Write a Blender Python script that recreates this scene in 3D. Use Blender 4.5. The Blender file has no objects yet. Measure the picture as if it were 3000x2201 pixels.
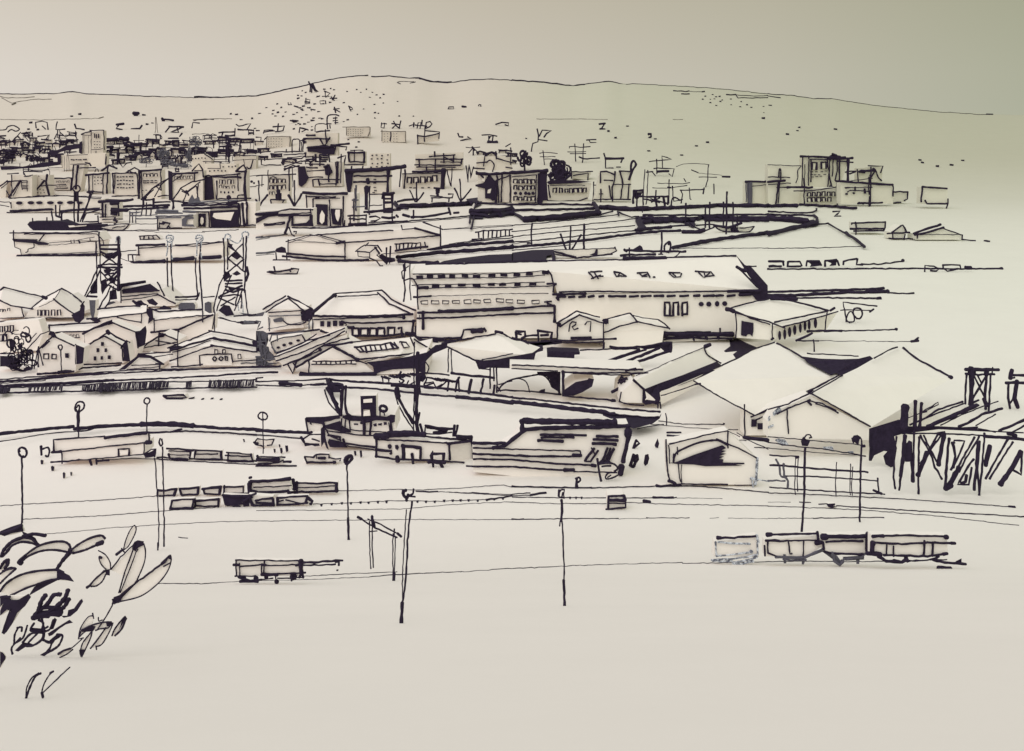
import bpy, bmesh, math, random
from mathutils import Vector
from mathutils.bvhtree import BVHTree
random.seed(7)
SC = bpy.context.scene
COL = SC.collection

# ---------------------------------------------------------------- camera
F = 2944.0          # focal length in photograph pixels (3000 wide)
HC = 60.0           # eye height above the harbour
HOR = 440.0         # pixel row of the level horizon
cd = bpy.data.cameras.new("camera")
cam = bpy.data.objects.new("camera", cd)
COL.objects.link(cam)
cam.location = (0, 0, HC)
cam.rotation_euler = (math.radians(90), 0, 0)
cd.sensor_width = 36.0
cd.lens = 36.0 * F / 3000.0
cd.shift_x = 0.0
cd.shift_y = -(1100.5 - HOR) / 3000.0
cd.clip_start = 0.2
cd.clip_end = 30000
SC.camera = cam

# ---------------------------------------------------------------- sky and sun
world = bpy.data.worlds.new("World")
SC.world = world
world.use_nodes = True
nt = world.node_tree
nt.nodes.clear()
out = nt.nodes.new("ShaderNodeOutputWorld")
bg = nt.nodes.new("ShaderNodeBackground")
tc = nt.nodes.new("ShaderNodeTexCoord")
sep = nt.nodes.new("ShaderNodeSeparateXYZ")
nt.links.new(tc.outputs["Generated"], sep.inputs[0])
# overcast sky: colour by height above the horizon ...
ramp = nt.nodes.new("ShaderNodeValToRGB")
cr = ramp.color_ramp
SKY = [(0.0, (0.60, 0.56, 0.49)), (0.07, (0.585, 0.54, 0.46)), (0.15, (0.53, 0.483, 0.39)),
       (0.45, (0.56, 0.545, 0.51)), (1.0, (0.66, 0.645, 0.635))]
while len(cr.elements) < len(SKY):
    cr.elements.new(0.5)
for e, (p, c) in zip(cr.elements, SKY):
    e.position = p; e.color = (*c, 1)
nt.links.new(sep.outputs["Z"], ramp.inputs[0])
# ... cooler and darker towards one side, brighter towards the sun behind the viewer
mr = nt.nodes.new("ShaderNodeMapRange")
mr.inputs["From Min"].default_value = -0.5; mr.inputs["From Max"].default_value = 0.5
nt.links.new(sep.outputs["X"], mr.inputs["Value"])
side = nt.nodes.new("ShaderNodeValToRGB")
sr = side.color_ramp
SIDE = [(0.0, (1.22, 1.22, 1.29)), (0.5, (1.0, 1.0, 1.0)), (0.75, (0.88, 0.91, 0.87)), (1.0, (0.68, 0.76, 0.66))]
while len(sr.elements) < len(SIDE):
    sr.elements.new(0.5)
for e, (p, c) in zip(sr.elements, SIDE):
    e.position = p; e.color = (*c, 1)
nt.links.new(mr.outputs[0], side.inputs[0])
mul = nt.nodes.new("ShaderNodeMixRGB"); mul.blend_type = 'MULTIPLY'; mul.inputs[0].default_value = 1
nt.links.new(ramp.outputs[0], mul.inputs[1]); nt.links.new(side.outputs[0], mul.inputs[2])
mb = nt.nodes.new("ShaderNodeMapRange")
mb.inputs["From Min"].default_value = -1; mb.inputs["From Max"].default_value = 0.5
mb.inputs["To Min"].default_value = 1.95; mb.inputs["To Max"].default_value = 1.0
nt.links.new(sep.outputs["Y"], mb.inputs["Value"])
nt.links.new(mul.outputs[0], bg.inputs["Color"])
nt.links.new(mb.outputs[0], bg.inputs["Strength"])
nt.links.new(bg.outputs[0], out.inputs[0])

sd = bpy.data.lights.new("sun", 'SUN')
sun = bpy.data.objects.new("sun", sd)
COL.objects.link(sun)
sd.energy = 0.74
sd.angle = math.radians(50)
sd.color = (1.0, 0.97, 0.935)
sun.rotation_euler = (math.radians(46), 0, math.radians(-18))   # soft light from behind the viewer
sun.location = (0, -50, 200)
SC.view_settings.view_transform = 'Standard'
SC.view_settings.look = 'None'
SC.view_settings.exposure = 0
SC.view_settings.gamma = 1
SC.cycles.diffuse_bounces = 8
SC.cycles.max_bounces = 12

# ---------------------------------------------------------------- materials
def mat(name, base, rough=0.9, var=0.03, scale=0.05, spec=0.0, bump=0.0):
    m = bpy.data.materials.new(name); m.use_nodes = True
    n = m.node_tree; b = n.nodes["Principled BSDF"]
    b.inputs["Roughness"].default_value = rough
    b.inputs["Specular IOR Level"].default_value = spec
    geo = n.nodes.new("ShaderNodeNewGeometry")
    no = n.nodes.new("ShaderNodeTexNoise"); no.inputs["Scale"].default_value = scale
    no.inputs["Detail"].default_value = 8; no.inputs["Roughness"].default_value = 0.75
    n.links.new(geo.outputs["Position"], no.inputs["Vector"])
    r = n.nodes.new("ShaderNodeValToRGB")
    r.color_ramp.elements[0].position = 0.3; r.color_ramp.elements[1].position = 0.7
    r.color_ramp.elements[0].color = (*[c * (1 - var) for c in base], 1)
    r.color_ramp.elements[1].color = (*[min(1, c * (1 + var)) for c in base], 1)
    n.links.new(no.outputs[0], r.inputs[0]); n.links.new(r.outputs[0], b.inputs["Base Color"])
    return m
M_GROUND = mat("pale_ground", (0.87, 0.843, 0.808), var=0.02, scale=0.03)
def tint_falloff(m, far=1.0):
    """paints light falloff into the colour: duller far off, greener to one side"""
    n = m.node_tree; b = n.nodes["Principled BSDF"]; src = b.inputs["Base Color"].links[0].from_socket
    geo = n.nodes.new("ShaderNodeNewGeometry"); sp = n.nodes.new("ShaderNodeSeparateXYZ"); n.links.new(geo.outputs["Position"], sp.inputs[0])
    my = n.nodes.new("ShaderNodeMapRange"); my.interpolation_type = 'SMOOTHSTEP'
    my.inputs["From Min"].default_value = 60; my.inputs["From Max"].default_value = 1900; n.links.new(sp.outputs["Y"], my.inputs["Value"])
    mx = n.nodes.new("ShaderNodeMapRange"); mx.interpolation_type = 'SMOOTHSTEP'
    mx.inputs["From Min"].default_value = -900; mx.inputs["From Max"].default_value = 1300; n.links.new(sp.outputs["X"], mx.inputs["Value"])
    far_tone = n.nodes.new("ShaderNodeMixRGB"); far_tone.inputs[1].default_value = (0.75, 0.73, 0.68, 1); far_tone.inputs[2].default_value = (0.575, 0.575, 0.495, 1)
    n.links.new(mx.outputs[0], far_tone.inputs[0])
    mix = n.nodes.new("ShaderNodeMixRGB"); mix.inputs[1].default_value = (1, 1, 1, 1); (n.links.new(my.outputs[0], mix.inputs[0]) if far else setattr(mix.inputs[0], 'default_value', 0.0)); n.links.new(far_tone.outputs[0], mix.inputs[2])
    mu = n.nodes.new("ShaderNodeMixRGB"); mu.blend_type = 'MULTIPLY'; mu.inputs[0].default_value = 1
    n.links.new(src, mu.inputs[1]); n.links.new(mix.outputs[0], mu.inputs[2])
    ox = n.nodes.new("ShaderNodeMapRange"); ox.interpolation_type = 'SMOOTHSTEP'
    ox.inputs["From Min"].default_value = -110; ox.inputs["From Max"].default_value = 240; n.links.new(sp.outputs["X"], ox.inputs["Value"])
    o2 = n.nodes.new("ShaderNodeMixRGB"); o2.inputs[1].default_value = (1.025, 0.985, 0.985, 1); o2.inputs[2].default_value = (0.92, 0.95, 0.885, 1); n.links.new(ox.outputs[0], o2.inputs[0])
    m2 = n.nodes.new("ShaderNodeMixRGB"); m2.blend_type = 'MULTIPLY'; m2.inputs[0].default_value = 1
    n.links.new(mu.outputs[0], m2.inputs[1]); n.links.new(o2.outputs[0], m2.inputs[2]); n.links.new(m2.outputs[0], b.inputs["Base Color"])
tint_falloff(M_GROUND)
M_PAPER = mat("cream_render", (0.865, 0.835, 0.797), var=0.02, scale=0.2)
tint_falloff(M_PAPER)
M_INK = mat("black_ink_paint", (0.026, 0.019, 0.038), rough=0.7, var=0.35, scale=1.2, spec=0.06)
M_GREY = mat("grey_sheen_ink", (0.075, 0.072, 0.10), rough=0.4, var=0.6, scale=3.0, spec=0.5)  # grey ink; the tone noise paints in its sheen
M_THIN = mat("faint_grey_paint", (0.16, 0.14, 0.13), rough=0.8, var=0.5, scale=0.3)
def speckle(name, a, b, scale):
    """metallic ink, its sheen painted as bright and dark flecks"""
    m = mat(name, a, rough=0.45, var=0.1, scale=scale, spec=0.5); n = m.node_tree
    r = [x for x in n.nodes if x.type == 'VALTORGB'][0]
    r.color_ramp.elements[0].position = 0.46; r.color_ramp.elements[1].position = 0.56
    r.color_ramp.elements[0].color = (*a, 1); r.color_ramp.elements[1].color = (*b, 1)
    return m
M_SILVER = speckle("silver_sheen_ink", (0.10, 0.11, 0.15), (0.62, 0.66, 0.72), 2.2)
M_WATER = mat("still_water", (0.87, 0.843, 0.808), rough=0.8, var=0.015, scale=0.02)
tint_falloff(M_WATER)
MATS = [M_PAPER, M_INK, M_GREY, M_THIN, M_SILVER, M_WATER]

# ---------------------------------------------------------------- ground shape
SKYLINE = [(-900, 285), (-200, 278), (0, 274), (60, 275), (170, 273), (213, 267.5), (250, 274), (320, 276), (400, 280), (470, 282), (570, 285),
    (650, 284.5), (705, 282), (750, 280), (783, 274), (900, 248), (966, 232), (1043, 221.6), (1078, 220.6), (1088, 225), (1140, 222.6), (1200, 229),
    (1229, 228), (1269, 240), (1323, 241.6), (1376, 234), (1439, 230.6), (1526, 236), (1593, 241.6), (1680, 251), (1713, 246.6), (1783, 236.6),
    (1826, 246.6), (1853, 244), (1966, 250), (2099, 258), (2250, 274), (2316, 278), (2383, 288), (2436, 288), (2550, 306), (2650, 317),
    (2750, 327), (2909, 335), (3100, 341), (3900, 360)]
YB, YS = 1250.0, 3000.0
def skyline(x):
    for (a, b), (c, d) in zip(SKYLINE, SKYLINE[1:]):
        if x <= c:
            return b + (d - b) * (x - a) / (c - a)
    return SKYLINE[-1][1]
def hill_z(xp, Y):
    zs = HC + (HOR - skyline(xp)) / F * YS
    if Y <= YB: return 0.0
    t = (Y - YB) / (YS - YB)
    if t <= 1: return zs * (t * 0.65 + 0.35 * t * t * (3 - 2 * t))
    return zs * max(0.0, 1 - (t - 1) * 1.6)
def near_z(Y):
    """the viewpoint hill: a slope that eases out on to the harbour flat"""
    u = (140.0 - Y) / 25.0
    return 0.412 * 25.0 * (u + math.log1p(math.exp(-u)) if u > 0 else math.log1p(math.exp(u)))
def gdepth(x, y):
    """distance along the view axis at which the ground shows at photograph pixel x, y"""
    if y > 900:
        lo, hi = 3.0, 600.0
        for _ in range(40):
            m = (lo + hi) / 2
            if HOR + (HC - near_z(m)) * F / m > y: lo = m
            else: hi = m
        return (lo + hi) / 2
    if y >= HOR + HC * F / YB: return HC * F / (y - HOR)
    lo, hi = YB, YS
    for _ in range(30):
        m = (lo + hi) / 2
        if HOR + (HC - hill_z(x, m)) * F / m > y: lo = m
        else: hi = m
    return (lo + hi) / 2
def W(x, y, Y):
    return Vector(((x - 1500.0) / F * Y, Y, HC - (y - HOR) / F * Y))

TILES = dict(A=(0, 300, 3.0027), B=(750, 200, 3.0027), C=(1500, 200, 3.0027), D=(2250, 200, 3.0027),
             E=(0, 650, 3.0027), F=(750, 650, 3.0027), G=(1500, 650, 3.0027), H=(2250, 650, 3.0027),
             I=(0, 1150, 3.0027), J=(750, 1100, 3.0027), K=(1500, 1100, 3.0027), L=(2250, 1050, 3.0027),
             M=(0, 1550, 3.0027), N=(600, 1450, 3.0027), P=(0, 380, 5.63), Q=(350, 380, 5.63),
             R=(2000, 1500, 2.6494), S=(0, 150, 3.0027), Z=(0, 0, 1.0))

def tube(bm, pts, rad, mi, wob=1.0):
    """a hand-drawn bar along pts"""
    n = len(pts)
    if n < 2: return
    rings = []
    for k in range(n):
        a = pts[max(0, k - 1)]; b = pts[min(n - 1, k + 1)]
        t = (b - a)
        if t.length < 1e-9: t = Vector((1, 0, 0))
        t.normalize()
        v = (pts[k] - Vector((0, 0, HC))).normalized()
        n1 = t.cross(v)
        if n1.length < 1e-3: n1 = t.cross(Vector((0, 0, 1)))
        n1.normalize(); n2 = t.cross(n1).normalized()
        r = rad[k]
        rings.append([bm.verts.new(pts[k] + n1 * r), bm.verts.new(pts[k] + n2 * r * .7),
                      bm.verts.new(pts[k] - n1 * r), bm.verts.new(pts[k] - n2 * r * .7)])
    for a, b in zip(rings, rings[1:]):
        for j in range(4):
            f = bm.faces.new((a[j], a[(j + 1) % 4], b[(j + 1) % 4], b[j])); f.material_index = mi
    f = bm.faces.new(rings[0]); f.material_index = mi
    f = bm.faces.new(rings[-1][::-1]); f.material_index = mi

def catmull(p):
    if len(p) < 3: return p
    o = []
    q = [p[0]] + p + [p[-1]]
    for i in range(1, len(q) - 2):
        for s in range(6):
            t = s / 6.0
            o.append(tuple(0.5 * ((2 * q[i][j]) + (-q[i-1][j] + q[i+1][j]) * t + (2*q[i-1][j] - 5*q[i][j] + 4*q[i+1][j] - q[i+2][j]) * t*t
                     + (-q[i-1][j] + 3*q[i][j] - 3*q[i+1][j] + q[i+2][j]) * t**3) for j in range(3)))
    o.append(p[-1])
    return o

GROUPS = {}
ALL = []
class T:
    """one thing: parts are described in picture tiles and unprojected on to upright planes standing on the ground"""
    def __init__(s, name, label, cat, tile='Z', group=None, yb=None, kind=None, t=None):
        s.name, s.label, s.cat, s.tile, s.group, s.yb, s.kind, s.t = name, label, cat, tile, group, yb, kind, t
        s.bvh = []; s.parts = []; s.maxy = None; s.sx = []
        ALL.append(s)
    def px(s, tok, tile):
        x0, y0, sc = TILES[tile]
        v = tok.split(',')
        x = x0 + float(v[0]) / sc; y = y0 + float(v[1]) / sc
        d = float(v[2]) if len(v) > 2 else None
        return x, y, d
    def poly(s, string, tile, d):
        r = []
        for st in string.split(';'):
            st = st.strip()
            if st: r.append([(x, y, (dd if dd is not None else d)) for x, y, dd in (s.px(q, tile) for q in st.split())])
        return r
    def p(s, name, b=None, i=None, f=None, w=None, h=None, t=None, d=0.0, tile=None, g=False, m=1, mb=0, up=None, label=None, lift=0.0, on=False):
        """b: solid bodies (polygons run back by t metres); h: convex hulls; i: ink strokes; f: ink patches; w: pale patches"""
        tile = tile or s.tile
        rec = dict(name=name, t=t or s.t, g=g, m=m, mb=mb, up=up, label=label, kids=[], lift=lift, on=on)
        rec['b'] = s.poly(b, tile, d) if b else []
        rec['h'] = s.poly(h, tile, d) if h else []
        rec['f'] = s.poly(f, tile, d) if f else []
        rec['w'] = s.poly(w, tile, d) if w else []
        rec['i'] = []
        sc = TILES[tile][2]
        if i:
            for st in i.split(';'):
                q = st.split()
                if not q: continue
                sm = q[0].startswith('~')
                wd = float(q[0].lstrip('~')) / sc
                pts = [(x, y, (dd if dd is not None else d)) for x, y, dd in (s.px(k, tile) for k in q[1:])]
                if sm: pts = catmull(pts)
                rec['i'].append((wd, pts))
        for key in ('b', 'h', 'f', 'w'):
            for pl in rec[key]:
                for x, y, _ in pl: s.sx.append(x); s.maxy = y if s.maxy is None else max(s.maxy, y)
        for _, pl in rec['i']:
            for x, y, _ in pl: s.sx.append(x); s.maxy = y if s.maxy is None else max(s.maxy, y)
        s.parts.append(rec)
        return s
    def sub(s, name, **k):
        """a sub-part of the last part"""
        s.p(name, **k); r = s.parts.pop(); s.parts[-1]['kids'].append(r); return s
    def wins(s, tile, pts, w, h, style='dot', name='window', d=0.0, sub=False):
        """separate windows centred on the given points"""
        for q in pts.split():
            v = q.split(','); x, y = float(v[0]), float(v[1])
            ww = w * random.uniform(.88, 1.1) / 2; hh = h * random.uniform(.9, 1.08) / 2
            jx = random.uniform(-.06, .06) * w
            fn = s.sub if sub else s.p
            if style == 'dot':
                fn(name, f=f"{x-ww+jx},{y-hh} {x+ww},{y-hh+jx} {x+ww-jx},{y+hh} {x-ww},{y+hh+jx}", tile=tile, d=d)
            elif style == 'box':
                lw = min(w, h) * .25
                fn(name, w=f"{x-ww},{y-hh} {x+ww},{y-hh} {x+ww},{y+hh} {x-ww},{y+hh}", i=f"{lw:.1f} {x-ww},{y-hh} {x+ww},{y-hh+jx} {x+ww-jx},{y+hh} {x-ww},{y+hh} {x-ww+jx},{y-hh}", tile=tile, d=d)
            elif style == 'arch':
                lw = min(w, h) * .32
                fn(name, w=f"{x-ww},{y-hh} {x+ww},{y-hh} {x+ww},{y+hh} {x-ww},{y+hh}", i=f"{lw:.1f} {x-ww},{y+hh} {x-ww+jx},{y-hh} {x+ww},{y-hh+jx} {x+ww-jx},{y+hh}", tile=tile, d=d)
            elif style == 'oval':
                pp = ' '.join(f"{x+ww*math.cos(a):.1f},{y+hh*math.sin(a):.1f}" for a in [k*math.pi/5 for k in range(10)])
                fn(name, f=pp, tile=tile, d=d)
        return s
    # ---- building the meshes
    def mesh(s, rec, Y0, org):
        bm = bmesh.new()
        def P(x, y, d, near=0.0):
            if rec['g']:
                Y = gdepth(x, y) ; v = W(x, y, Y); eye = Vector((0, 0, HC))
                k = rec['lift'] / max(1e-6, (HC - v.z)) if rec['lift'] else 0
                return eye + (v - eye) * (1 - k - near)
            if s.bvh and near >= 0.0016:
                eye = Vector((0, 0, HC)); dv = (W(x, y, 100.0) - eye).normalized()
                best = None
                for bv in s.bvh:
                    h = bv.ray_cast(eye, dv)
                    if h[0] is not None and (best is None or h[3] < best): best = h[3]
                want = (W(x, y, Y0 + d) - eye).length
                if best is not None and (rec['on'] or best < want): return eye + dv * best * (1 - near)
            return W(x, y, (Y0 + d) * (1 - near))
        def slab(poly, thick, mi, near=0.0):
            vec = Vector((0, 0, -thick)) if rec['g'] else Vector((0, thick, 0))
            if rec['up']: vec = Vector(rec['up'])
            a = [bm.verts.new(P(*q, near=near)) for q in poly]
            c = [bm.verts.new(v.co + vec) for v in a]
            n = len(a)
            fs = [bm.faces.new(a), bm.faces.new(c[::-1])]
            for k in range(n): fs.append(bm.faces.new((a[k], c[k], c[(k + 1) % n], a[(k + 1) % n])))
            for f in fs: f.material_index = mi
        t = rec['t'] or max(1.5, Y0 * 0.012)
        nb = min(s.parts.index(rec) if rec in s.parts else 4, 4) * 0.0003; up8 = 0.0 if rec in s.parts else 0.0008
        for pl in rec['b']: slab(pl, t, rec['mb'], near=nb)
        for pl in rec['h']:
            if max(q[2] for q in pl) - min(q[2] for q in pl) < .01:
                slab(pl, t, rec['mb'], near=nb + .0001); continue
            vs = [bm.verts.new(P(*q, near=nb + .0001)) for q in pl]
            r = bmesh.ops.convex_hull(bm, input=vs)
            for e in r['geom']:
                if isinstance(e, bmesh.types.BMFace): e.material_index = rec['mb']
            junk = list({e for e in r['geom_interior'] + r['geom_unused'] if isinstance(e, bmesh.types.BMVert)})
            if junk: bmesh.ops.delete(bm, geom=junk, context='VERTS')
        if (rec['b'] or rec['h']) and not rec['g']:
            bm.normal_update(); s.bvh.append(BVHTree.FromBMesh(bm))
        for pl in rec['w']: slab(pl, Y0 * 0.0003, 0, near=0.0024 + up8)
        for pl in rec['f']: slab(pl, Y0 * 0.0004, rec['m'], near=0.0020 + up8)
        for wd, pl in rec['i']:
            pts = []; rad = []
            L = 0
            for k in range(len(pl) - 1):
                (x1, y1, d1), (x2, y2, d2) = pl[k], pl[k + 1]
                ln = math.hypot(x2 - x1, y2 - y1); n = max(1, int(ln / 11))
                for q in range(n + (1 if k == len(pl) - 2 else 0)):
                    u = q / n
                    j = 0.0 if (q == 0 and len(pl) > 6) else 0.55
                    x = x1 + (x2 - x1) * u + random.gauss(0, j); y = y1 + (y2 - y1) * u + random.gauss(0, j)
                    pts.append((x, y, d1 + (d2 - d1) * u))
            n = len(pts)
            ws = wd * (0.53 + 0.18 * min(1.0, max(0.0, (wd - 1.6) / 1.6)))
            w3 = []
            for k, (x, y, d) in enumerate(pts):
                v = P(x, y, d, near=0.0030 + up8); e = 1.0
                if k == 0 or k == n - 1: e = 1.12
                r = ws * v.y / F * e * random.uniform(.84, 1.18)
                w3.append(v); rad.append(r)
            if rec['g']: w3 = [v + Vector((0, 0, r * .55)) for v, r in zip(w3, rad)]; rad = [r * 1.12 for r in rad]
            # short rounded ends
            a = w3[0] + (w3[0] - w3[1]).normalized() * rad[0] * .6
            z = w3[-1] + (w3[-1] - w3[-2]).normalized() * rad[-1] * .6
            tube(bm, [a] + w3 + [z], [rad[0] * .6] + rad + [rad[-1] * .6], rec['m'])
        bmesh.ops.recalc_face_normals(bm, faces=bm.faces)
        for v in bm.verts: v.co -= org
        me = bpy.data.meshes.new(rec['name']); bm.to_mesh(me); bm.free()
        for mm in MATS: me.materials.append(mm)
        return me
    def build(s):
        yb = s.maxy
        if s.yb is not None: yb = s.yb if s.tile == 'Z' else TILES[s.tile][1] + s.yb / TILES[s.tile][2]
        if yb < s.maxy and s.tile != 'Z' and not any(r['g'] for r in s.parts): yb = s.maxy
        xm = (min(s.sx) + max(s.sx)) / 2
        Y0 = gdepth(xm, yb)
        org = W(xm, yb, Y0)
        root = None
        if len(s.parts) == 1 and not s.parts[0]['kids'] and s.parts[0]['name'] == s.name:
            me = s.mesh(s.parts[0], Y0, org)
            root = bpy.data.objects.new(s.name, me)
        else:
            root = bpy.data.objects.new(s.name, None); root.empty_display_size = 1
        root.location = org
        COL.objects.link(root)
        if s.kind: root['kind'] = s.kind
        if s.label: root['label'] = s.label
        if s.cat: root['category'] = s.cat
        if s.group: root['group'] = s.group
        s.root = root; s.Y0 = Y0
        if root.data: return
        for r in s.parts:
            o = bpy.data.objects.new(r['name'], s.mesh(r, Y0, org)); o.parent = root; COL.objects.link(o)
            if r['label']: o['label'] = r['label']
            for kd in r['kids']:
                c = bpy.data.objects.new(kd['name'], s.mesh(kd, Y0, org)); c.parent = o; COL.objects.link(c)

def one(name, label, cat, tile='Z', group=None, yb=None, kind=None, **k):
    """a thing that is a single mesh"""
    return T(name, label, cat, tile, group, yb, kind).p(name, **k)


# ---------------------------------------------------------------- ground sheet: viewpoint slope, harbour flat, hills
def ground():
    bm = bmesh.new()
    ys = [3, 6, 9, 12, 16, 22, 30, 42, 60, 75, 90, 100, 110, 120, 130, 140, 150, 160, 170, 180, 195, 210, 230, 260, 300, 360, 450, 600, 800, 1000, 1150, 1250]
    ys += [1250 + 1750 * k / 26 for k in range(1, 27)]
    ys += [3200, 3600, 4200, 6000, 9000]
    xs = [-900 + k * 24 for k in range(201)]
    grid = []
    for Y in ys:
        row = []
        for x in xs:
            Z = near_z(Y) if Y < 600 else 0.0
            if Y > YB: Z = hill_z(x, Y)
            row.append(bm.verts.new(((x - 1500) / F * max(Y, 520), Y, Z)))
        grid.append(row)
    for a, b in zip(grid, grid[1:]):
        for k in range(len(xs) - 1):
            bm.faces.new((a[k], a[k + 1], b[k + 1], b[k]))
    # behind the viewer the slope carries on upward
    r0 = grid[0]
    back = [bm.verts.new((v.co.x * 3, -60, HC + 6)) for v in r0]
    for k in range(len(xs) - 1): bm.faces.new((back[k], back[k + 1], r0[k + 1], r0[k]))
    me = bpy.data.meshes.new("ground"); bm.normal_update(); bm.to_mesh(me); bm.free()
    me.materials.append(M_GROUND)
    for p in me.polygons: p.use_smooth = True
    o = bpy.data.objects.new("ground", me); o['kind'] = 'structure'; COL.objects.link(o)
ground()
one('water', None, None, 'Z', kind='structure', yb=1200, g=True, lift=.04, mb=5, t=.03, b="-60,1153 300,1150 640,1142 950,1136 1200,1152 1500,1190 1850,1236 1600,1236 1540,1262 1480,1295 1180,1292 1000,1275 900,1268 780,1268 560,1256 400,1250 200,1262 -60,1284")
one('water', None, None, 'Z', kind='structure', yb=760, g=True, lift=.04, mb=5, t=.03, b="-60,690 360,686 640,684 700,676 800,700 770,768 1000,772 1170,765 1180,840 1000,850 900,842 740,845 520,840 380,830 250,850 120,835 -60,835")
# ---------------------------------------------------------------- hills: crest line and the small houses on them
one('hill', None, None, 'Z', kind='structure', yb=445, g=True, i=
 "2.2 0,276 60,277 170,275 213,269.5 250,276 320,278 400,282 470,284 ; 1.6 470,284 570,287 650,286.5; 2.8 570,285 650,286.5 705,284 750,283 783,276 900,250;"
 "2.4 900,250 966,234 1043,223.6 1078,222.6; 2.6 1088,227 1140,224.6 1200,231 1229,230; 3.6 1229,230 1248,237 1269,242 1323,243.6; 2.2 1323,243.6 1376,236 1439,232.6 1500,236;"
 "3 1500,236 1526,238 1593,243.6 1680,253 1713,248.6; 2.2 1713,248.6 1783,238.6 1826,248.6; 1.5 1826,248.6 1853,246 1966,252 2099,260 2250,276; 2 2250,276 2316,280 2383,290 2436,290;"
 "1.4 2436,290 2550,308 2650,319 2750,329 2900,337; 2.6 2890,336.5 2909,337")
one('hill', None, None, 'Z', kind='structure', yb=445, g=True, m=3, i=
 "1.6 0,283 12,287 60,288 100,284; 1.4 5,288 35,303 60,297 90,291 115,292 150,291; 2.6 35,308 48,303; 1.3 0,350 120,352 290,347; 2 290,347 304,343; 1.6 565,352 600,349 680,348;"
 "1.3 1572,349 1780,350; 1.3 1972,350 2000,351")
one('hill', None, None, 'C', kind='structure', yb=700, g=True, i="7 1420,202 1560,205; 4 1560,205 1690,208; 8 1670,208 1695,210; 7 1490,228 1560,228; 8 1890,237 1970,237; 5 1970,237 2130,247 2252,243;"
 "6 1970,240 1990,262 2080,266 2252,262; 7 2250,245 2285,255 2360,260")
one('hill', None, None, 'B', kind='structure', yb=700, g=True, i="5 1240,127 1260,118 1390,122; 5 1245,130 1270,140; 5 1350,135 1405,122")
def dots(tile, pts, w, h, kind='hillside_house', group='tiny dark houses dotted over the hillside', label='tiny dark house, one of the specks scattered over the bare hillside', cat='house'):
    for q in pts.split():
        x, y = (float(v) for v in q.split(',')[:2])
        a = w * random.uniform(.6, 1.3) / 2; b = h * random.uniform(.7, 1.3) / 2; k = random.uniform(-.35, .35) * h
        T(kind, label, cat, tile, group, t=6).p(kind, b=f"{x-a:.1f},{y-b:.1f} {x+a:.1f},{y-b+k:.1f} {x+a*.9:.1f},{y+b:.1f} {x-a:.1f},{y+b:.1f}", mb=1)
dots('B', "90,347 185,315 220,347 150,373 190,390 145,402 172,420 235,425 258,387 30,398 330,407 358,392 385,350 400,362 415,335 410,370 445,410 455,347 470,350 515,315 550,382 505,440 490,460 460,475 425,490 400,435 385,495 350,497 370,488 560,440 580,445 500,462", 20, 12)
dots('B', "885,187 970,185 800,205 920,213 1023,212 1060,235 1000,255 1122,230 1090,262 1040,320 1118,307 945,360 890,408 1045,392 1075,398 1045,438 1258,422 1383,423 770,305 805,455 770,470 600,185 655,180 685,190 1245,292 650,300 540,250 435,215 405,200 880,695 903,648 810,630 490,515 490,545 330,535", 15, 11)
dots('C', "1680,273 1702,247 1767,232 1797,252 1828,249 1747,273 1783,270 1835,293 1850,281 1747,303 1800,328 1926,272 1930,322 2018,295 2010,340 2070,322 2108,345 2215,337 2218,391", 12, 10)
dots('C', "125,618 1017,510 912,613 1262,623 1205,728 1723,652 1625,684 1495,765 850,552 2214,440", 22, 13)
dots('D', "175,580 262,550 278,522 598,536 1343,808 1365,830 1497,863 1622,851 1720,812 1945,1525 22,327", 24, 14)
dots('A', "625,122 697,105 1262,110 2027,103 2078,108 1290,192 1338,182 265,180 245,237 327,240 2120,152 2215,142 2195,275 2240,230", 20, 14)
# single hillside marks that read as small buildings
def mark(name, label, tile, i, f=None, b=None, group=None, cat='house', m=1, yb=None, t=8):
    o = T(name, label, cat, tile, group, t=t, yb=yb)
    o.p('wall', b=b, i=i, f=f, m=m) if b else o.p(name, i=i, f=f, m=m)
    return o
mark('hill_monument', 'dark spiky monument standing on the crest of the hill', 'B', "9 462,118 480,160 475,210; 9 490,140 492,212; 9 500,135 530,210; 7 470,130 555,215; 8 485,150 515,200", cat='monument')
mark('hillside_hut', 'small hut like a letter A below the hilltop monument', 'B', "8 600,200 655,220 610,255 605,205; 7 580,250 640,245", cat='house')
mark('hillside_hut', 'crossed square hut just under the spiky monument', 'B', "7 430,290 475,300 470,315; 7 440,262 438,305; 6 450,275 475,280 470,310 430,312; 6 425,300 470,300")
mark('hillside_hut', 'open rectangular hut beside a short upright post below the hilltop', 'B', "7 600,285 562,288 565,313 598,308; 7 612,285 612,318")
mark('hillside_hut', 'scribbled dark hut on the slope just beside the A shaped one', 'B', "8 650,265 710,262; 8 695,240 670,280; 7 660,250 690,285")
mark('hillside_hut', 'short curled hut on the slope beneath the crossed square one', 'B', "8 480,365 520,370 515,385; 7 485,370 490,390; 8 285,305 285,322 315,322 300,308; 9 335,335 370,342")
mark('hillside_hut', 'ringed dark hut standing alone on the open slope', 'B', "8 815,335 845,345 850,360 825,365 820,340; 7 830,370 835,378")
mark('hillside_hut', 'slanting pair of dashes high on the slope', 'B', "8 362,240 378,240; 9 365,268 380,265; 8 395,240 408,245; 10 530,262 560,245 545,270")
mark('hillside_hut', 'scribbled cross shaped hut above the tall gatepost house', 'B', "8 690,345 700,390; 7 680,360 735,355; 7 705,370 740,385; 8 680,440 715,435; 7 700,430 700,490; 7 680,465 720,460; 7 690,480 725,478")
mark('hillside_house', 'dark oval house on the slope above the pale block', 'B', "9 300,462 372,462", f="298,462 320,452 375,458 360,475 330,480")
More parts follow.
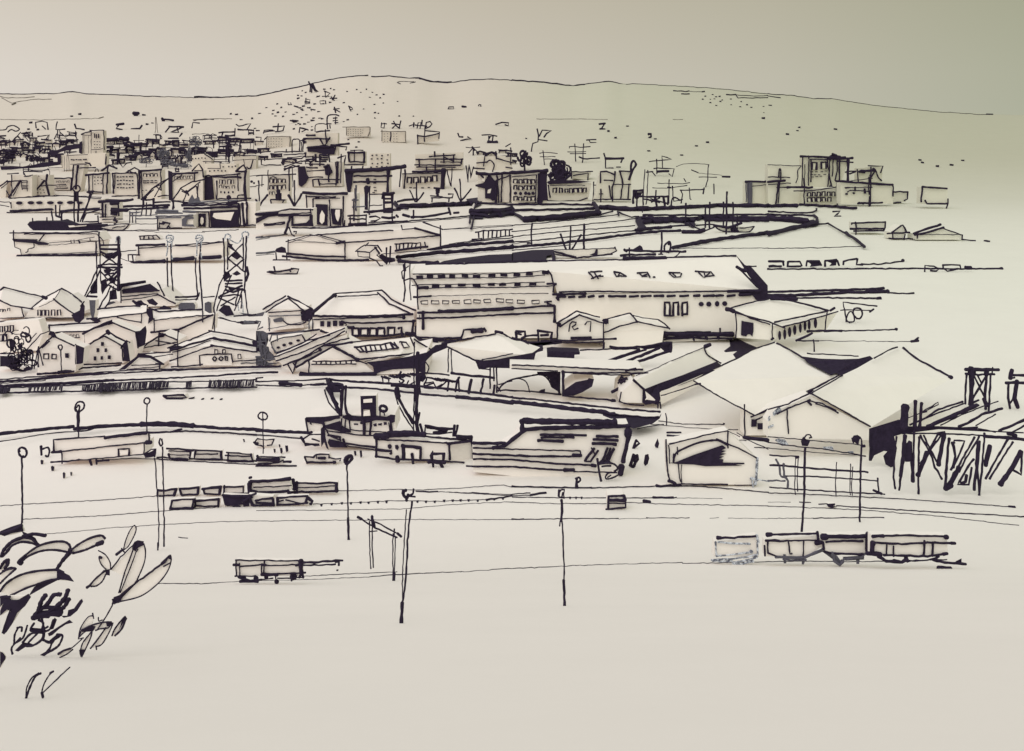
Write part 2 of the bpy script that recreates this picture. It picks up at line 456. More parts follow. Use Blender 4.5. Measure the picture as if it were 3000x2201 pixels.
mark('hillside_house', 'flag shaped house lying on the slope near the dark oval one', 'B', "8 380,570 385,520 455,535 400,560; 7 380,530 460,545")
mark('hillside_house', 'letter shaped house with a curled end above two dotted blocks', 'B', "8 1105,480 1100,520 1125,530 1130,490 1100,490; 7 1120,485 1150,490")
mark('hillside_house', 'wide letter shaped house with crossed beams above the dotted block', 'B', "9 1210,470 1225,500 1200,530; 8 1275,462 1260,530; 8 1195,490 1270,495; 8 1225,500 1250,525")
mark('hillside_house', 'cluster of looping roofs on the open slope beyond the dotted blocks', 'B', "8 1345,508 1375,500; 9 1390,480 1385,515; 8 1420,530 1425,480 1450,475 1445,530; 8 1400,500 1500,510; 9 1490,530 1500,480 1530,470 1550,490 1530,515 1490,530; 8 1460,460 1460,500")
mark('hillside_house', 'small outlined house furthest out on the empty slope', 'B', "8 1692,358 1698,340 1738,340 1742,358 1692,360")
mark('hillside_house', 'filled dark house, middle one of three on the empty slope', 'B', "12 1815,335 1845,340; 8 1815,345 1820,330")
mark('hillside_house', 'tiny arch shaped house, last of three on the empty slope', 'B', "8 1960,332 1962,322 1978,322 1978,335")
mark('hillside_house', 'curled house on the slope beside the long low roof', 'B', "10 1780,575 1790,605 1820,605; 9 1800,635 1895,620 1860,605")
mark('hillside_house', 'house like a table with a dark foot on the slope', 'B', "8 1985,588 2060,583 2120,597; 9 2050,600 2045,640 2060,600 2085,600 2080,640; 22 2045,655 2120,655")
mark('hillside_house', 'hooked roof of a house alone on the slope', 'B', "9 2110,495 2160,480 2225,480 2218,505 2195,500")
mark('hillside_house', 'spread star shaped roofs above the striped building', 'B', "6 1845,695 1900,700 1970,695; 10 1900,695 1925,720; 7 1900,710 1870,745; 8 1915,720 1912,765; 7 1925,720 1960,750")
mark('hillside_house', 'zigzag frame of a house on the slope above the dark bushes', 'C', "9 220,535 235,590 230,650 180,660 172,735; 9 240,600 265,548 350,550 305,575 285,605; 8 235,630 310,637")
mark('hillside_house', 'tilted letter shaped house on the bare slope', 'C', "12 765,492 820,490; 8 815,490 790,530; 11 775,535 815,537")
mark('hillside_house', 'hooked dark house on the bare slope', 'C', "14 1200,580 1222,580 1225,600 1208,612")
mark('hillside_house', 'short double dash roof on the slope above the grid frame', 'C', "9 655,633 740,628; 8 680,635 690,655 735,655")
mark('hillside_house', 'thin grid of crossed roof lines on the slope above the waterfront', 'C', "7 505,690 545,688 600,700 690,690; 6 510,690 505,705; 6 490,738 650,735; 6 515,752 650,750; 7 555,665 560,820; 7 630,660 620,830; 9 590,780 625,800 770,790")
mark('hillside_house', 'short stack of thin roof lines behind the dark bushes', 'C', "6 240,750 280,740 400,752; 6 245,780 380,780; 7 275,725 285,850; 6 285,800 415,808")
mark('hillside_house', 'bracket shaped open house with a thick roof on the slope', 'C', "9 808,750 822,800 820,880 890,880; 16 820,795 980,795; 9 975,795 960,830; 7 920,872 955,870")
mark('hillside_house', 'flag topped frame house behind the masts', 'C', "7 1205,823 1405,800 1320,775 1325,880; 8 1275,805 1275,930; 8 1245,882 1425,885 1415,950 1380,930; 16 1280,910 1375,905; 8 1185,915 1230,910 1260,945")
mark('hillside_house', 'wide thin arched roof line standing above the masts', 'C', "5 1445,865 1510,840 1590,837 1730,850; 7 1728,848 1722,980 1705,1045; 7 1580,897 1640,920; 4 1640,920 1850,945; 6 1645,955 1800,960; 10 1850,957 1915,957")
mark('hillside_house', 'low stepped roof lines beneath the wide thin arch', 'C', "6 1280,1012 1500,1017 1565,1008; 7 1510,970 1530,1000; 6 1235,1053 1400,1055 1540,1030; 8 1480,1075 1690,1065; 9 1690,1050 1682,1105; 8 1485,1075 1500,1110 1490,1190; 8 1775,1020 1778,1105; 7 1560,1055 1565,1150 1580,1155")
mark('hillside_house', 'long thin roof line with a hanging hook on the upper town slope', 'A', "6 1705,165 1740,152 1880,150; 8 1690,225 1695,180 1755,183", yb=480)
mark('tower_mast', 'pale pointed mast rising from the roofs of the upper town', 'A', "5 1372,130 1365,270; 5 1372,130 1390,270", cat='mast', m=3)
for lb, st in (("blunt dark roof shaped like an anvil at the top of the town", "20 1175,98 1220,98; 14 1185,115 1205,118"),
               ("dark curled roof at the top edge of the town", "14 1025,195 1085,190; 10 1040,205 1020,230 1075,240"),
               ("long dark hooked roof beside the curled one above the town", "12 1155,235 1230,230 1250,205"),
               ("hammer shaped dark roof over the upper town", "16 1425,140 1440,165; 10 1440,152 1525,157"),
               ("dark double wedge roof over the upper town", "10 1485,215 1615,217; 9 1600,220 1500,265 1570,265 1560,225; 8 1490,225 1455,265"),
               ("short dark arrow shaped roof under the double wedge", "14 1480,320 1565,320; 9 1580,300 1600,275"),
               ("roof bracket with a hanging tail on the upper town edge", "9 1925,265 2060,262; 9 1960,265 1950,300 1930,300; 9 1980,293 2060,290; 8 2070,230 2060,300"),
               ("open zigzag roof at the upper town edge", "8 2075,190 2100,210 2205,190 2175,240; 9 2095,240 2220,245"),
               ("arched frame house at the far top of the town", "8 315,225 315,175 370,168 415,180 420,240; 7 370,205 400,235"),
               ("small angular house beside the arched frame one", "8 505,170 490,240 570,237; 8 510,240 500,310 525,300"),
               ("loop shaped roof in the upper town", "8 330,302 430,290 400,330 365,325"),
               ("low curled roof next to the tower block", "7 530,265 580,305 610,285; 7 580,290 660,295; 9 660,190 670,230 740,240; 8 660,290 680,330 610,340"),
               ("rounded thin roof beneath the pale mast", "~6 1350,285 1400,285 1425,310 1400,325 1290,320"),
               ("looping scribbled roof at the edge of the upper town", "~8 0,245 50,240 70,215 120,205 170,235 140,255 100,240 70,260; 7 180,265 110,340 200,340 150,300")):
    mark('hillside_house', lb, 'A', st)
# pale blocks of flats on the slope, each dotted with windows
def flats(tile, b, i, pts, w, h, label, m=3, yb=None):
    o = T('apartment_block', label, 'building', tile, 'pale apartment blocks up the slope', t=12, yb=yb)
    o.p('wall', b=b, i=i, m=m)
    o.wins(tile, pts, w, h)
    return o
def gridpts(x0, x1, nx, y0, y1, ny, j=2):
    return ' '.join(f"{x0+(x1-x0)*a/max(1,nx-1)+random.uniform(-j,j):.0f},{y0+(y1-y0)*c/max(1,ny-1)+random.uniform(-j,j):.0f}" for c in range(ny) for a in range(nx))
flats('B', "795,518 1000,518 1000,598 795,598", "6 760,517 1000,518; 6 795,520 795,590; 7 1003,520 1005,560 985,598", gridpts(812, 920, 6, 540, 595, 4) + " 940,545 935,570 945,610 905,615", 7, 5, 'pale wide block with rows of dots, nearest the tall crane frame')
flats('B', "1108,557 1315,557 1315,652 1108,652", "6 1100,555 1315,557; 6 1108,545 1108,640; 6 1312,560 1315,655", gridpts(1130, 1240, 5, 578, 645, 4), 7, 5, 'pale wide block with rows of dots under two letter shaped houses')
flats('B', "90,605 300,600 300,700 90,700", "6 90,605 300,600; 6 95,605 92,700; 7 300,600 296,700", gridpts(110, 225, 6, 622, 690, 4), 7, 5, 'pale wide block with rows of dots beside twin arched doorways')
o = T('apartment_block', 'square of sixteen dark windows without a drawn outline on the slope', 'building', 'B', t=12).p('wall', b="1000,750 1180,750 1180,888 1000,888")
o.wins('B', gridpts(1018, 1155, 4, 768, 870, 4, 6), 15, 12)
mark('apartment_block', 'long low frame building with stepped roof on the slope', 'B', "9 1422,590 1425,675; 9 1420,595 1485,602 1610,575; 8 1485,520 1482,645; 8 1490,550 1612,560 1608,620", b="1425,600 1608,575 1608,640 1425,660", cat='building')
mark('gateway', 'twin arched doorways standing on the slope beside the dotted block', 'B', "~8 318,745 320,640 350,625 380,630 385,680 380,735; ~8 385,680 390,640 415,650 410,735; 7 400,650 400,735", cat='gateway')
mark('tall_frame', 'tall rounded crane frame above the tightly packed roofs', 'B', "~9 630,535 625,450 640,415 700,410 730,420; ~7 520,560 525,500 580,488 620,495; 8 620,490 660,490; 8 650,500 655,530", cat='frame')
# ---------------------------------------------------------------- the packed town on the rising ground
def townhouse(x, y, w, h, tile='Z', style=0):
    """small house drawn with a few uneven pen lines, its foot at x,y"""
    lw = random.uniform(2.8, 5.2); j = lambda a=1.2: random.uniform(-a, a)
    l, r, tp = x - w / 2, x + w / 2, y - h
    o = T('town_house', TOWN_LABEL[style], 'house', 'Z', TOWN_GROUP[style], t=max(6, w * .3), yb=y)
    if style == 0:      # flat roofed
        ink = f"{lw:.1f} {l-3+j():.1f},{tp+j():.1f} {r+3+j():.1f},{tp+j():.1f}; {lw*.8:.1f} {l+j():.1f},{tp:.1f} {l+j():.1f},{y:.1f}"
        if random.random() < .75: ink += f"; {lw*.8:.1f} {r+j():.1f},{tp:.1f} {r+j():.1f},{y-j(2):.1f}"
        if random.random() < .6: ink += f"; {lw*.7:.1f} {l:.1f},{y-1+j():.1f} {r:.1f},{y-1+j():.1f}"
        if random.random() < .4: ink += f"; {lw*.7:.1f} {l:.1f},{tp+h*.4:.1f} {r:.1f},{tp+h*.4+j():.1f}"
        o.p('wall', b=f"{l:.1f},{tp:.1f} {r:.1f},{tp:.1f} {r:.1f},{y:.1f} {l:.1f},{y:.1f}", i=ink)
    elif style == 1:    # gabled
        ax = x + random.uniform(-.2, .2) * w; ap = tp - h * random.uniform(.25, .5)
        o.p('wall', b=f"{l:.1f},{tp:.1f} {ax:.1f},{ap+1:.1f} {r:.1f},{tp:.1f} {r:.1f},{y:.1f} {l:.1f},{y:.1f}", i=f"{lw*.8:.1f} {l:.1f},{tp:.1f} {l+j():.1f},{y:.1f}; {lw*.8:.1f} {r:.1f},{tp:.1f} {r+j():.1f},{y:.1f}")
        o.p('roof', i=f"{lw:.1f} {l-2:.1f},{tp+2:.1f} {ax:.1f},{ap:.1f} {r+3:.1f},{tp+2+j():.1f}")
    else:               # dark block
        o.p('wall', b=f"{l:.1f},{tp:.1f} {r:.1f},{tp:.1f} {r:.1f},{y:.1f} {l:.1f},{y:.1f}", i=f"{lw*.7:.1f} {l:.1f},{y:.1f} {r:.1f},{y+j():.1f}")
        k = random.uniform(.25, .6)
        o.p('roof', f=f"{l-2:.1f},{tp+j(2):.1f} {r+2:.1f},{tp+j(2):.1f} {r:.1f},{tp+h*k:.1f} {l:.1f},{tp+h*k*.8:.1f}")
    if style < 2 and random.random() < .45 and w > 9:
        for k in range(random.choice((2, 3))):
            wx = l + w * (k + .8) / 3.6
            o.p('window', f=f"{wx-1.3:.1f},{tp+h*.5-1.3:.1f} {wx+1.3:.1f},{tp+h*.5-1.2:.1f} {wx+1.2:.1f},{tp+h*.5+1.4:.1f} {wx-1.3:.1f},{tp+h*.5+1.3:.1f}")
TOWN_LABEL = ['small flat roofed house in the crowded hillside town', 'small gabled house in the crowded hillside town', 'small house with a dark roof in the crowded hillside town']
TOWN_GROUP = ['flat roofed houses of the crowded town', 'gabled houses of the crowded town', 'dark roofed houses of the crowded town']
rs = random.getstate(); random.seed(21)
def fillrow(x0, x1, y, hh, ww, gap=.9, dark=.18, yj=9):
    x = x0
    while x < x1:
        w = random.uniform(*ww); h = random.uniform(*hh)
        q = random.random()
        townhouse(x + w / 2, y + random.uniform(-yj, yj), w, h, style=2 if q < dark else (1 if q < dark + .27 else 0))
        x += w * random.uniform(gap, gap + .35)
fillrow(0, 235, 426, (8, 14), (14, 26), .95, .1)
fillrow(310, 560, 428, (8, 14), (14, 26), .95, .22)
fillrow(0, 165, 446, (8, 13), (12, 22), .9, .2)
fillrow(310, 600, 450, (8, 14), (12, 22), .95, .2)
fillrow(0, 165, 466, (7, 13), (12, 22), .9, .25)
fillrow(330, 600, 474, (8, 14), (12, 22), .95, .2)
fillrow(600, 760, 418, (8, 12), (20, 34), 1.2, .0)
fillrow(570, 760, 452, (9, 15), (20, 36), 1.2, .0)
fillrow(755, 880, 470, (7, 11), (24, 42), 1.2, .0)
fillrow(890, 960, 415, (7, 13), (12, 22), 1.0, .3)
fillrow(900, 970, 436, (8, 14), (12, 22), .9, .3)
fillrow(895, 980, 462, (10, 16), (14, 24), .95, .2)
fillrow(910, 990, 490, (12, 18), (14, 28), 1.0, .15)
fillrow(1400, 1490, 455, (7, 11), (16, 28), 1.2, .05)
fillrow(1400, 1500, 480, (8, 14), (12, 22), 1.1, .15)
random.setstate(rs)

# open outlined frames and roofs drawn over the crowded slope
def frames(tile, items):
    for st in items.split('|'):
        T('town_house', 'open outlined roof and frame in the crowded hillside town', 'house', tile, 'outlined roofs and frames of the crowded town').p('roof', i=st)
frames('P', "10 0,125 60,130 55,200 0,205; 12 0,215 170,200 340,190; 9 20,215 20,310|11 200,190 300,110 370,190; 9 290,100 340,50|10 400,105 470,190; 12 350,250 560,250; 10 360,250 375,310 ; 9 545,140 545,250|9 620,120 820,85 790,180; 16 700,165 780,160|14 900,150 940,70 990,110; 9 985,0 990,300|9 990,140 1100,140 1150,200 1280,180; 9 1070,100 1240,90; 10 1240,90 1250,20|"
 "14 790,240 1050,235; 9 980,240 980,310; 9 860,250 880,340; 10 750,270 740,400; 9 820,300 780,370; 9 890,270 930,340|10 370,330 520,325; 10 380,310 385,380; 9 500,320 480,380; 10 360,380 600,375; 9 540,260 530,400|10 650,410 660,500; 14 700,390 800,380; ~10 620,380 640,420 700,470 700,540; 8 740,480 790,490|9 800,580 1020,575 1030,625 810,635 800,580; 10 790,640 820,700 810,1070|"
 "44 1760,170 1920,160; 44 1980,150 2110,150; 10 1870,190 2130,190; 10 1860,240 2060,240; 9 1970,230 1970,380; 34 2060,250 2200,280; 34 1750,290 1860,285; 10 1880,300 2050,290|10 2060,320 2250,320; 10 2120,350 2250,350; 10 2080,330 2090,390; 10 1760,380 2250,385|26 1780,400 1880,420; 9 1890,430 1890,470 1760,480 ; 10 1740,470 1740,600|34 1950,400 1950,540; 10 2040,460 2200,460; 10 2000,500 2250,490; 9 2090,440 2090,510; 9 2160,440 2160,520|12 1980,550 2030,620 2080,550 2160,530 2180,580; 9 1990,560 1900,550; 12 1670,690 1780,590 1850,580 1930,650|9 0,270 130,265; 9 90,215 95,300; 9 160,210 160,290; 10 20,420 200,400; 9 250,220 300,205 290,270; 9 200,330 380,345|"
 "9 60,330 60,420; 9 120,300 230,310; 9 330,560 330,610; 10 380,620 390,760 540,745; 9 380,650 560,670 740,680; 9 420,690 700,700")
frames('Q', "10 230,180 400,180; 10 320,90 320,280; 9 250,190 250,270; 14 330,230 410,235|10 160,270 550,275 550,340 160,345; 10 440,280 440,400; 24 345,260 350,400|10 0,390 300,380; 10 100,320 110,400; 10 150,390 150,410; 10 0,480 200,470; 10 0,560 60,620 120,560 200,540|20 560,190 640,205; 10 650,220 660,290|10 800,215 1130,225; 24 720,260 840,235; 10 660,300 930,305; 9 830,330 880,380 920,310; 9 890,380 890,450; 12 640,330 760,330; 12 640,370 760,365|"
 "10 960,310 1080,310; 9 1000,360 1110,360; 9 1010,430 1080,435; 12 960,420 980,600; 9 930,450 930,620|9 1200,80 1460,70 1380,110 1380,200; 10 1390,145 1510,135; ~9 1400,300 1480,290 1530,320 1520,380 1400,395|9 1520,180 1960,155; 10 1540,180 1555,300; 11 1610,190 1650,230 1640,380; 11 1640,235 1860,240; 8 1700,160 1700,240; 9 1940,160 1900,250|40 1790,220 1800,430; 10 1850,270 2010,265; ~11 1850,270 1850,380 1950,410 2000,380 2010,270; 11 2000,200 1980,530; 11 1460,395 1640,385 1800,400|"
 "9 1970,210 2180,210; 9 2160,200 2150,350 2060,345 2120,320; 8 2220,170 2210,330; 9 2030,390 2250,375|10 1480,430 1800,430; 9 1540,490 1800,490; 11 1520,400 1520,560; 10 1565,430 1560,530; 10 1760,430 1760,530; 12 1810,440 1810,560; 16 1380,400 1510,500; ~9 1950,430 1870,440 1870,520; 9 1980,430 2250,440|9 1370,520 1830,530; 8 1420,530 1420,620; 8 1680,530 1660,650; 9 1460,635 1660,640|9 1870,510 2020,495 2250,490; 10 2050,490 2070,650 2170,655 2200,500|11 2140,740 2140,950; 10 2140,770 2250,760; 10 2140,950 2250,940; 24 2170,855 2190,860; 24 2215,875 2225,880")
frames('B', "8 0,740 130,735; 8 40,710 40,750; 8 160,740 400,732; 7 265,715 265,740|8 245,765 510,745; 7 0,775 105,775; 8 75,780 75,810; 7 0,805 280,795; 8 45,810 50,850 220,852; ~8 240,812 225,830 240,850 250,825|7 275,790 430,770 400,795 290,800; 8 250,820 400,840; 8 250,870 400,815; 8 440,800 510,800; 9 250,900 330,855 380,870|8 65,575 70,545 150,545; 8 70,560 160,550; 9 150,515 250,510 240,550 170,560; 8 195,490 190,550|8 0,610 45,610 40,660 0,660; 7 75,625 100,600; 8 0,550 30,550|8 1185,560 1180,640; 9 420,620 520,615; 9 430,650 500,655; 12 480,640 620,660; 9 600,700 700,740; 9 530,560 650,550|9 720,790 790,770 770,870; 9 850,780 840,900; 9 560,900 620,870; 10 640,860 700,850; 9 560,760 640,770")

rs = random.getstate(); random.seed(33)
for k in range(64):
    x, y = random.choice(((random.uniform(5, 745), random.uniform(392, 500)), (random.uniform(320, 700), random.uniform(420, 510)), (random.uniform(890, 1000), random.uniform(400, 500)), (random.uniform(5, 220), random.uniform(395, 480))))
    w = random.uniform(9, 26); h = random.uniform(6, 13); j = lambda: random.uniform(-1.5, 1.5)
    st = [f"{random.uniform(1.8,3):.1f} {x-w*.6:.0f},{y-h+j():.0f} {x+w*.6:.0f},{y-h+j():.0f}", f"{random.uniform(1.6,2.6):.1f} {x-w*.4:.0f},{y-h:.0f} {x-w*.4+j():.0f},{y:.0f}"]
    if random.random() < .7: st.append(f"{random.uniform(1.6,2.6):.1f} {x+w*.45:.0f},{y-h-2:.0f} {x+w*.45+j():.0f},{y:.0f}")
    if random.random() < .5: st.append(f"{random.uniform(1.6,3.4):.1f} {x-w*.4:.0f},{y-h*.4:.0f} {x+w*.5:.0f},{y-h*.4+j():.0f}")
    if random.random() < .35: st.append(f"2 {x-w*.5:.0f},{y-h:.0f} {x:.0f},{y-h*1.6:.0f} {x+w*.5:.0f},{y-h:.0f}")
    T('town_house', 'open outlined roof and frame in the crowded hillside town', 'house', 'Z', 'outlined roofs and frames of the crowded town').p('roof', i=';'.join(st))
random.setstate(rs)

# tower block above the town
o = T('tower_block', 'tall tower block with a pale windowed front rising above the crowded town', 'building', 'P', t=14, yb=440)
o.p('wall', b="1350,80 1500,45 1700,15 1700,440 1350,440", i="6 1510,30 1505,320; 6 1365,95 1368,410; 5 1388,95 1388,400; 5 1455,90 1455,400; 6 1500,60 1500,410; 12 1715,10 1722,330; 9 1510,330 1640,325 1700,312; 6 1575,345 1570,470; 6 1600,350 1600,400")
o.p('roof', i="16 1340,78 1400,55 1500,30; 12 1470,18 1700,8; 8 1350,85 1500,95")
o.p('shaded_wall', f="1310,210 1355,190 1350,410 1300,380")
o.wins('P', "1560,100 1590,110 1625,105", 16, 70)
o.wins('P', gridpts(1560, 1645, 3, 200, 298, 3, 3), 20, 12)
o = T('apartment_block', 'pale broad block with a dark stepped roof below the tower block', 'building', 'P', t=12, yb=600)
o.p('wall', b="1000,420 1750,380 1750,610 1000,650", i="6 1060,440 1060,690; 6 1105,430 1100,690; 6 1135,440 1140,670; 9 1100,430 1450,410; 8 1160,575 1400,560; 9 1740,400 1745,600")
o.p('roof', f="1090,260 1310,235 1310,310 1100,345 1000,370 860,440 800,410 880,360 1000,315", i="6 1020,390 1280,370")
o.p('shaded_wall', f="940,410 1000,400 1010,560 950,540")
o.wins('P', "1180,498 1215,500 1260,495 1300,498 1330,498 1380,495 1415,494", 28, 20)
# trees of the town, dark and scribbled
def bushy(tile, cx, cy, rx, ry, label, n=16, m=1, foot=None, lw=8, name='tree', group=None, dense=3):
    foot = foot or cy + ry * 1.3
    o = T(name, label, 'tree', tile, group, yb=foot)
    o.p('trunk', i=f"{lw*1.1:.0f} {cx},{cy} {cx},{foot}", m=m)
    st = []
    for k in range(n):
        a = random.uniform(0, 6.28); q = math.sqrt(random.random()) * .75
        x, y = cx + rx * q * math.cos(a), cy + ry * q * math.sin(a)
        r1, r2 = rx * random.uniform(.15, .4), ry * random.uniform(.2, .45); ph = random.uniform(0, 6)
        dd = random.uniform(-1, 1) * 2
        st.append(f"~{lw*random.uniform(.7,1.3):.1f} " + ' '.join(f"{x+r1*math.cos(ph+b*.9):.0f},{y+r2*math.sin(ph+b*.9):.0f},{dd:.1f}" for b in range(random.choice((5, 6, 7)))))
    o.p('crown', i=';'.join(st), m=m, f=';'.join(f"{cx+rx*u-rx*.16:.0f},{cy+ry*v:.0f} {cx+rx*u:.0f},{cy+ry*v-ry*.2:.0f} {cx+rx*u+rx*.2:.0f},{cy+ry*v:.0f} {cx+rx*u:.0f},{cy+ry*v+ry*.18:.0f}" for u, v in [(random.uniform(-.6, .6), random.uniform(-.5, .5)) for _ in range(dense)]))
    return o
bushy('P', 150, 400, 200, 70, 'wide dark tree at the edge of the town, arching over a low roof', 26, foot=560, lw=11, dense=5)
bushy('P', 60, 510, 110, 55, 'low dark tree beneath the wide arching one', 14, foot=590, lw=14, dense=5)
bushy('P', 560, 470, 90, 60, 'rounded dark tree on the slope in front of the tower block', 12, foot=600, lw=12, dense=3)
bushy('Q', 1260, 190, 140, 90, 'ragged grey tree above the turreted roofs', 20, m=2, foot=420, lw=9, dense=2)
bushy('Q', 720, 400, 120, 110, 'tall ragged grey tree amid the packed roofs', 24, m=2, foot=620, lw=9, dense=2)
bushy('Q', 440, 510, 130, 60, 'low ragged grey tree beside the turret of the six window block', 16, m=2, foot=620, lw=9, dense=2)
bushy('Q', 1130, 420, 60, 150, 'narrow ragged grey tree next to the dotted gable', 18, m=2, foot=640, lw=9, dense=2)
bushy('Q', 1020, 600, 170, 45, 'low grey hedge-like tree over the boxed window block', 20, m=2, foot=650, lw=9, dense=2)
bushy('Q', 800, 540, 140, 60, 'broad grey scribbled tree over the dash window block', 24, m=2, foot=640, lw=9, dense=2)
one('street', None, None, 'P', kind='structure', yb=600, f="0,605 200,600 370,610 560,580 700,540 960,530 1020,560 1000,580 720,620 480,640 380,640 180,660 20,665")

# ---- front row of the town, from the open side inland to the middle
def block(name, label, tile, yb, wall, ink, roof=None, roofb=None, t=14, cat='building', group=None, fill=None, rfill=None, m=1):
    o = T(name, label, cat, tile, group, t=t, yb=yb)
    o.p('wall', b=wall, i=ink, f=fill, m=m)
    if roof or rfill or roofb: o.p('roof', b=roofb, i=roof, f=rfill)
    return o
o = block('town_building', 'building with a leaning triangular side and a scribbled window at the town front', 'A', 838, "95,640 282,640 280,838 95,838",
   "8 100,640 105,760 95,820; 11 78,838 178,690; 6 115,820 180,700; 8 205,620 225,655 270,645; 9 60,700 165,690", "8 60,632 165,625; 6 210,655 290,640")
o.p('window', i="6 190,690 240,690; 6 195,705 245,700; 6 190,730 245,735; 7 195,745 240,745; 6 195,760 245,762; 6 190,690 195,770; 6 240,690 240,780")
block('town_building', 'sliver of a building with a leaning roof at the very edge of the town front', 'A', 838, "0,700 62,690 50,838 0,838", "9 0,740 65,690; 6 10,755 70,705; 8 55,780 90,838")
o = block('town_building', 'building with a triangular side and a ring of dots at the town front', 'A', 822, "288,640 432,640 436,822 288,822",
   "13 285,650 288,815; 11 290,812 388,690; 7 360,735 580,722; 13 415,640 405,700 432,815; 5 315,820 420,820", "8 210,610 370,605 430,590")
o.wins('A', "325,772 352,765 380,772 330,795 358,798 388,795 340,650 368,680", 9, 8)
o = block('town_building', 'low building with two thin rows of little arches at the town front', 'A', 775, "462,668 632,665 630,772 462,772",
   "7 462,672 462,768; 7 440,770 595,752; 7 630,665 620,780", "9 458,670 632,666")
o.wins('A', "502,700 525,698 550,700 575,698 600,698 500,742 525,740 550,738 575,735", 13, 13, 'arch')
block('tower_block', 'slender double shaft building between the low arcade and the nine window block', 'A', 790, "640,552 745,548 700,790 628,790", "9 645,555 640,660 628,775; 13 685,560 672,650 668,760; 6 640,552 760,545; 10 750,535 790,540 800,560; 8 700,575 840,575")
o = block('town_building', 'narrow building with nine small windows and a thick cornice', 'A', 808, "770,632 940,622 940,808 770,795",
   "8 780,640 782,800; 6 815,645 815,800; 8 905,635 905,808; 10 948,565 938,802; 9 780,790 905,788", "12 755,640 960,620; 11 895,600 955,560 965,550; 10 960,555 1025,582")
o.wins('A', gridpts(832, 890, 3, 662, 718, 3, 3), 10, 9)
o.p('arch', i="~6 835,612 845,588 860,590 866,612")
o = block('apartment_block', 'broad block with four rows of small windows and a pointed turret', 'A', 828, "990,622 1205,622 1205,828 990,815",
   "10 988,625 1000,800; 8 1010,640 1008,760; 6 990,828 1200,820; 8 1205,640 1215,800; 9 930,480 930,550", "9 985,627 1195,618; 9 1110,620 1180,575 1230,600; 8 1120,600 1205,632")
o.wins('A', gridpts(1035, 1165, 6, 655, 752, 4, 3), 17, 11)
o = block('apartment_block', 'block with an arched top window row and dashed windows below', 'A', 850, "1222,600 1420,592 1420,850 1222,850",
   "14 1228,600 1225,700 1220,850; 8 1245,605 1250,850; 8 1415,595 1418,780; 6 1390,830 1480,820", "12 1240,605 1420,592")
o.wins('A', "1275,640 1305,642 1335,640 1370,640", 26, 22, 'arch')
o.wins('A', "1270,692 1300,690 1335,690 1370,688 1270,710 1300,708 1335,708 1370,708", 26, 9)
o.wins('A', "1255,777 1285,774", 9, 9)
o = block('apartment_block', 'block with one row of boxed windows between a dark pillar and a small turret', 'A', 862, "1485,620 1785,600 1785,862 1485,862",
   "9 1710,620 1710,700; 8 1785,595 1787,660; 8 1745,720 1735,800; 7 1515,700 1600,640", "12 1510,628 1740,620; 9 1690,607 1750,542 1785,592; 7 1712,602 1782,600", fill="1478,600 1515,612 1518,865 1485,860")
o.wins('A', "1545,668 1570,667 1597,665 1625,663 1655,662 1682,660", 20, 28, 'box')
block('dark_tower', 'solid black square tower between the boxed window block and the twelve window block', 'A', 858, "1792,660 1872,655 1880,855 1800,858", "9 1810,655 1800,650 1830,640 1870,650; 6 1895,760 1900,850", fill="1785,665 1800,650 1868,655 1885,850 1800,862", cat='tower')
o = block('apartment_block', 'block with twelve arched windows and a pointed turret on a thick corner post', 'A', 855, "1880,640 2170,595 2170,868 1905,855",
   "9 1905,690 1905,850; 8 2090,640 2095,780; 17 2162,600 2150,700 2160,868; 9 1910,850 2060,850 2210,845; ~9 2092,850 2095,820 2150,815", "9 1850,650 2110,632; 11 1880,655 2120,660; 12 2075,607 2140,552 2170,592; 10 2085,607 2165,610")
o.wins('A', "1942,700 1970,700 2015,700 2045,700", 20, 34, 'arch'); o.wins('A', "1940,738 1975,745 2005,748 2052,745", 20, 20, 'arch'); o.wins('A', "1943,790 1975,793 2010,793 2048,790", 14, 22, 'oval')
# dotted gable and the roofs behind the turrets
o = block('town_building', 'pale gable end dotted with windows behind the turrets', 'A', 600, "1690,470 1760,455 1800,455 1860,500 1860,600 1690,600", "8 1800,455 1870,505; 6 1790,520 1950,525; 6 1810,530 1805,580", cat='building')
o.wins('A', "1695,498 1720,495 1747,495 1775,490 1805,492", 11, 11)
o = block('town_building', 'pale low building with two lines of dots behind the twelve window block', 'A', 640, "1800,540 2080,540 2080,640 1800,640", "6 1830,582 1940,585; 6 1935,525 1940,580")
o.wins('A', "1963,568 2012,566 2042,568 2070,562 1845,605 1885,602 1918,600 1950,604 1982,604", 12, 12)
o = block('town_building', 'small curved roofed building next to the pointed turret', 'A', 590, "2060,480 2252,470 2252,590 2060,590", "6 1880,470 2252,468; 7 2060,440 2252,445; ~8 2225,510 2200,580 2170,570; 8 2000,400 2010,520; 9 1990,380 1990,500", "9 1865,440 2010,435 2110,440; 7 2110,330 2105,430; 8 1875,345 2095,325 2060,380; 8 1880,345 1880,400; 9 1930,390 2030,380; 14 2000,380 2010,480")
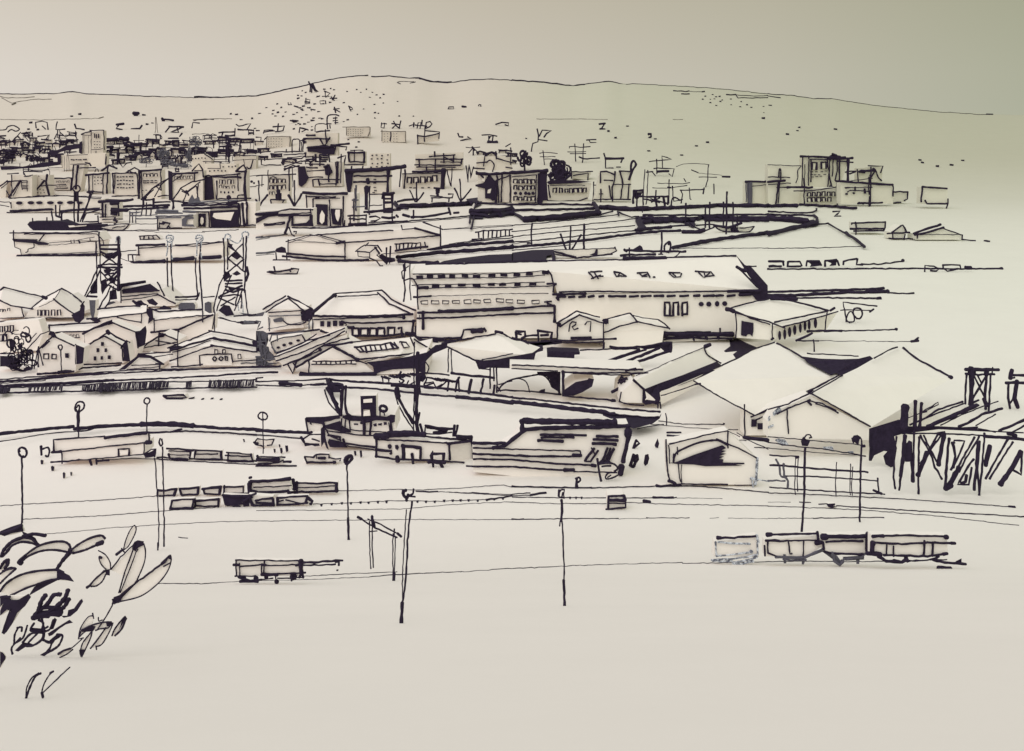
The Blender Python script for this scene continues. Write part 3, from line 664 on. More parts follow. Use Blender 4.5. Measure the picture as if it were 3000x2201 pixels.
# ---- continuing along tile B
o = block('apartment_block', 'block with three rows of small arched windows behind a statue', 'B', 1160, "105,930 292,930 292,1160 105,1160",
   "7 105,898 108,1070; 9 290,885 292,1080; 7 318,880 325,1045; 6 50,950 52,1040; 6 0,1032 70,1028", "8 0,945 350,932; ~7 120,970 150,955 185,970")
o.wins('B', "135,990 170,990 207,990 245,990 135,1048 170,1048 207,1048 245,1044", 26, 32, 'arch'); o.wins('B', "130,1100 155,1098", 20, 22, 'arch')
o = T('statue', 'small dark statue on a wide pedestal before the arched window block', 'statue', 'B').p('figure', i="20 195,1080 200,1150; 10 178,1110 180,1150; 10 215,1100 222,1160").p('pedestal', b="125,1155 250,1155 245,1190 130,1190", i="9 125,1158 252,1160; 8 130,1160 132,1190; 8 240,1165 235,1185")
def bare(tile, st, label):
    s = st.split('|')
    T('bare_tree', label, 'tree', tile, 'bare branching trees on the waterfront').p('trunk', i=s[0]).p('branch', i=s[1]).p('branch', i=s[2])
bare('B', "9 22,990 30,1212|12 0,1160 32,1205|12 102,1112 35,1205", 'bare three armed tree beside the statue, on its seaward side')
bare('B', "9 340,985 340,1216|14 285,1118 335,1208|12 402,1108 342,1208", 'bare three armed tree between the statue and the arcaded warehouse')
bare('B', "9 1410,1005 1415,1180|9 1350,1075 1405,1180|9 1475,1098 1420,1172", 'bare three armed tree beside the dark three deck truck stack')
bare('B', "9 1795,978 1802,1185|10 1745,1058 1800,1175|10 1895,1062 1808,1165", 'bare three armed tree before the black columned building')
bare('C', "11 517,1400 505,1640|12 428,1465 490,1640|12 608,1465 505,1625", 'bare three armed tree rising from the moored boats')
block('town_building', 'black jagged corner building between two rows of balconies', 'B', 1050, "365,870 600,860 600,1050 365,1050", "8 450,905 600,900; 8 460,962 590,958; 9 440,870 540,880; 9 250,885 380,860 ; 8 280,800 400,795 435,770; 8 400,820 520,800", fill="368,865 430,862 445,930 465,960 440,1010 400,1045 375,1030")
block('town_building', 'balcony fronted building with thick crossed beams', 'B', 1050, "500,830 760,830 760,1040 500,1040", "9 505,980 600,975 740,980; 8 550,1020 705,1018; 9 705,830 705,1030; 12 720,830 715,1010; 9 500,980 505,1040; 10 640,860 640,1000; 8 750,760 745,1010; 9 550,980 560,1030", "14 600,870 640,850 660,920; 9 560,760 560,860; 9 480,845 600,845", rfill="600,870 630,840 670,900 650,945 610,940")
o = block('town_building', 'small box shaped building with a thick dark frame and crossed panes', 'B', 860, "808,735 962,735 962,860 808,860", "12 815,740 820,820; 14 955,740 948,830; 9 825,825 960,825; 7 865,725 865,820; 8 730,850 945,845; 9 750,775 745,1000", "14 808,745 955,742; 7 830,722 945,722")
block('town_building', 'dark stacked roofs rising above the box framed building', 'B', 770, "445,570 720,570 720,770 445,770", "10 440,590 520,590; 10 430,620 650,620; 10 450,700 640,690; 9 610,540 620,660; 9 560,620 600,690 650,610; 12 520,760 530,880; 10 640,760 650,840; 14 660,680 820,665; 9 640,690 800,690 790,720; 8 700,680 700,720", rfill="450,690 560,680 600,670 700,700 690,760 600,760 530,740 455,735")
o = block('warehouse', 'arcaded dark warehouse with two tall oval openings on the old quay', 'B', 1392, "430,1100 890,1100 890,1392 430,1392",
   "9 440,1120 450,1235; 9 500,1150 502,1390; 9 645,1160 655,1390; 10 770,1130 765,1385; 10 860,1150 862,1340; 9 870,1060 880,1250; 6 500,1390 820,1392", "17 410,1097 600,1105 800,1103; 9 450,1130 700,1135; 7 500,1150 740,1145", rfill="520,1130 560,1130 560,1150 520,1150", cat='warehouse')
o.p('opening', f="525,1195 632,1200 628,1385 530,1375").sub('arch', w="580,1250 605,1290 600,1350 580,1372 560,1350 562,1290")
o.p('opening', f="655,1235 758,1238 748,1385 672,1372").sub('arch', w="700,1245 738,1245 738,1300 722,1350 706,1330 695,1280")
o.p('door', i="10 880,1030 880,1250; 9 850,1160 900,1160; 9 850,1220 960,1220", m=2)
o = block('town_building', 'flat roofed building with a heavy dark corner and long balcony rails', 'B', 1110, "785,900 1180,890 1180,1110 785,1110",
   "12 860,948 1195,948; 12 860,1002 1160,998; 15 1162,900 1157,1085; 8 1180,900 1172,950; 8 940,860 935,900; 20 980,980 985,1015", "26 790,905 1100,892 1310,866; 9 1130,890 1280,880", fill="780,905 862,900 850,960 848,1010 830,1100 805,1095 790,1000")
o.wins('B', "1045,980 1045,1012 1045,1048 1050,1078 1035,1095", 24, 9)
o = T('dark_figure', 'tall dark round topped tank standing before the balcony rails', 'tank', 'B').p('body', f="948,1050 965,1030 990,1035 1000,1060 985,1110 985,1250 955,1245 955,1110").p('frame', i="9 1000,1040 995,1290; 8 1000,1110 1120,1108; 7 1000,1210 1110,1205")
o = T('stacked_truck', 'dark three deck truck stack with pale slots', 'truck', 'B').p('body', f="1115,1110 1212,1110 1205,1275 1118,1275").p('slot', w="1135,1125 1185,1125 1185,1140 1135,1140").p('slot', w="1135,1158 1185,1158 1185,1170 1135,1170").p('slot', w="1135,1195 1190,1192 1190,1225 1135,1230").p('rail', i="14 1120,1100 1215,1100; 9 1115,1110 1112,1150")
o = block('apartment_block', 'block with five letter shaped windows and a thick dark end wall', 'B', 1060, "1285,925 1660,905 1660,1060 1285,1060",
   "9 1278,880 1265,1040; 10 1312,895 1306,1055; 28 1650,895 1640,1055; 8 1680,900 1710,1030; 8 1725,880 1715,1040", "14 1378,912 1660,905; 7 1290,930 1650,922")
o.wins('B', "1350,985 1408,982 1468,980 1522,975 1572,970", 34, 46, 'arch'); o.wins('B', "1360,1050 1395,1053 1465,1053 1520,1050", 22, 9)
block('town_building', 'stack of long overlapping roofs striped with thin lines', 'B', 890, "1400,760 1820,740 1820,890 1400,890", "9 1405,805 1620,800 1820,800; 9 1395,852 1600,855 1800,855; 8 1410,870 1750,870; 9 1435,800 1438,870; 9 1500,870 1500,900; 9 1580,800 1575,900; 9 1650,750 1655,830; 9 1740,765 1735,830; 9 1810,800 1805,845", "9 1525,775 1750,765; 9 1570,735 1575,780; 8 1650,780 1740,820; 7 1625,825 1800,828")
block('town_building', 'tangle of thin posts and loops above the black columned building', 'B', 900, "1940,780 2252,770 2252,900 1940,900", "8 2020,740 2000,860; 9 1940,835 2030,825; ~9 2030,830 2060,810 2095,850 2080,910; 9 2110,735 2115,800; 9 2115,795 2252,830; 8 1850,860 1862,1000 1875,850 1890,970 1915,870; 9 1910,880 2010,885; 8 2195,690 2240,665; 8 2200,725 2252,730; 8 2200,780 2252,770; 8 2200,870 2252,880; 8 2240,700 2240,850")
o = block('town_building', 'black columned building between a bare tree and the twenty window block', 'B', 1180, "1950,920 2252,910 2252,1180 1950,1180", "10 2120,945 2135,1185; 10 2165,940 2158,1180; 10 2235,940 2238,1180; 14 2115,990 2110,1180; 9 2120,985 2230,945", "18 1940,925 2050,935 2252,918; 10 1935,910 2000,960", fill="1930,1025 2000,1010 2050,930 2110,1000 2115,1160 2080,1168 2060,1150 2015,1145 2015,1060 1930,1040")
o.p('arch', w="2040,1070 2070,1060 2060,1100 2035,1100").p('arch', w="1990,960 2020,945 2010,1000 1985,990")
o = T('market_stall', 'small table like stall on legs between two bare trees', 'stall', 'B').p('counter', i="9 1535,1125 1640,1130; 8 1550,1140 1550,1180; 9 1540,1140 1720,1140; 8 1700,1140 1695,1180").p('canopy', i="16 1590,1070 1600,1120; 10 1565,1055 1655,1060", f="1580,1060 1620,1060 1615,1100 1580,1110").p('box', i="9 1690,1105 1735,1108 1725,1140")
o = block('apartment_block', 'block with twenty small arched windows beside a black side wall', 'C', 1190, "0,920 310,905 310,1190 0,1190",
   "7 215,940 205,1180; 9 235,930 225,1185; 7 60,1188 230,1182; 7 0,955 220,940", "20 0,918 150,912 310,902", fill="232,925 312,905 305,990 318,1165 272,1165 265,1195 225,1190")
for yy in (993, 1048, 1100, 1145): o.wins('C', f"30,{yy} 75,{yy+3} 120,{yy} 150,{yy+4} 185,{yy}", 30, 30, 'arch' if yy != 1100 else 'oval')
o = block('town_building', 'low building with a single row of seven arched windows', 'C', 1170, "318,1010 700,1010 668,1170 318,1170", "9 318,1030 335,1140; 8 280,1168 420,1170 600,1165 660,1140; 6 340,1030 640,1030; 8 720,1000 712,1165; 7 720,1030 775,1030", None, rfill="300,1005 340,985 560,985 700,1000 600,1010 330,1022")
o.wins('C', "375,1075 430,1075 480,1077 520,1077 560,1075 600,1073 640,1072", 30, 36, 'arch')
bushy('C', 410, 900, 110, 90, 'black bushy tree over the low seven window building', 24, foot=995, lw=14, dense=5)
bushy('C', 110, 800, 60, 70, 'dark curly tree rising behind the twenty window block', 12, foot=900, lw=12, dense=3)
block('town_building', 'open frame building of crooked posts beside the low seven window one', 'C', 1160, "775,910 1050,905 1050,1160 720,1160", "10 778,1010 780,910 830,908 900,935; 10 905,910 905,980 880,1050 885,1170; 9 810,985 890,990; 9 855,1035 875,1150; 7 890,1025 1045,1022; 9 975,1010 955,1150; 9 1030,1020 1020,1150; 9 720,1155 1040,1155; 9 780,1065 780,1180; 7 765,1110 800,1105", "10 945,905 1050,910; 10 950,910 975,1010; ~14 1030,980 1060,900 1090,850 1070,815 1050,840 1045,900")
block('town_building', 'thin outlined shed with a flag like roof behind the low window row', 'C', 985, "530,910 700,912 670,985 530,970", "8 525,912 710,910; 8 540,945 670,925 668,985; 8 520,870 522,970")
o = T('scaffold', 'scribbled dark scaffold standing at the foot of the thin arched roofs', 'scaffold', 'C').p('frame', i="14 1070,1080 1150,1075; 14 1072,1080 1065,1190; 12 1095,1085 1100,1240; 9 1150,1080 1155,1200; 12 1110,1130 1380,1130; 10 1160,1150 1300,1180; 14 1260,1140 1275,1210; 14 1330,1130 1345,1210; 10 1375,1130 1370,1200; 9 1220,1150 1360,1190; 9 1225,1180 1300,1135; 8 1265,1075 1262,1140; 8 1415,1040 1420,1170 1500,1155; ~10 1400,1210 1410,1150 1440,1140 1480,1165", f="1075,1090 1150,1090 1140,1110 1110,1150 1080,1150")
T('harbour_mast', 'tallest thin mast rising from the scaffold', 'mast', 'C', yb=1270).p('pole', i="7 1168,890 1158,1080 1150,1270; 7 1198,900 1190,1080 1180,1200").p('crosstree', i="8 1180,915 1240,908")
T('harbour_mast', 'thin mast crossing two sloping spars above the scaffold', 'mast', 'C', yb=1200).p('pole', i="8 1382,980 1380,1190").p('crosstree', i="9 1370,1050 1395,1050")
o = block('town_building', 'flat roofed frame building with a thick grey post by the dock rails', 'C', 1190, "2055,995 2252,990 2252,1190 2055,1190", "7 2058,1000 2062,1175; 9 2075,1000 2075,1180; 22 2095,1010 2092,1190; 8 2110,1000 2108,1180; 8 2050,1000 2065,1010", "14 2055,1000 2252,995; 6 2110,1040 2252,1025", m=2)
# ---- tile D
o = T('tower_block', 'tall tower with two arched windows and a heavy dark cornice far down the waterfront', 'building', 'D', t=16, yb=1055)
o.p('wall', b="305,785 710,800 630,1055 305,1055", i="8 305,785 300,1035; 6 325,850 325,1035; 8 358,770 355,1035; 8 380,810 378,1000; 9 520,800 535,900 560,1050; 8 545,800 540,900 525,1050; 8 575,810 565,950; 9 610,800 608,900 590,990; 10 630,800 625,1020; 16 705,810 705,990; 14 545,1040 570,1055")
o.p('roof', i="13 288,776 480,783 680,785; 14 600,795 745,793; 8 370,803 600,800; 9 620,820 752,830; 14 565,755 600,770", f="515,788 560,760 640,770 650,800 520,805")
o.wins('D', "408,858 490,855", 40, 60, 'arch'); o.wins('D', "385,912 425,912 475,910 510,905 385,936 415,938 450,938 500,935 390,958 430,955 465,950", 24, 7)
o = T('apartment_block', 'lower block with two rows of arched windows under the tall cornice tower', 'building', 'D', t=16, yb=1200)
o.p('wall', b="312,1055 608,1050 608,1200 312,1200", i="9 318,970 318,1200; 8 605,1010 610,1200; 8 225,1082 360,1080 600,1048; 14 170,1048 390,1048; 7 90,1050 180,1048; 8 600,1045 650,1043")
o.wins('D', "362,1110 402,1108 445,1108 490,1105 535,1105 575,1105", 28, 34, 'arch'); o.wins('D', "362,1158 402,1157 445,1157 490,1155 540,1155", 28, 32, 'arch')
o = block('town_building', 'long low building with a heavy roof edge beyond the cornice tower', 'D', 1195, "640,1000 1100,1025 1100,1195 640,1195", "9 905,870 898,1215; 8 885,960 888,1110; 9 1100,1020 1100,1125; 7 675,1050 920,1048; 9 680,1055 720,1052; ~8 700,1090 740,1075 900,1085; 9 765,1045 765,1080; 12 850,1060 855,1100", "14 595,992 900,1015 1100,1028; 6 720,990 920,970")
o.wins('D', "692,1107 755,1100", 26, 18, 'oval')
block('town_building', 'crooked gabled frame behind the long low building', 'D', 1000, "790,880 1010,860 1000,1000 790,1000", "8 880,860 1010,860 992,920; 16 815,905 940,900; 14 925,885 940,900; 9 940,905 905,960; ~9 950,905 970,960 1000,990; 8 785,890 795,1000; 9 680,915 775,905; 10 720,930 770,910; 14 800,910 850,915; 12 900,940 900,1015")
T('mooring_rail', 'short thick rail with an upright post near the long low building', 'rail', 'D').p('post', i="10 893,1130 890,1218").p('rail', i="12 790,1190 890,1188 1008,1183; 9 800,1180 840,1195")
block('quayside_hut', 'open topped square hut outlined with broken lines', 'D', 1195, "1060,1085 1225,1090 1210,1175 1060,1195", "9 1060,1090 1068,1150 1060,1195; 9 1065,1192 1170,1178; 10 1228,1090 1225,1150 1200,1165; 9 1045,1085 1095,1090", "11 1050,1085 1230,1090")
block('quayside_hut', 'separate square hut outlined in three broken strokes farthest out', 'D', 1235, "1355,1045 1580,1055 1580,1195 1355,1195", "10 1360,1040 1348,1175; 10 1382,1165 1400,1192 1560,1195 1582,1190; 9 1582,1150 1585,1190 1565,1232", "12 1360,1045 1575,1058")
block('harbour_shed', 'long flat shed drawn as a bar crossed by a short post', 'D', 1440, "770,1360 1030,1350 1025,1430 770,1430", "12 725,1412 1020,1412; 10 755,1435 1020,1428; 9 772,1355 775,1465; 9 1030,1350 1032,1400 1020,1425", "10 735,1375 735,1365 1030,1352", cat='shed')
o = block('harbour_shed', 'small peaked shed with a pointed roof beyond the pier', 'D', 1502, "1090,1450 1205,1450 1205,1502 1090,1502", "8 1095,1455 1100,1500; 8 1205,1465 1195,1512; 9 1065,1498 1200,1502 1520,1508", "10 1048,1453 1248,1447; 10 1090,1448 1170,1385 1185,1382 1220,1445", roofb="1090,1448 1175,1384 1230,1448", cat='shed')
block('harbour_shed', 'long low shed with a gently pitched roof at the end of the far shore', 'D', 1520, "1300,1465 1705,1465 1705,1510 1300,1510", "9 1315,1465 1312,1495; 8 1705,1465 1708,1505; 9 1705,1508 1825,1517", "14 1280,1455 1350,1430 1520,1375; 12 1290,1470 1400,1445 1545,1400; 8 1540,1408 1700,1465; 6 1340,1465 1700,1462", roofb="1300,1462 1530,1400 1705,1462", cat='shed')
mark('marker_buoy', 'zigzag dark buoy floating off the pier head', 'D', "11 570,1262 635,1260 580,1305 640,1302", cat='buoy')
block('town_building', 'thin flat roofs stepping down to the cornice tower', 'D', 1195, "0,850 290,860 290,1195 0,1195", "6 0,848 290,862; 8 0,958 190,962; 14 0,1000 150,988; 7 0,1025 200,1010; ~9 95,960 100,890 112,900 112,985; 10 95,1000 75,1150 68,1190; 8 105,1000 90,1190; 7 75,1050 170,1048; ~7 290,865 262,900 262,960 245,1010")
# ---------------------------------------------------------------- far docks, ships and piers
o = T('transit_shed', 'long low quay shed with seven dark oval openings', 'shed', 'A', t=14, yb=975)
o.p('wall', b="95,868 905,850 905,955 90,975", i="7 95,880 100,930; 8 60,972 250,960 470,945; 12 90,955 300,945 460,940; 15 535,960 700,945 900,935; 6 90,845 250,835 560,822; 6 290,828 560,822 890,835; 6 0,875 85,878 95,900; 6 0,905 80,915")
o.p('roof', i="7 80,848 250,832 560,820 890,850; 8 290,830 340,822 390,832")
o.wins('A', "168,886 270,884 345,884 442,884 527,884 618,882 700,884", 60, 28, 'oval', name='opening')
o = T('quay_crane', 'tall dock crane with a ring shaped head and leaning boom beside the quay shed', 'crane', 'A', yb=1055)
o.p('mast', i="9 655,790 652,1050; 12 678,790 690,900 685,1050; 8 690,880 690,1050", f="655,790 692,790 690,880 655,870", m=1)
o.p('ring', i="~9 665,790 642,765 655,738 690,735 705,765 688,790")
o.p('boom', i="9 795,800 780,870 705,1050; 9 815,790 790,850 735,1000 722,1050; 12 765,790 825,785; 9 780,640 785,780")
o.p('brace', i="9 905,940 760,975 725,1052 860,1050; 9 535,960 540,1050; 9 455,960 465,1060")
T('loading_arch', 'rounded loading arch at the stern of the black freighter', 'arch', 'A', yb=1060).p('leg', i="9 490,905 490,1000; 8 525,905 525,1010; 12 500,1000 540,1010").p('arch', i="~9 545,1050 545,980 570,965 640,955; ~9 555,1040 600,1035 630,1060 670,1065; 9 860,1000 865,1060")
T('quayside_hut', 'cluster of stacked crates and posts at the end of the oval windowed shed', 'hut', 'A', yb=1060).p('wall', b="880,880 1040,870 1040,1040 880,1060", i="16 870,875 1100,868 1170,858; 12 900,880 905,1010; 9 930,900 925,1010; 20 975,890 1040,885; 20 980,950 1120,950; 9 1040,880 1045,1000; 7 835,985 940,985; 7 880,1010 1020,1008; 7 900,1030 1080,1025; 8 1140,960 1140,1060; 8 1165,970 1165,1060", f="975,925 1040,930 1030,1000 970,990")
T('dock_beams', 'long parallel beams of the dock behind the paired luffing cranes', 'dock', 'A', yb=960).p('beam', i="14 1050,918 1250,910 1490,905; 14 1050,945 1200,940 1480,925; 10 1360,880 1500,875").p('beam', i="7 980,828 1210,820; 7 1390,830 1440,818 1470,820; 9 930,860 1160,858", m=1).p('post', i="8 1260,880 1245,990; 8 1290,880 1285,1000; 10 1345,850 1355,930; 9 1330,930 1320,1000", m=1)
def crane(label, jib, cab, legs, yb):
    T('luffing_crane', label, 'crane', 'A', yb=yb).p('jib', i=jib).p('cab', i=cab[0], f=cab[1]).p('leg', i=legs[0]).p('leg', i=legs[1])
crane('luffing crane with one long open jib reaching toward the dark pillar', "9 1245,855 1360,740 1445,690 1545,635; 8 1330,760 1420,720 1490,665; 8 1250,855 1350,770; 7 1375,740 1415,775; 8 1420,730 1360,830", ("10 1250,855 1350,855; 9 1245,850 1290,835", "1245,860 1285,832 1290,870"), ("12 1260,850 1262,920", "12 1350,850 1352,920"), 925)
crane('luffing crane with a triangulated jib reaching to the solid black tower', "9 1520,860 1590,755 1690,700 1800,678; 8 1590,760 1640,790 1760,700; 8 1600,780 1640,800 1720,740; 8 1640,800 1615,870; 10 1640,780 1660,820", ("12 1510,865 1620,880; 10 1520,865 1530,930", "1600,870 1690,880 1680,910 1610,905"), ("11 1525,870 1520,940", "9 1730,740 1740,820 1735,860"), 950)
T('loading_gear', 'grey heap of loading gear and bollards along the quay below the black tower', 'gear', 'A', yb=920).p('heap', f="1660,860 1690,810 1710,850 1750,830 1760,870 1800,880 1790,910 1650,905", i="10 1600,905 1800,900; 9 1700,880 1900,870 2090,860; 9 1850,900 2060,880; 16 1380,950 1560,960; 16 1370,970 1600,980", m=2)
T('bollard', 'round headed dark bollard standing before the twelve window block', 'bollard', 'A').p('head', f="1990,830 2005,815 2025,818 2035,840 2020,855 1995,852").p('post', i="10 2010,850 2008,890")
o = T('dock_office', 'low flat roofed dock office with scribbled figures in its doorway', 'building', 'A', t=12, yb=1118)
o.p('wall', b="1385,1000 1700,990 1700,1100 1385,1118", i="9 1388,1000 1385,1118; 8 1390,1110 1600,1105; 9 1480,1090 1500,1110; 8 1400,1060 1400,1100; 12 1430,1060 1495,1065 1470,1100; 10 1410,1065 1440,1070")
o.p('roof', i="10 1370,1003 1600,1000 1700,990; 9 1375,1020 1590,1012; 14 1610,960 1720,965; 10 1140,975 1245,965 1240,1000 1150,995; 9 1190,1025 1380,1022; 7 1190,1000 1380,990; 7 1200,960 1195,1060", m=2)
o.p('pillar', f="1600,1030 1640,1000 1700,1005 1705,1025 1650,1030 1635,1075 1700,1075 1710,1095 1600,1090", m=2)
o = T('dock_gateway', 'pale gateway frame with a dark oval doorway', 'gateway', 'A', t=6, yb=1105).p('wall', b="1725,968 1840,965 1842,1100 1725,1105", i="9 1725,965 1840,963; 8 1835,965 1842,1100; 8 1722,1000 1722,1085").p('door', f="1735,980 1810,980 1808,1095 1740,1095").sub('arch', w="1765,1020 1775,1008 1790,1020 1790,1060 1775,1080 1762,1060")
o = T('transit_shed', 'black sided quay shed with a broad pale slanted opening', 'shed', 'A', t=14, yb=1105)
o.p('wall', b="1850,900 2250,880 2250,1080 1850,1105", f="1845,955 2090,945 2095,1090 1855,1103", i="12 1600,910 1850,905 2090,890; 16 1620,935 1850,930 2090,915; 9 1850,1105 2252,1080; 7 1600,900 2000,880 2090,870; 9 1990,890 2090,875")
o.p('opening', w="1880,975 2060,965 2045,1000 2030,1040 1900,1025 1870,1005")
o.p('pillar', w="2095,900 2180,900 2172,1085 2098,1088", i="10 2098,890 2098,1090; 14 2130,890 2150,1085; 9 2110,900 2115,1085; 12 2172,880 2172,1085; 9 2095,870 2150,860 2170,870")
o = T('transit_shed', 'dark fronted quay shed with long bars of light next to the arcaded warehouse', 'shed', 'B', t=14, yb=1400)
o.p('wall', b="0,1260 500,1235 500,1395 0,1420", i="16 0,1285 190,1270; 10 160,1265 300,1240 500,1245; 8 190,1290 480,1272; 12 200,1300 480,1290; 9 70,1375 250,1355; 9 75,1388 250,1368; 14 240,1355 250,1370; 9 480,1240 500,1390; 9 320,1405 620,1408 820,1390", f="0,1275 190,1268 195,1300 110,1310 60,1335 0,1370 0,1320 60,1300 0,1300; 310,1300 330,1295 330,1370 440,1360 470,1330 470,1290 500,1290 500,1390 310,1390")
o.p('brace', i="14 300,1300 275,1400 255,1450; 9 290,1400 310,1460 340,1480; 9 330,1440 355,1435 350,1455")
T('dock_wagon', 'stack of flat wagons and rails at the foot of the arcaded warehouse', 'wagon', 'B', yb=1390).p('body', i="10 810,1300 970,1295; 10 815,1325 970,1330; 18 820,1375 970,1370; 9 830,1300 830,1380; 9 970,1290 970,1390; 9 780,1340 780,1390; 12 1140,1250 950,1265; 9 980,1270 1270,1248; 8 990,1360 1330,1342; 5 980,1385 1300,1360")
T('dock_wagon', 'line of small dark wagons strung along the far quay', 'wagon', 'B', yb=1350).p('body', i="12 1000,1308 1050,1305 1095,1320 1060,1340 1015,1348; 14 1110,1310 1170,1320 1220,1310; 9 1195,1280 1200,1350; 16 1290,1290 1350,1305; 12 1235,1295 1245,1310")
T('quayside_ramp', 'low ramp with two hanging supports on the far quay', 'ramp', 'B', yb=1330).p('deck', i="14 1365,1310 1500,1305 1690,1272; 14 1740,1272 1785,1272").p('leg', i="12 1385,1250 1385,1320").p('leg', i="12 1695,1230 1710,1290")
# moored long ships / dark hulls
o = T('freighter', 'solid black freighter hull lying low against the quay', 'ship', 'A', t=12, yb=1132)
o.p('hull', b="240,1075 260,1050 560,1048 640,1080 890,1080 900,1095 870,1125 640,1130 300,1132 265,1105", mb=1)
o.p('deck', w="600,1085 760,1078 760,1088 610,1100", i="9 660,1080 890,1065; 8 285,1020 290,1050; 8 412,1018 412,1050")
T('rowing_boat', 'slim pale boat tied beside the black freighter', 'boat', 'A', yb=1132, t=4).p('hull', b="880,1100 1140,1075 1110,1115 1060,1130 960,1125", i="~9 860,1100 980,1125 1080,1125 1130,1080; 8 900,1090 1070,1070 1140,1070; 7 990,1105 1100,1090; 9 870,1125 1000,1130 1090,1128").p('cabin', i="9 1010,1020 1030,1060 1000,1070; 10 1000,1040 1035,1045")
one('quay', None, None, 'A', kind='structure', yb=1150, g=True, i="6 1090,1130 1400,1125; 4 1150,1130 1480,1145; 3 1480,1145 1800,1145; 5 1780,1140 2100,1122; 5 1140,1075 1240,1070 1380,1072")
one('quay', None, None, 'B', kind='structure', yb=1500, g=True, m=2, i="10 0,1500 80,1490 170,1480 270,1465; 5 0,1515 120,1495")
one('quay', None, None, 'B', kind='structure', yb=1400, g=True, i="9 360,1408 620,1410 960,1385 1300,1352 1600,1330 1880,1305; 5 980,1385 1400,1355 1880,1315; 14 1240,1180 1300,1165 1420,1165; 9 1290,1240 960,1270")
T('skiff', 'tiny open skiff of four boxes on the water between the pier and the quay', 'boat', 'A').p('hull', b="1230,1175 1370,1172 1405,1197 1240,1210", i="8 1225,1178 1375,1170 1405,1197; 8 1235,1210 1370,1203; 8 1230,1180 1235,1210; 8 1270,1180 1265,1205; 8 1310,1178 1310,1203; 8 1345,1176 1350,1200")
# moored barge on the near side of the dock
o = T('barge', 'long pale moored barge with a stepped stern and dark deck edge', 'barge', 'E', t=14, yb=300)
o.p('hull', b="120,165 880,175 860,292 190,300 180,245 135,220", i="7 120,165 130,220 180,242 188,288 150,300; ~7 295,182 298,225 250,240 245,262 225,270; 15 150,303 250,296 520,294 850,292; 5 250,285 600,278 860,263; 8 845,175 845,290; 9 870,90 880,300; 5 600,290 900,275")
o.p('deck', b="115,95 850,95 900,165 120,170", i="9 85,102 250,95 600,100 860,88; 7 210,110 600,105 850,108 905,165 915,200; 8 118,80 120,160; 5 430,188 600,175 830,135; 5 430,208 650,190 870,170; 6 625,160 628,190; 6 650,158 655,188; 9 690,160 700,185; 6 790,150 795,175")
o.p('bow', f="105,150 330,155 320,170 390,180 430,190 420,205 340,205 300,190 120,175", i="9 390,105 350,165")
o = T('barge', 'second moored barge, lying between the two lattice towers', 'barge', 'E', t=14, yb=360)
o.p('hull', b="1215,215 1960,180 1960,315 1180,360", i="7 1060,265 1200,250; 5 1055,320 1120,345; 8 1215,205 1225,295; 8 1125,290 1225,292; 8 1130,290 1130,345 1180,352; 8 1165,290 1170,345; 22 1190,362 1300,355 1450,345; 24 1520,335 1700,322; 22 1760,318 1940,308; 10 1150,350 1200,365")
o.p('deck', i="15 1200,208 1330,205 1450,200; 7 1225,235 1470,215 1700,213 1950,180; 8 1540,205 1600,205 1960,175")
one('quay', None, None, 'F', kind='structure', yb=320, g=True, m=2, i="12 0,285 60,280 160,268; 5 0,298 160,285; 6 0,140 60,130")
o = T('pier_shed', 'long low pitched pier shed with a ladder-like strip of windows', 'shed', 'F', t=8, yb=348)
o.p('wall', b="280,180 740,195 780,185 1620,130 1620,215 1260,290 1000,335 780,348 280,300", i="7 282,160 282,290; 9 782,170 784,350; 9 1622,35 1625,215; 6 1100,285 1400,260 1640,240")
o.p('roof', b="280,178 480,115 1200,75 1400,55 1620,130 1620,138 780,190", i="7 262,176 470,116; 5 290,185 500,118; 5 520,118 740,185; 7 560,120 780,176; 5 300,160 550,180 740,196; 9 475,118 800,98 1205,76; 9 790,183 1200,155 1620,122; 18 710,190 780,176; 8 1280,35 1285,70 1400,58; 14 1395,55 1500,85 1615,118; 9 1470,3 1560,40 1645,68")
o.p('plinth', i="13 275,280 400,292 560,302 790,308; 14 235,302 400,320 560,335 790,342 990,334")
o.p('window', w="1225,195 1450,185 1450,240 1230,250", i="8 1220,195 1450,183 1450,240; 14 1225,255 1320,240 1450,225 1510,220; 8 1235,200 1240,250; 8 1265,200 1260,240; 8 1300,200 1295,240; 8 1340,195 1335,235; 8 1375,195 1365,235; 8 1410,190 1400,230; 8 1485,180 1490,215")
o = T('pier_hut', 'tiny pitched hut leaning at the corner of the pier shed', 'hut', 'F', t=2, yb=310)
o.p('wall', b="895,260 1000,272 1060,225 1075,290 1000,312 895,305", i="7 897,262 897,305 995,312; 7 1000,272 998,310; 9 1000,320 1060,345 1090,385 1115,390; 8 1100,320 1060,290 1090,280")
o.p('roof', b="872,263 950,203 1070,208 1105,262 1060,220 1000,270", i="8 872,263 955,205 1070,210; 8 880,258 1000,270 1060,222; 10 1045,225 1085,275; 9 1070,208 1108,262; 7 990,185 960,215")
T('mooring_pile', 'pair of dark piles driven at the tip of the pier', 'piles', 'F', yb=375).p('pile', i="10 1148,230 1150,345").p('pile', i="10 1182,218 1180,345").p('collar', f="1080,290 1120,290 1150,310 1220,320 1225,350 1180,360 1180,380 1165,355 1150,380 1100,330")
o = T('mooring_dolphin', 'domed dark shelter on legs at the near end of the pier', 'shelter', 'F')
o.p('roof', f="163,262 180,235 225,218 258,230 268,275 200,272").p('leg', i="8 175,272 180,332").p('leg', i="8 268,272 272,330").p('base', i="12 152,338 298,338")
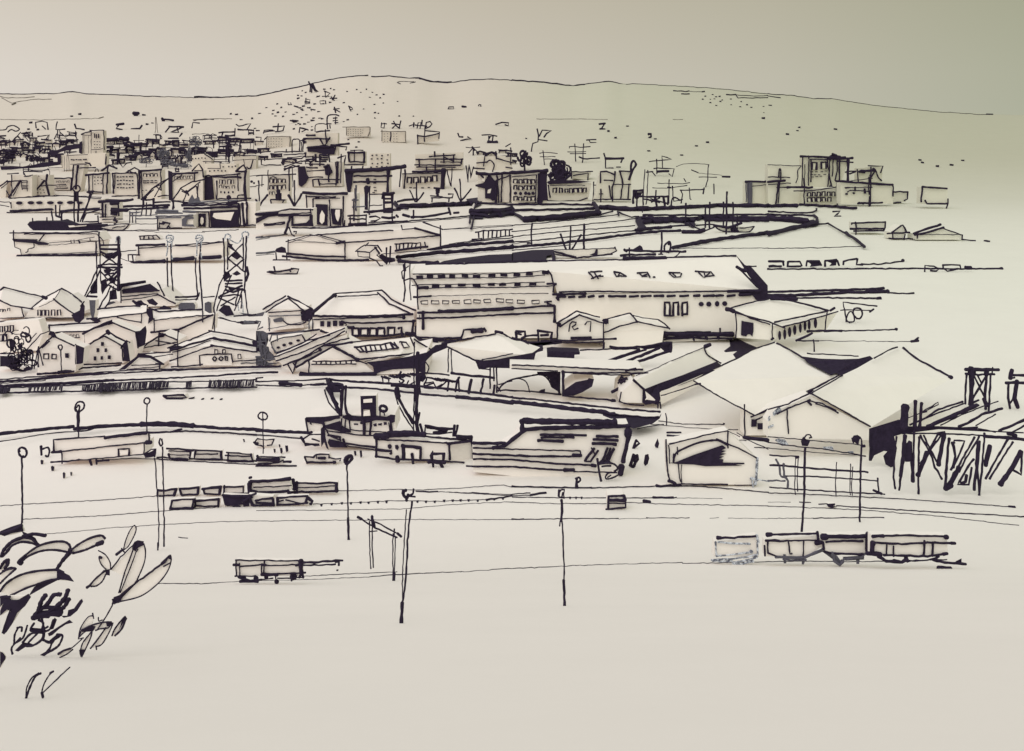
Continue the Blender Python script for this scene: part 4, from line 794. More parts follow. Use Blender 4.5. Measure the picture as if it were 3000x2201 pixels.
T('rowing_boat', 'small open boat alone on the water below the domed shelter', 'boat', 'F', t=2).p('hull', b="98,442 160,430 330,405 372,418 355,458 190,462", i="9 98,442 190,462 355,458; 12 110,438 210,442 330,415; 9 310,408 372,418 358,458; 9 300,420 305,440").p('tiller', i="10 160,392 165,432")
# long diagonal pier with many rails
one('pier', None, None, 'C', kind='structure', yb=1640, g=True, lift=1.2, i=
 "12 0,1205 400,1203 705,1207; 15 0,1257 350,1250 720,1242; 36 110,1345 250,1338 500,1318 770,1285; 18 0,1278 60,1310 110,1345; 26 715,1195 740,1225 760,1290; 27 770,1232 1000,1250 1200,1245; 22 1200,1245 1500,1232 1800,1215 2260,1218;"
 "9 930,1260 940,1300; 9 940,1272 1050,1312 1120,1310; 9 780,1290 890,1262; 11 1150,1297 1700,1297 2260,1290; 24 1150,1330 1500,1335 1800,1322 2260,1330; 26 1160,1365 1400,1352 1600,1350; 20 1700,1345 2260,1345;"
 "7 0,1385 300,1362 600,1330 940,1292; 7 0,1440 400,1400 800,1362 1110,1325; 7 0,1485 500,1435 1085,1388; 8 0,1535 400,1500 800,1455 1085,1432; 18 1085,1432 1250,1415 1400,1405; 15 0,1582 400,1548 700,1512 1100,1460 1300,1442 1480,1436; 6 0,1605 500,1560; 10 1350,1400 1560,1385; 9 1620,1388 1780,1375")
one('pier', None, None, 'C', kind='structure', yb=1640, g=True, lift=1.3, f="1085,1305 1165,1300 1170,1330 1150,1360 1190,1405 1090,1445 1080,1425 1110,1395 1085,1345; 1480,1340 1600,1345 1620,1380 1590,1400")
one('pier', None, None, 'D', kind='structure', yb=1600, g=True, lift=1.2, i="20 0,1218 260,1215; 10 0,1265 300,1278 395,1275 425,1258 425,1238; 12 0,1296 300,1298 400,1305; 16 400,1302 430,1320 432,1370; 34 0,1332 200,1345 350,1360; 16 275,1205 500,1220 780,1240; 26 0,1472 200,1420 430,1375; 9 430,1378 530,1368; 10 530,1368 570,1395 680,1455; 16 680,1455 780,1520 852,1582; 6 0,1588 400,1582 850,1568", f="320,1345 400,1330 430,1350 430,1385 380,1390 340,1370")
one('pier', None, None, 'B', kind='structure', yb=1300, g=True, lift=1.2, i="13 1220,1175 1260,1230 1340,1240; 26 1270,1225 1600,1215 1900,1200; 12 1930,1190 2260,1205; 30 1890,1270 2000,1275 2260,1255; 24 1900,1300 2050,1310 2260,1290; 10 1885,1300 1880,1370; 10 1920,1300 1895,1420; 5 1650,1420 1900,1400 2260,1380; 10 1245,1235 1210,1190; 10 1960,1160 1920,1240", f="1850,1150 2000,1130 1980,1200 1920,1230 1925,1180 1860,1170; 1890,1250 2000,1250 2000,1320 1890,1320")
one('pier', None, None, 'G', kind='structure', yb=300, g=True, lift=1.0, i="22 1410,238 1700,180 1900,150 2252,105; 5 1400,235 1800,235 2252,233; 5 0,195 160,180; 5 0,230 100,222")
one('pier', None, None, 'F', kind='structure', yb=360, g=True, lift=1.0, i="22 1240,320 1600,280 1900,262 2260,230; 18 1510,245 1800,215 2260,180; 7 1400,245 1630,218 1900,180 2260,140; 7 1700,200 2260,120; 5 1650,70 2000,55 2260,38")
one('pier', None, None, 'G', kind='structure', yb=380, g=True, lift=1.4, f="0,272 120,256 180,248 380,244 385,350 355,352 350,290 305,300 300,352 150,358 0,362")
one('pier', None, None, 'F', kind='structure', yb=380, g=True, lift=1.4, f="1650,345 1800,320 2050,290 2260,282 2260,378 1900,380 1500,382 1600,368", i="20 1255,350 1400,370 1600,372; 10 1255,335 1255,360")
o = T('railing', 'ladder patterned railing section on the long pier', 'railing', 'F', yb=158).p('rail', i="9 1930,92 2000,80 2260,68; 8 1900,155 1990,148").p('post', i="9 1955,90 1958,140; 9 2000,82 2000,155; 9 2045,85 2042,140; 9 2080,80 2075,140; 9 2120,78 2115,138; 9 2155,75 2150,135; 9 2195,75 2195,130; 8 2230,75 2228,125")
def mast(label, tile, x, y0, y1, w, arm=None):
    o = T('harbour_mast', label, 'mast', tile, yb=y1).p('pole', i=f"{w} {x},{y0} {x+random.uniform(-6,6):.0f},{(y0+y1)/2} {x-4},{y1}")
    if arm: o.p('crosstree', i=arm)
mast('short mast where the many rails of the pier begin', 'C', 175, 1370, 1550, 10, "9 130,1540 180,1540")
mast('thick dark mast beside the bare tree on the boats', 'C', 636, 1372, 1640, 14)
mast('tall thin mast with a dark foot near the pier ring', 'C', 1315, 1425, 1640, 11, "11 1290,1635 1325,1640")
for k, (x, a, b) in enumerate(((1530, 1190, 1385), (1703, 1215, 1405), (1740, 1180, 1410), (1862, 1180, 1425), (1945, 1180, 1400), (1982, 1300, 1440))):
    T('harbour_mast', 'thin black mast in the cluster where the pier rails turn', 'mast', 'C', 'cluster of thin masts on the pier bend', yb=b).p('pole', i=f"10 {x},{a} {x-3},{b}")
mast('tallest dark mast of the cluster at the pier bend', 'C', 1888, 1090, 1460, 11)
T('fishing_boat', 'black fishing boat with a curled prow at the pier bend', 'boat', 'C', t=4).p('hull', i="26 1500,1440 1620,1442 1690,1425; 9 1630,1455 1780,1400; 9 1560,1360 1600,1400 1660,1420")
T('fishing_boat', 'outlined fishing boat with crossed gear under the mast cluster', 'boat', 'C', t=4).p('hull', b="1790,1400 2130,1395 2085,1440 1880,1440", i="~9 1785,1390 1820,1420 1880,1438 1990,1440 2085,1440 2130,1395; 8 2005,1410 2125,1392; 16 1780,1385 1900,1400 2020,1365").p('gear', i="9 1940,1400 1950,1440; 14 1930,1395 1990,1440; 9 1960,1380 1975,1420", f="1920,1410 1990,1400 1985,1440 1930,1445")
o = T('moored_boat', 'long low boat with a dark wedge cabin under the thick mast', 'boat', 'G', t=4, yb=325)
o.p('hull', b="370,255 910,235 940,255 870,285 720,303 560,322 380,300", i="7 370,248 600,242 910,232; 9 905,225 920,255 870,282; 10 880,285 740,300 560,320; 12 370,265 480,290 560,312; 8 365,285 460,300 560,318").p('cabin', f="680,292 725,275 740,240 755,245 752,300")
o = T('moored_boat', 'low boat with a pointed hood beside the mast with the dark foot', 'boat', 'G', t=4, yb=335)
o.p('hull', i="14 985,250 1130,258 1320,262 1530,262; 14 955,296 1050,290 1265,288; 20 1000,320 1100,322 1360,322; ~8 1390,320 1440,305 1475,272; 10 1030,230 1035,300; 14 985,245 1010,262").p('cabin', f="1060,245 1125,205 1145,220 1155,248")
T('mooring_ring', 'pale oval mooring ring at the start of the thick pier rail', 'ring', 'G').p('ring', i="~12 1340,240 1345,205 1385,175 1395,215 1385,260 1350,262 1338,235").p('peg', i="10 1375,200 1385,180; 8 1365,265 1380,275")
# lattice towers, twin masts
def lattice(label, cols, legs, braces, fills, yb, extra=None):
    o = T('lattice_tower', label, 'tower', 'E', yb=yb)
    for c in cols: o.p('column', i=c)
    for c in legs: o.p('leg', i=c)
    o.p('bracing', i=braces, f=fills)
    if extra: o.p('head', i=extra, m=4)
lattice('lattice tower with splayed legs and one grey horn, nearer the barge stern', ["20 1045,145 1048,400 1040,600", "8 880,185 882,380 885,540", "8 848,190 850,400 850,600"],
  ["9 862,405 800,540 700,745", "9 882,430 800,600 722,720", "9 980,560 940,640 870,760", "9 1000,570 960,700 920,760", "8 1060,560 1065,715"],
  "12 880,205 1045,205; 14 880,240 1045,245; 12 880,260 1000,320 1050,270; 12 890,270 960,300 1040,260; 12 1040,270 940,340 870,400; 9 900,290 1040,380; 10 860,385 960,370 1070,380; 12 860,400 1075,402; 12 890,400 1000,430 1050,400; 9 885,440 940,500 1000,540; 12 1050,420 940,520; 9 920,440 1030,520; 10 890,540 960,560 1040,600; 12 770,655 850,660; 8 940,500 1030,560; 9 1030,470 910,600; 12 920,470 1000,450",
  "795,575 830,520 855,510 855,630 795,635; 888,520 930,500 945,560 900,640 888,600; 965,610 1020,590 1030,680 960,690; 920,280 990,270 1000,320 930,325; 910,420 990,415 960,460 920,450; 960,500 1030,480 1010,540 970,545", 765, "~8 1020,180 1025,140 1045,128 1058,150 1055,190; 8 1035,150 1035,200")
lattice('lattice tower with two grey horns, standing near the domed pier shelter', ["9 1965,145 1972,300 1975,470", "9 2003,150 2003,420", "9 2140,140 2140,430", "10 2168,130 2160,420 2150,620"],
  ["9 1985,440 1930,560 1880,760 1890,820", "9 2035,470 1960,640 1905,780", "9 2130,600 2100,700 2065,780", "9 2155,600 2165,720 2185,825", "9 2100,600 2070,740", "9 2125,640 2125,760"],
  "9 2005,185 2140,330; 9 2140,190 2010,320; 10 2010,330 2150,440; 10 2145,330 2000,450; 9 2010,215 2060,250; 12 1990,520 2130,515; 12 1985,545 2130,540; 12 1980,570 2150,600; 12 2130,560 1940,650; 10 1920,660 2060,640 2100,650; 10 1920,670 2060,730; 9 2070,660 1940,740; 12 1980,600 2050,620 2130,590; 14 2170,400 2185,460 2160,520",
  "2030,300 2085,262 2120,310 2085,335; 2040,460 2085,430 2120,460 2080,475; 1960,470 2010,430 2030,480 1970,530; 2010,570 2080,580 2060,600 2010,600; 1920,780 1970,730 2020,740 2060,820 1990,830; 2010,190 2050,200 2020,240", 830, "~9 1975,150 1985,115 2015,112 2030,140 2000,150; ~9 2135,140 2130,105 2155,88 2185,100 2180,140; ~8 2010,150 2060,180 2100,185 2135,130; ~7 2100,780 2095,720 2130,710 2140,820; 8 2060,830 2250,820")
def twin(label, x, l, r, yb):
    T('twin_mast', label, 'mast', 'E', yb=yb).p('pole', i=l, m=1).p('pole', i=r, m=1).p('cap', i=f"~9 {x-30},150 {x-25},125 {x},118 {x+30},130 {x+28},165 {x},180 {x-28},165; ~8 {x-20},150 {x},140 {x+20},150 {x},165; 8 {x-20},180 {x-18},240 {x-22},300; 8 {x+20},180 {x+12},260 {x+22},330", m=4).p('foot', i="9 1495,690 1530,700 1550,720" if x < 1600 else "9 1725,690 1750,650 1755,625", f=None)
twin('pair of slim poles with a grey cap, nearer the lattice tower with splayed legs', 1492, "9 1468,320 1475,450 1475,560 1495,690", "9 1502,200 1508,450 1530,700", 722)
twin('pair of slim poles with a grey cap, nearer the two horned lattice tower', 1752, "9 1722,320 1718,420 1740,660", "10 1762,200 1755,400 1785,820", 830)
T('steel_pillar', 'solitary thin post leaning beside the black slanted roof', 'post', 'E', yb=830).p('post', i="9 1385,532 1420,590 1448,655")
# ---------------------------------------------------------------- middle harbour: sheds and warehouses
o = T('warehouse', 'black slanted roofed warehouse between the lattice tower and the slim poles', 'warehouse', 'E', t=14, yb=740)
o.p('wall', b="1050,560 1400,600 1540,720 1540,740 880,760 1060,700", i="8 1068,660 1300,640 1390,635; 7 1070,690 1250,672 1385,645; 9 1385,640 1540,720; 12 1545,665 1720,660 1750,650; 8 1545,690 1740,680; 8 1790,665 1890,655")
o.p('roof', f="1060,545 1275,515 1285,538 1080,575 1060,600; 1070,600 1320,545 1400,605 1075,622", i="8 1060,552 1280,522; 10 1080,625 1400,605; 5 1085,595 1240,570")
T('rubble_heap', 'dark scribbled heap in front of the black roofed warehouse', 'heap', 'E', yb=800, t=4).p('heap', f="1170,710 1240,690 1270,720 1230,750 1200,740; 1290,690 1340,675 1390,720 1370,740 1310,720; 1320,770 1400,760 1440,735 1510,760 1500,785 1420,785 1330,795", i="12 1170,700 1250,755; 12 1220,700 1300,740")
for lb, f in (('grey oval tank between the feet of the slim poles', "1570,735 1590,712 1700,712 1718,735 1715,770 1600,780 1568,770"), ('small grey drum beside the two horned tower', "1800,715 1830,702 1860,712 1862,800 1840,812 1800,790"),
              ('tall grey drum under the splayed lattice tower', "785,690 840,690 835,790 815,880 795,800"), ('pale grey heap at the foot of the splayed tower', "945,740 960,705 1000,700 1025,720 1020,750")):
    T('storage_tank', lb, 'tank', 'E', t=3).p('tank', f=f, b=f, m=2)
# twin gable sheds at the shore
o = T('gabled_shed', 'long twin gabled shed with five lettered windows under one gable', 'shed', 'E', yb=860)
o.p('wall', h="0,700 190,755 225,835 0,850 0,700,30 190,755,30; 270,770 470,690 660,815 640,848 210,848", i="8 185,755 210,835; 6 0,850 210,840; 7 0,880 150,868; 14 70,880 150,865 345,858; 6 215,845 640,845; 5 345,750 470,690 530,605; 10 640,820 660,870", t=20)
o.p('roof', h="0,600,18 30,575,18 390,665,18 270,770 0,695; 270,768 390,663,14 540,585,18 725,712,18 660,815 470,682", i="10 0,600,16 32,577,16; 9 30,577,16 200,620,16 405,668,16; 9 0,697 100,735 195,755; 9 195,752 290,770; 9 265,770 390,665,12 545,588,16; 9 540,585,16 600,612,16 720,705,16; 9 470,680 560,750 660,818; 18 370,660 410,672")
o.wins('E', "345,800 382,800 415,802 468,802 520,800", 26, 48, 'arch'); o.wins('E', "10,780 38,778 78,772", 20, 22, 'arch')
T('flood_wall', 'dark angular buttress at the end of the twin gabled shed', 'buttress', 'E', t=3).p('wall', f="640,810 700,780 720,710 745,740 740,850 700,890 660,880", i="9 710,740 740,700; 10 760,855 860,850", m=1)
o = T('gabled_shed', 'flat topped shed with a strip of six small windows behind the two small gables', 'shed', 'E', t=10, yb=1090)
o.p('wall', b="385,975 830,965 745,1000 750,1100 470,1100", i="8 745,990 755,1090; 6 520,1030 700,1020")
o.p('roof', h="385,990 440,905,8 885,885,8 830,965 470,972", i="9 385,990 440,908,6; 11 430,912,6 600,900,6 880,885,6; 9 490,972 650,965 830,965", f="385,990 440,920 440,960 480,970 465,1000")
o.wins('E', "545,1010 572,1010 598,1010 625,1010 652,1008 682,1008", 20, 30, 'box')
o = T('town_building', 'pale building with six arched windows behind the scribbled bush', 'building', 'E', yb=1160, t=4)
o.p('wall', b="0,890 340,860 380,990 330,1130 0,1160", i="8 0,1050 55,1048; 6 0,1160 60,1150; 7 250,1060 320,980; 8 230,1130 360,990 440,960"); o.wins('E', "8,945 55,942 105,938 8,1018 45,1015", 28, 48, 'arch')
o = T('gabled_shed', 'peaked cottage with three small square windows behind a lamp post', 'cottage', 'E', t=5, yb=1345)
o.p('wall', b="335,1130 470,1000 660,1090 672,1250 660,1325 330,1345", i="9 335,1110 335,1275; 8 340,1120 380,1260; 9 665,1080 670,1250; 10 330,1345 450,1335 650,1318; 9 370,1110 440,1050")
o.p('roof', h="330,1130 470,995 660,1088 670,1080,8 480,985,10", i="10 320,1145 470,1000; 9 480,1010 560,1050 655,1092", f="440,990 480,975 500,1020 460,1020")
o.wins('E', "405,1182 475,1185", 38, 46, 'box'); o.wins('E', "588,1178", 34, 40)
T('alley_wall', 'black shaded alley wall between the two peaked cottages', 'wall', 'E', t=4, yb=1352).p('wall', b="660,1085 735,1105 725,1250 670,1258", f="665,1080 740,1110 728,1245 672,1255")
T('lamp_post', 'short lamp post with a round lamp before the peaked cottage', 'lamp post', 'E', yb=1356).p('pole', i="8 538,1135 540,1330").p('lamp', i="~9 515,1110 515,1090 538,1085 548,1105 535,1130 515,1110")
o = T('gabled_shed', 'peaked cottage with six tiny windows arranged in a triangle', 'cottage', 'E', t=5, yb=1258)
o.p('wall', b="738,1105 915,1005 1070,1090 1090,1245 738,1258", i="8 738,1105 736,1255; 9 735,1257 900,1250 1070,1243; 9 1070,1090 1085,1220")
o.p('roof', h="735,1105 955,968,6 1100,1050,6 1070,1088 915,1008", i="10 735,1108 830,1050 955,972; 9 925,1008 1000,1050 1068,1088; 9 760,1090 920,1005; 10 955,972 1020,1010 1105,1052; 20 940,955 960,985", f="1060,1100 1110,1040 1150,1060 1120,1080 1060,1120")
o.wins('E', "900,1075 860,1130 930,1130 835,1203 895,1198 960,1192", 24, 34)
T('alley_wall', 'grey shaded wall on the far side of the six window cottage', 'wall', 'E', t=4, yb=1268).p('wall', f="1080,1090 1120,1060 1145,1230 1090,1225", b="1080,1090 1120,1060 1145,1230 1090,1225", m=1)
o = T('gabled_shed', 'broad pale gable rising behind the six window cottage', 'shed', 'E', t=5, yb=1200)
o.p('wall', b="740,965 985,880 1210,975 1215,1110 1190,1200 1100,1200 1060,1060 950,985 750,1090", i="9 1195,970 1215,1110")
o.p('roof', i="12 730,985 860,920 980,868; 9 740,968 900,920 960,895; 9 985,885 1100,935 1220,978", f="930,885 985,860 990,900 950,910")
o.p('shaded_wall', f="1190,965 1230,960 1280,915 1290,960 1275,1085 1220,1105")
o = T('long_shed', 'long flat roofed shed in two steps in front of the barges', 'shed', 'E', yb=1080, t=6)
o.p('wall', b="850,850 1290,800 1350,870 1870,825 1860,960 1560,1080 1200,1080 1050,960 870,900", i="8 1030,840 1100,862 1240,888; 8 1245,812 1245,890; 8 1355,850 1357,970; 12 1330,972 1450,958 1570,945; 8 1575,945 1560,1080; 12 1580,945 1700,890 1870,820")
o.p('roof', h="870,768,6 1290,735,6 1290,805 860,850; 1350,775,6 1780,770,6 1870,822 1350,870", i="10 860,770,5 1000,752,5 1180,740,5 1230,745,5; 9 870,852 1060,825 1290,800; 10 1310,765,5 1400,790,5 1600,780,5 1780,770,5; 8 1360,868 1500,850 1700,832 1870,822; 8 1780,775,5 1782,880", f="760,845 870,850 885,880 850,890 830,880; 1290,760 1340,770 1350,860 1300,900 1310,840 1285,800")
o = T('gabled_shed', 'small peaked porch roof with crossed ridge beams', 'shed', 'E', yb=1145, t=8)
o.p('wall', b="1200,1140 1420,985 1570,1045 1560,1145", i="8 1560,1060 1200,1120")
o.p('roof', h="1190,1145 1430,983 1575,1045 1400,1010,4", i="9 1185,1148 1300,1072 1430,985; 7 1200,1110 1260,1090 1400,1000; 9 1400,970 1395,1090; 8 1370,1045 1560,1080; 9 1440,990 1560,1042", f="1400,975 1460,985 1440,1015 1400,1020")
o = T('gabled_shed', 'low open sided shelter with a dark bent roof by the road wall', 'shelter', 'E', t=8, yb=1305)
o.p('wall', b="1110,1295 1240,1190 1420,1255 1400,1300", i="7 1115,1300 1400,1275; 7 1160,1265 1400,1255; 9 1405,1250 1400,1300")
o.p('roof', f="1040,1305 1200,1185 1215,1155 1330,1178 1445,1250 1390,1240 1320,1200 1220,1195 1100,1300", i="10 1370,1250 1445,1250; 9 1220,1165 1500,1145; 7 1350,1190 1520,1165")
o = T('gabled_shed', 'wide double roofed gable with a porch and three round windows', 'shed', 'E', t=8, yb=1285)
o.p('wall', b="1565,1220 1880,1090 2252,1150 2400,1200 2400,1265 1565,1280", i="8 1565,945 1562,1275; 9 1505,1275 1640,1272 1780,1255; 8 2045,1230 2260,1215")
o.p('roof', h="1480,1115 1860,960,10 2252,1050,10 2400,1080,10 2400,1195 1880,1090 1500,1225", i="9 1475,1112 1640,1050,5 1860,962,8; 9 1840,960,8 2000,985,8 2260,1050,8; 12 1500,1135 1700,1070,4 1880,1022,4; 16 1880,1025,4 2080,1060,4 2260,1095,4; 9 1495,1225 1700,1150 1870,1092; 10 1855,1085 2060,1120 2260,1145; 7 1520,1150 1700,1100 1850,1045,4", f="1480,1105 1560,1090 1640,1100 1560,1130 1500,1130; 2215,1050 2260,1045 2260,1110 2225,1090")
o.p('porch', w="1760,1170 2040,1165 2040,1262 1760,1262", i="9 1760,1268 1757,1175 1790,1168 2035,1163 2045,1235").sub('window', i="~9 1870,1205 1885,1188 1905,1205 1888,1225 1870,1205").sub('window', i="~9 1925,1205 1940,1188 1962,1200 1945,1222 1925,1205").sub('window', i="9 1980,1185 2005,1190 2000,1220 1980,1220 1980,1185")
o.wins('E', "1903,1142 1970,1140", 30, 34, 'box'); o.wins('E', "2106,1185", 28, 36, 'box')
T('flag_pole', 'thin pole rising above the double roofed gable', 'pole', 'E', yb=1100).p('pole', i="8 1890,800 1885,900 1892,1100").p('stay', i="7 1885,840 1868,940")
one('boundary_wall', 'plain low wall behind the double roofed gable', 'wall', 'E', yb=960, i="7 1900,840 2100,890; 9 2060,830 2250,815; 6 1930,840 2120,895; 14 2120,880 2252,885")
# fuzzy clump at the edge and lamps of the shore road
o = T('shrub', 'tangled shrub of looping stems beside the peaked cottage', 'shrub', 'E', yb=1330)
rr = random.Random(5); st = []
for k in range(40):
    x = rr.uniform(75, 280); y = rr.uniform(960, 1290); a = rr.uniform(14, 44); b = rr.uniform(14, 40); ph = rr.uniform(0, 6)
    st.append(f"~{rr.uniform(6,11):.0f} " + ' '.join(f"{x+a*math.cos(ph+q):.0f},{y+b*math.sin(ph+q*1.05):.0f},{rr.uniform(-1,1):.1f}" for q in range(rr.choice((5, 6, 7)))))
o.p('foliage', i=';'.join(st), f="80,1040 110,1030 125,1120 90,1150; 150,1090 190,1060 200,1110 170,1130; 130,1230 160,1180 180,1230 170,1270; 210,1290 250,1270 290,1290 250,1310 200,1320")
T('hedge', 'black hedge mass at the very edge of the shore road', 'hedge', 'E', t=4, yb=1300).p('foliage', f="0,1180 100,1185 150,1220 150,1280 230,1320 180,1320 100,1295 50,1270 0,1275", b="0,1190 100,1195 140,1230 100,1285 0,1270", i="~9 60,1200 100,1180 140,1200 150,1240; ~8 0,1160 60,1160 90,1150")
T('bare_sapling', 'pair of thin stems between the shrub and the peaked cottage', 'sapling', 'E', yb=1290).p('stem', i="9 290,1150 280,1290").p('stem', i="8 300,1290 340,1100 ")
# shore road wall and promenade railing
one('promenade', None, None, 'E', kind='structure', yb=1500, g=True, lift=.6, i=
 "8 0,1390 300,1368 650,1345 1200,1305 1500,1300 1900,1292 2260,1278; 13 0,1412 300,1392 650,1358 900,1340; 9 900,1340 1500,1312 2000,1290 2260,1283; 6 0,1425 400,1398; 10 330,1345 650,1318 730,1290 1060,1265; 16 510,1332 650,1315;"
 "16 0,1452 300,1440 700,1420 1000,1400; 10 1000,1400 1400,1385 1700,1370 2260,1332; 8 0,1468 700,1438 1400,1405 1600,1412 2260,1392; 9 0,1512 400,1500 900,1492 1400,1475 1800,1465 2260,1460; 6 0,1505 400,1492")
o = T('promenade_railing', 'long railing with closely hatched bars along the shore road wall', 'railing', 'E', yb=1500)
def hatch(x0, x1, n, ya, yb2, ha, lean=-10, lw=8):
    r = []
    for k in range(n):
        x = x0 + (x1 - x0) * (k + random.uniform(-.3, .3)) / n; y = ya + (yb2 - ya) * (x - x0) / (x1 - x0)
        r.append(f"{lw*random.uniform(.7,1.3):.1f} {x:.0f},{y:.0f} {x+lean+random.uniform(-6,6):.0f},{y+ha*random.uniform(.8,1.2):.0f}")
    return ';'.join(r)
o.p('bars', i=hatch(0, 95, 10, 1470, 1462, 40), g=True, lift=1.0)
o.p('bars', i=hatch(262, 560, 17, 1455, 1440, 46), g=True, lift=1.0)
o.p('bars', i=hatch(730, 1010, 17, 1440, 1432, 46) + ';' + hatch(880, 1000, 9, 1425, 1420, 65), g=True, lift=1.0)
o.p('bars', i=hatch(1010, 1500, 34, 1425, 1410, 50), g=True, lift=1.0)
o.p('bars', i=hatch(1640, 1700, 4, 1410, 1405, 55), g=True, lift=1.0)
o.p('bars', i=hatch(1850, 2250, 28, 1400, 1392, 60), g=True, lift=1.0)
one('promenade', None, None, 'F', kind='structure', yb=1500, g=True, lift=.6, i=
 "9 0,1410 200,1405 400,1400 625,1388; 8 0,1442 300,1450 420,1440 600,1425; 20 210,1425 300,1435 400,1448; 12 480,1440 620,1435; 8 0,1380 60,1372; 12 0,1332 190,1328; 10 0,1278 210,1275; 9 0,1235 60,1230")
one('quay', None, None, 'F', kind='structure', yb=1500, g=True, lift=2.2, i=
 "13 640,1388 700,1400 1000,1418 1200,1430 1400,1448 1700,1478 2260,1548; 12 700,1462 1000,1470 1200,1490 1500,1525 1800,1545; 20 1760,1548 2000,1570 2260,1600; 24 630,1395 640,1440 760,1450", f="620,1385 660,1390 700,1440 760,1470 640,1480 640,1440")
one('quay', None, None, 'K', kind='structure', yb=300, g=True, lift=2.2, i=
 "11 0,200 200,215 600,262 900,295 1305,326; 24 0,240 200,262 500,300 780,330 900,355; 12 780,330 950,355 1180,375 1290,372", f="790,325 950,345 1180,372 1290,368 1315,335 1300,375 1240,420 1070,465 1020,445 1010,415 900,390 800,350")
one('quay', None, None, 'K', kind='structure', yb=480, g=True, i="6 1290,402 1500,430 1700,432 1865,432; 9 1860,430 1870,431; 5 1220,430 1500,455 1700,470 1985,480; 6 1105,472 1200,450 1335,434; 4 920,468 1050,455; 6 1960,572 2060,572; 6 2130,636 2252,640; 9 1365,508 1490,505; 9 1365,535 1475,537")
one('rope_post', 'thin pole standing where the quay wall ends', 'post', 'K', i="8 1355,335 1357,380 1358,440")
# roofs beside the long pier sheds
o = T('gabled_shed', 'open gable roof next to the domed pier shelter', 'shed', 'F', t=16, yb=1000)
o.p('wall', b="100,800 400,790 420,930 100,960", i="8 115,830 405,820; 7 120,850 120,960; 6 110,945 420,880; 8 500,860 500,950; 8 470,860 465,940", f="150,860 220,840 245,855 230,880 160,885", m=2)
o.p('roof', h="60,770 265,652,6 490,765 430,785 110,800", i="10 60,772 170,705,3 265,652,5; 10 85,795 180,730 280,675; 10 280,658,5 400,715,4 495,768; 10 285,675 360,735 420,782; 8 110,798 260,790 410,780")
o.p('valley', f="390,790 430,780 480,755 520,780 510,840 470,880 400,870", i="~9 240,870 280,900 340,905 400,900 440,880", m=1)
o = T('hipped_shed', 'large hipped roof shed with a wide pale roof slope', 'shed', 'F', t=18, yb=1000)
o.p('wall', b="500,835 1385,820 1400,990 800,1000 640,985 500,945", i="8 500,860 500,945; 9 1405,920 1408,970; 14 1385,865 1375,985")
o.p('roof', h="495,838 695,635,14 1110,605,14 1405,778,8 1385,818", i="20 500,795 600,715 690,640,10; 9 690,632,12 900,620,12 1105,604,12; 8 720,658,10 900,650,10 1070,640,10; 10 1110,605,12 1190,680,12 1290,735,12 1405,778,6; 10 1075,625,10 1170,720,8 1260,760,6 1360,805; 14 500,830 800,832 1100,828 1380,815; 9 510,862 800,850 1100,842 1310,838; 20 1300,825 1300,850; 20 690,640,12 700,650,12")
o.p('band', i="12 765,888 1000,890 1400,872; 14 750,880 790,890; 8 790,900 795,1050")
o.wins('F', "582,898 640,900 695,895 750,895", 36, 46)
o.wins('F', "875,970 950,972 1030,970 1100,970 1190,962", 60, 66, 'box'); o.p('window', i="14 1250,940 1280,930 1285,1000")
o.p('sill', i="16 790,930 860,930; 12 850,1010 950,1000 1130,1005 1300,985; 22 1320,985 1400,990")
o = T('ferry_boat', 'slanting boat like hall with four portholes between the roofs', 'hall', 'F', t=8, yb=1150)
o.p('hull', b="125,1060 410,985 440,1050 165,1150", i="8 130,1060 250,1015 400,995; 8 165,1155 300,1110 440,1050; 7 130,1065 165,1150; 9 405,1000 435,1052; 12 100,985 300,975 560,950; 14 570,960 650,985 640,1010", f="0,960 60,975 100,985 110,1040 90,1100 120,1140 160,1180 100,1260 0,1270 0,1240 30,1200 0,1150", m=1)
o.wins('F', "195,1107 247,1085 303,1070 370,1045", 34, 24, 'oval')
o = T('loading_ramp', 'stack of long diagonal planks running up to the hipped shed', 'ramp', 'F', yb=1340)
o.p('plank', b="165,1185 520,1035 780,935 790,965 620,1060 300,1180 180,1235", i="9 160,1190 300,1140 520,1040 780,935; 8 185,1160 400,1075 530,990")
o.p('plank', b="180,1215 640,1045 800,990 800,1040 640,1100 300,1230 240,1262", i="9 175,1225 400,1150 640,1048 780,960; 9 430,1050 650,1000")
o.p('plank', b="245,1262 600,1085 700,1095 350,1282 320,1340", i="10 240,1265 400,1200 600,1085; 9 340,1240 570,1125; 9 600,1085 820,1020; 16 560,1120 570,1130; 12 600,1090 700,1085")
o.p('plank', i="14 350,1282 500,1195 695,1095; 10 280,1255 325,1335 355,1235; 9 320,1230 350,1280")
o = T('gabled_warehouse', 'gabled warehouse with a skylight strip on its pale roof and a black shaded side', 'warehouse', 'F', t=20, yb=1350)
o.p('wall', b="465,1230 690,1100 930,1225 1050,1340 465,1345", i="9 465,1225 465,1330; 26 390,1345 700,1345 1050,1340; 10 390,1325 500,1340; 9 880,1225 980,1250")
o.p('window', w="500,1225 880,1220 880,1252 500,1256", i="8 500,1226 700,1226 885,1220; 8 490,1257 700,1255 880,1250; 8 530,1228 528,1254; 8 575,1228 570,1254; 8 615,1226 618,1254; 8 660,1228 655,1252; 8 700,1226 708,1254; 8 745,1226 742,1252; 8 790,1226 795,1250; 8 840,1225 835,1250")
o.p('roof', h="690,1092 1390,1012,8 1550,1132,10 1250,1190 905,1218", i="14 600,1085 700,1085 850,1060; 8 850,1060,3 1050,1035,5 1320,1010,8; 10 1390,1035,8 1470,1085,8 1550,1132,8; 16 680,1098 780,1150 905,1215; 10 905,1212 1200,1180 1540,1142,8; 6 960,1230 1100,1190 1300,1165")
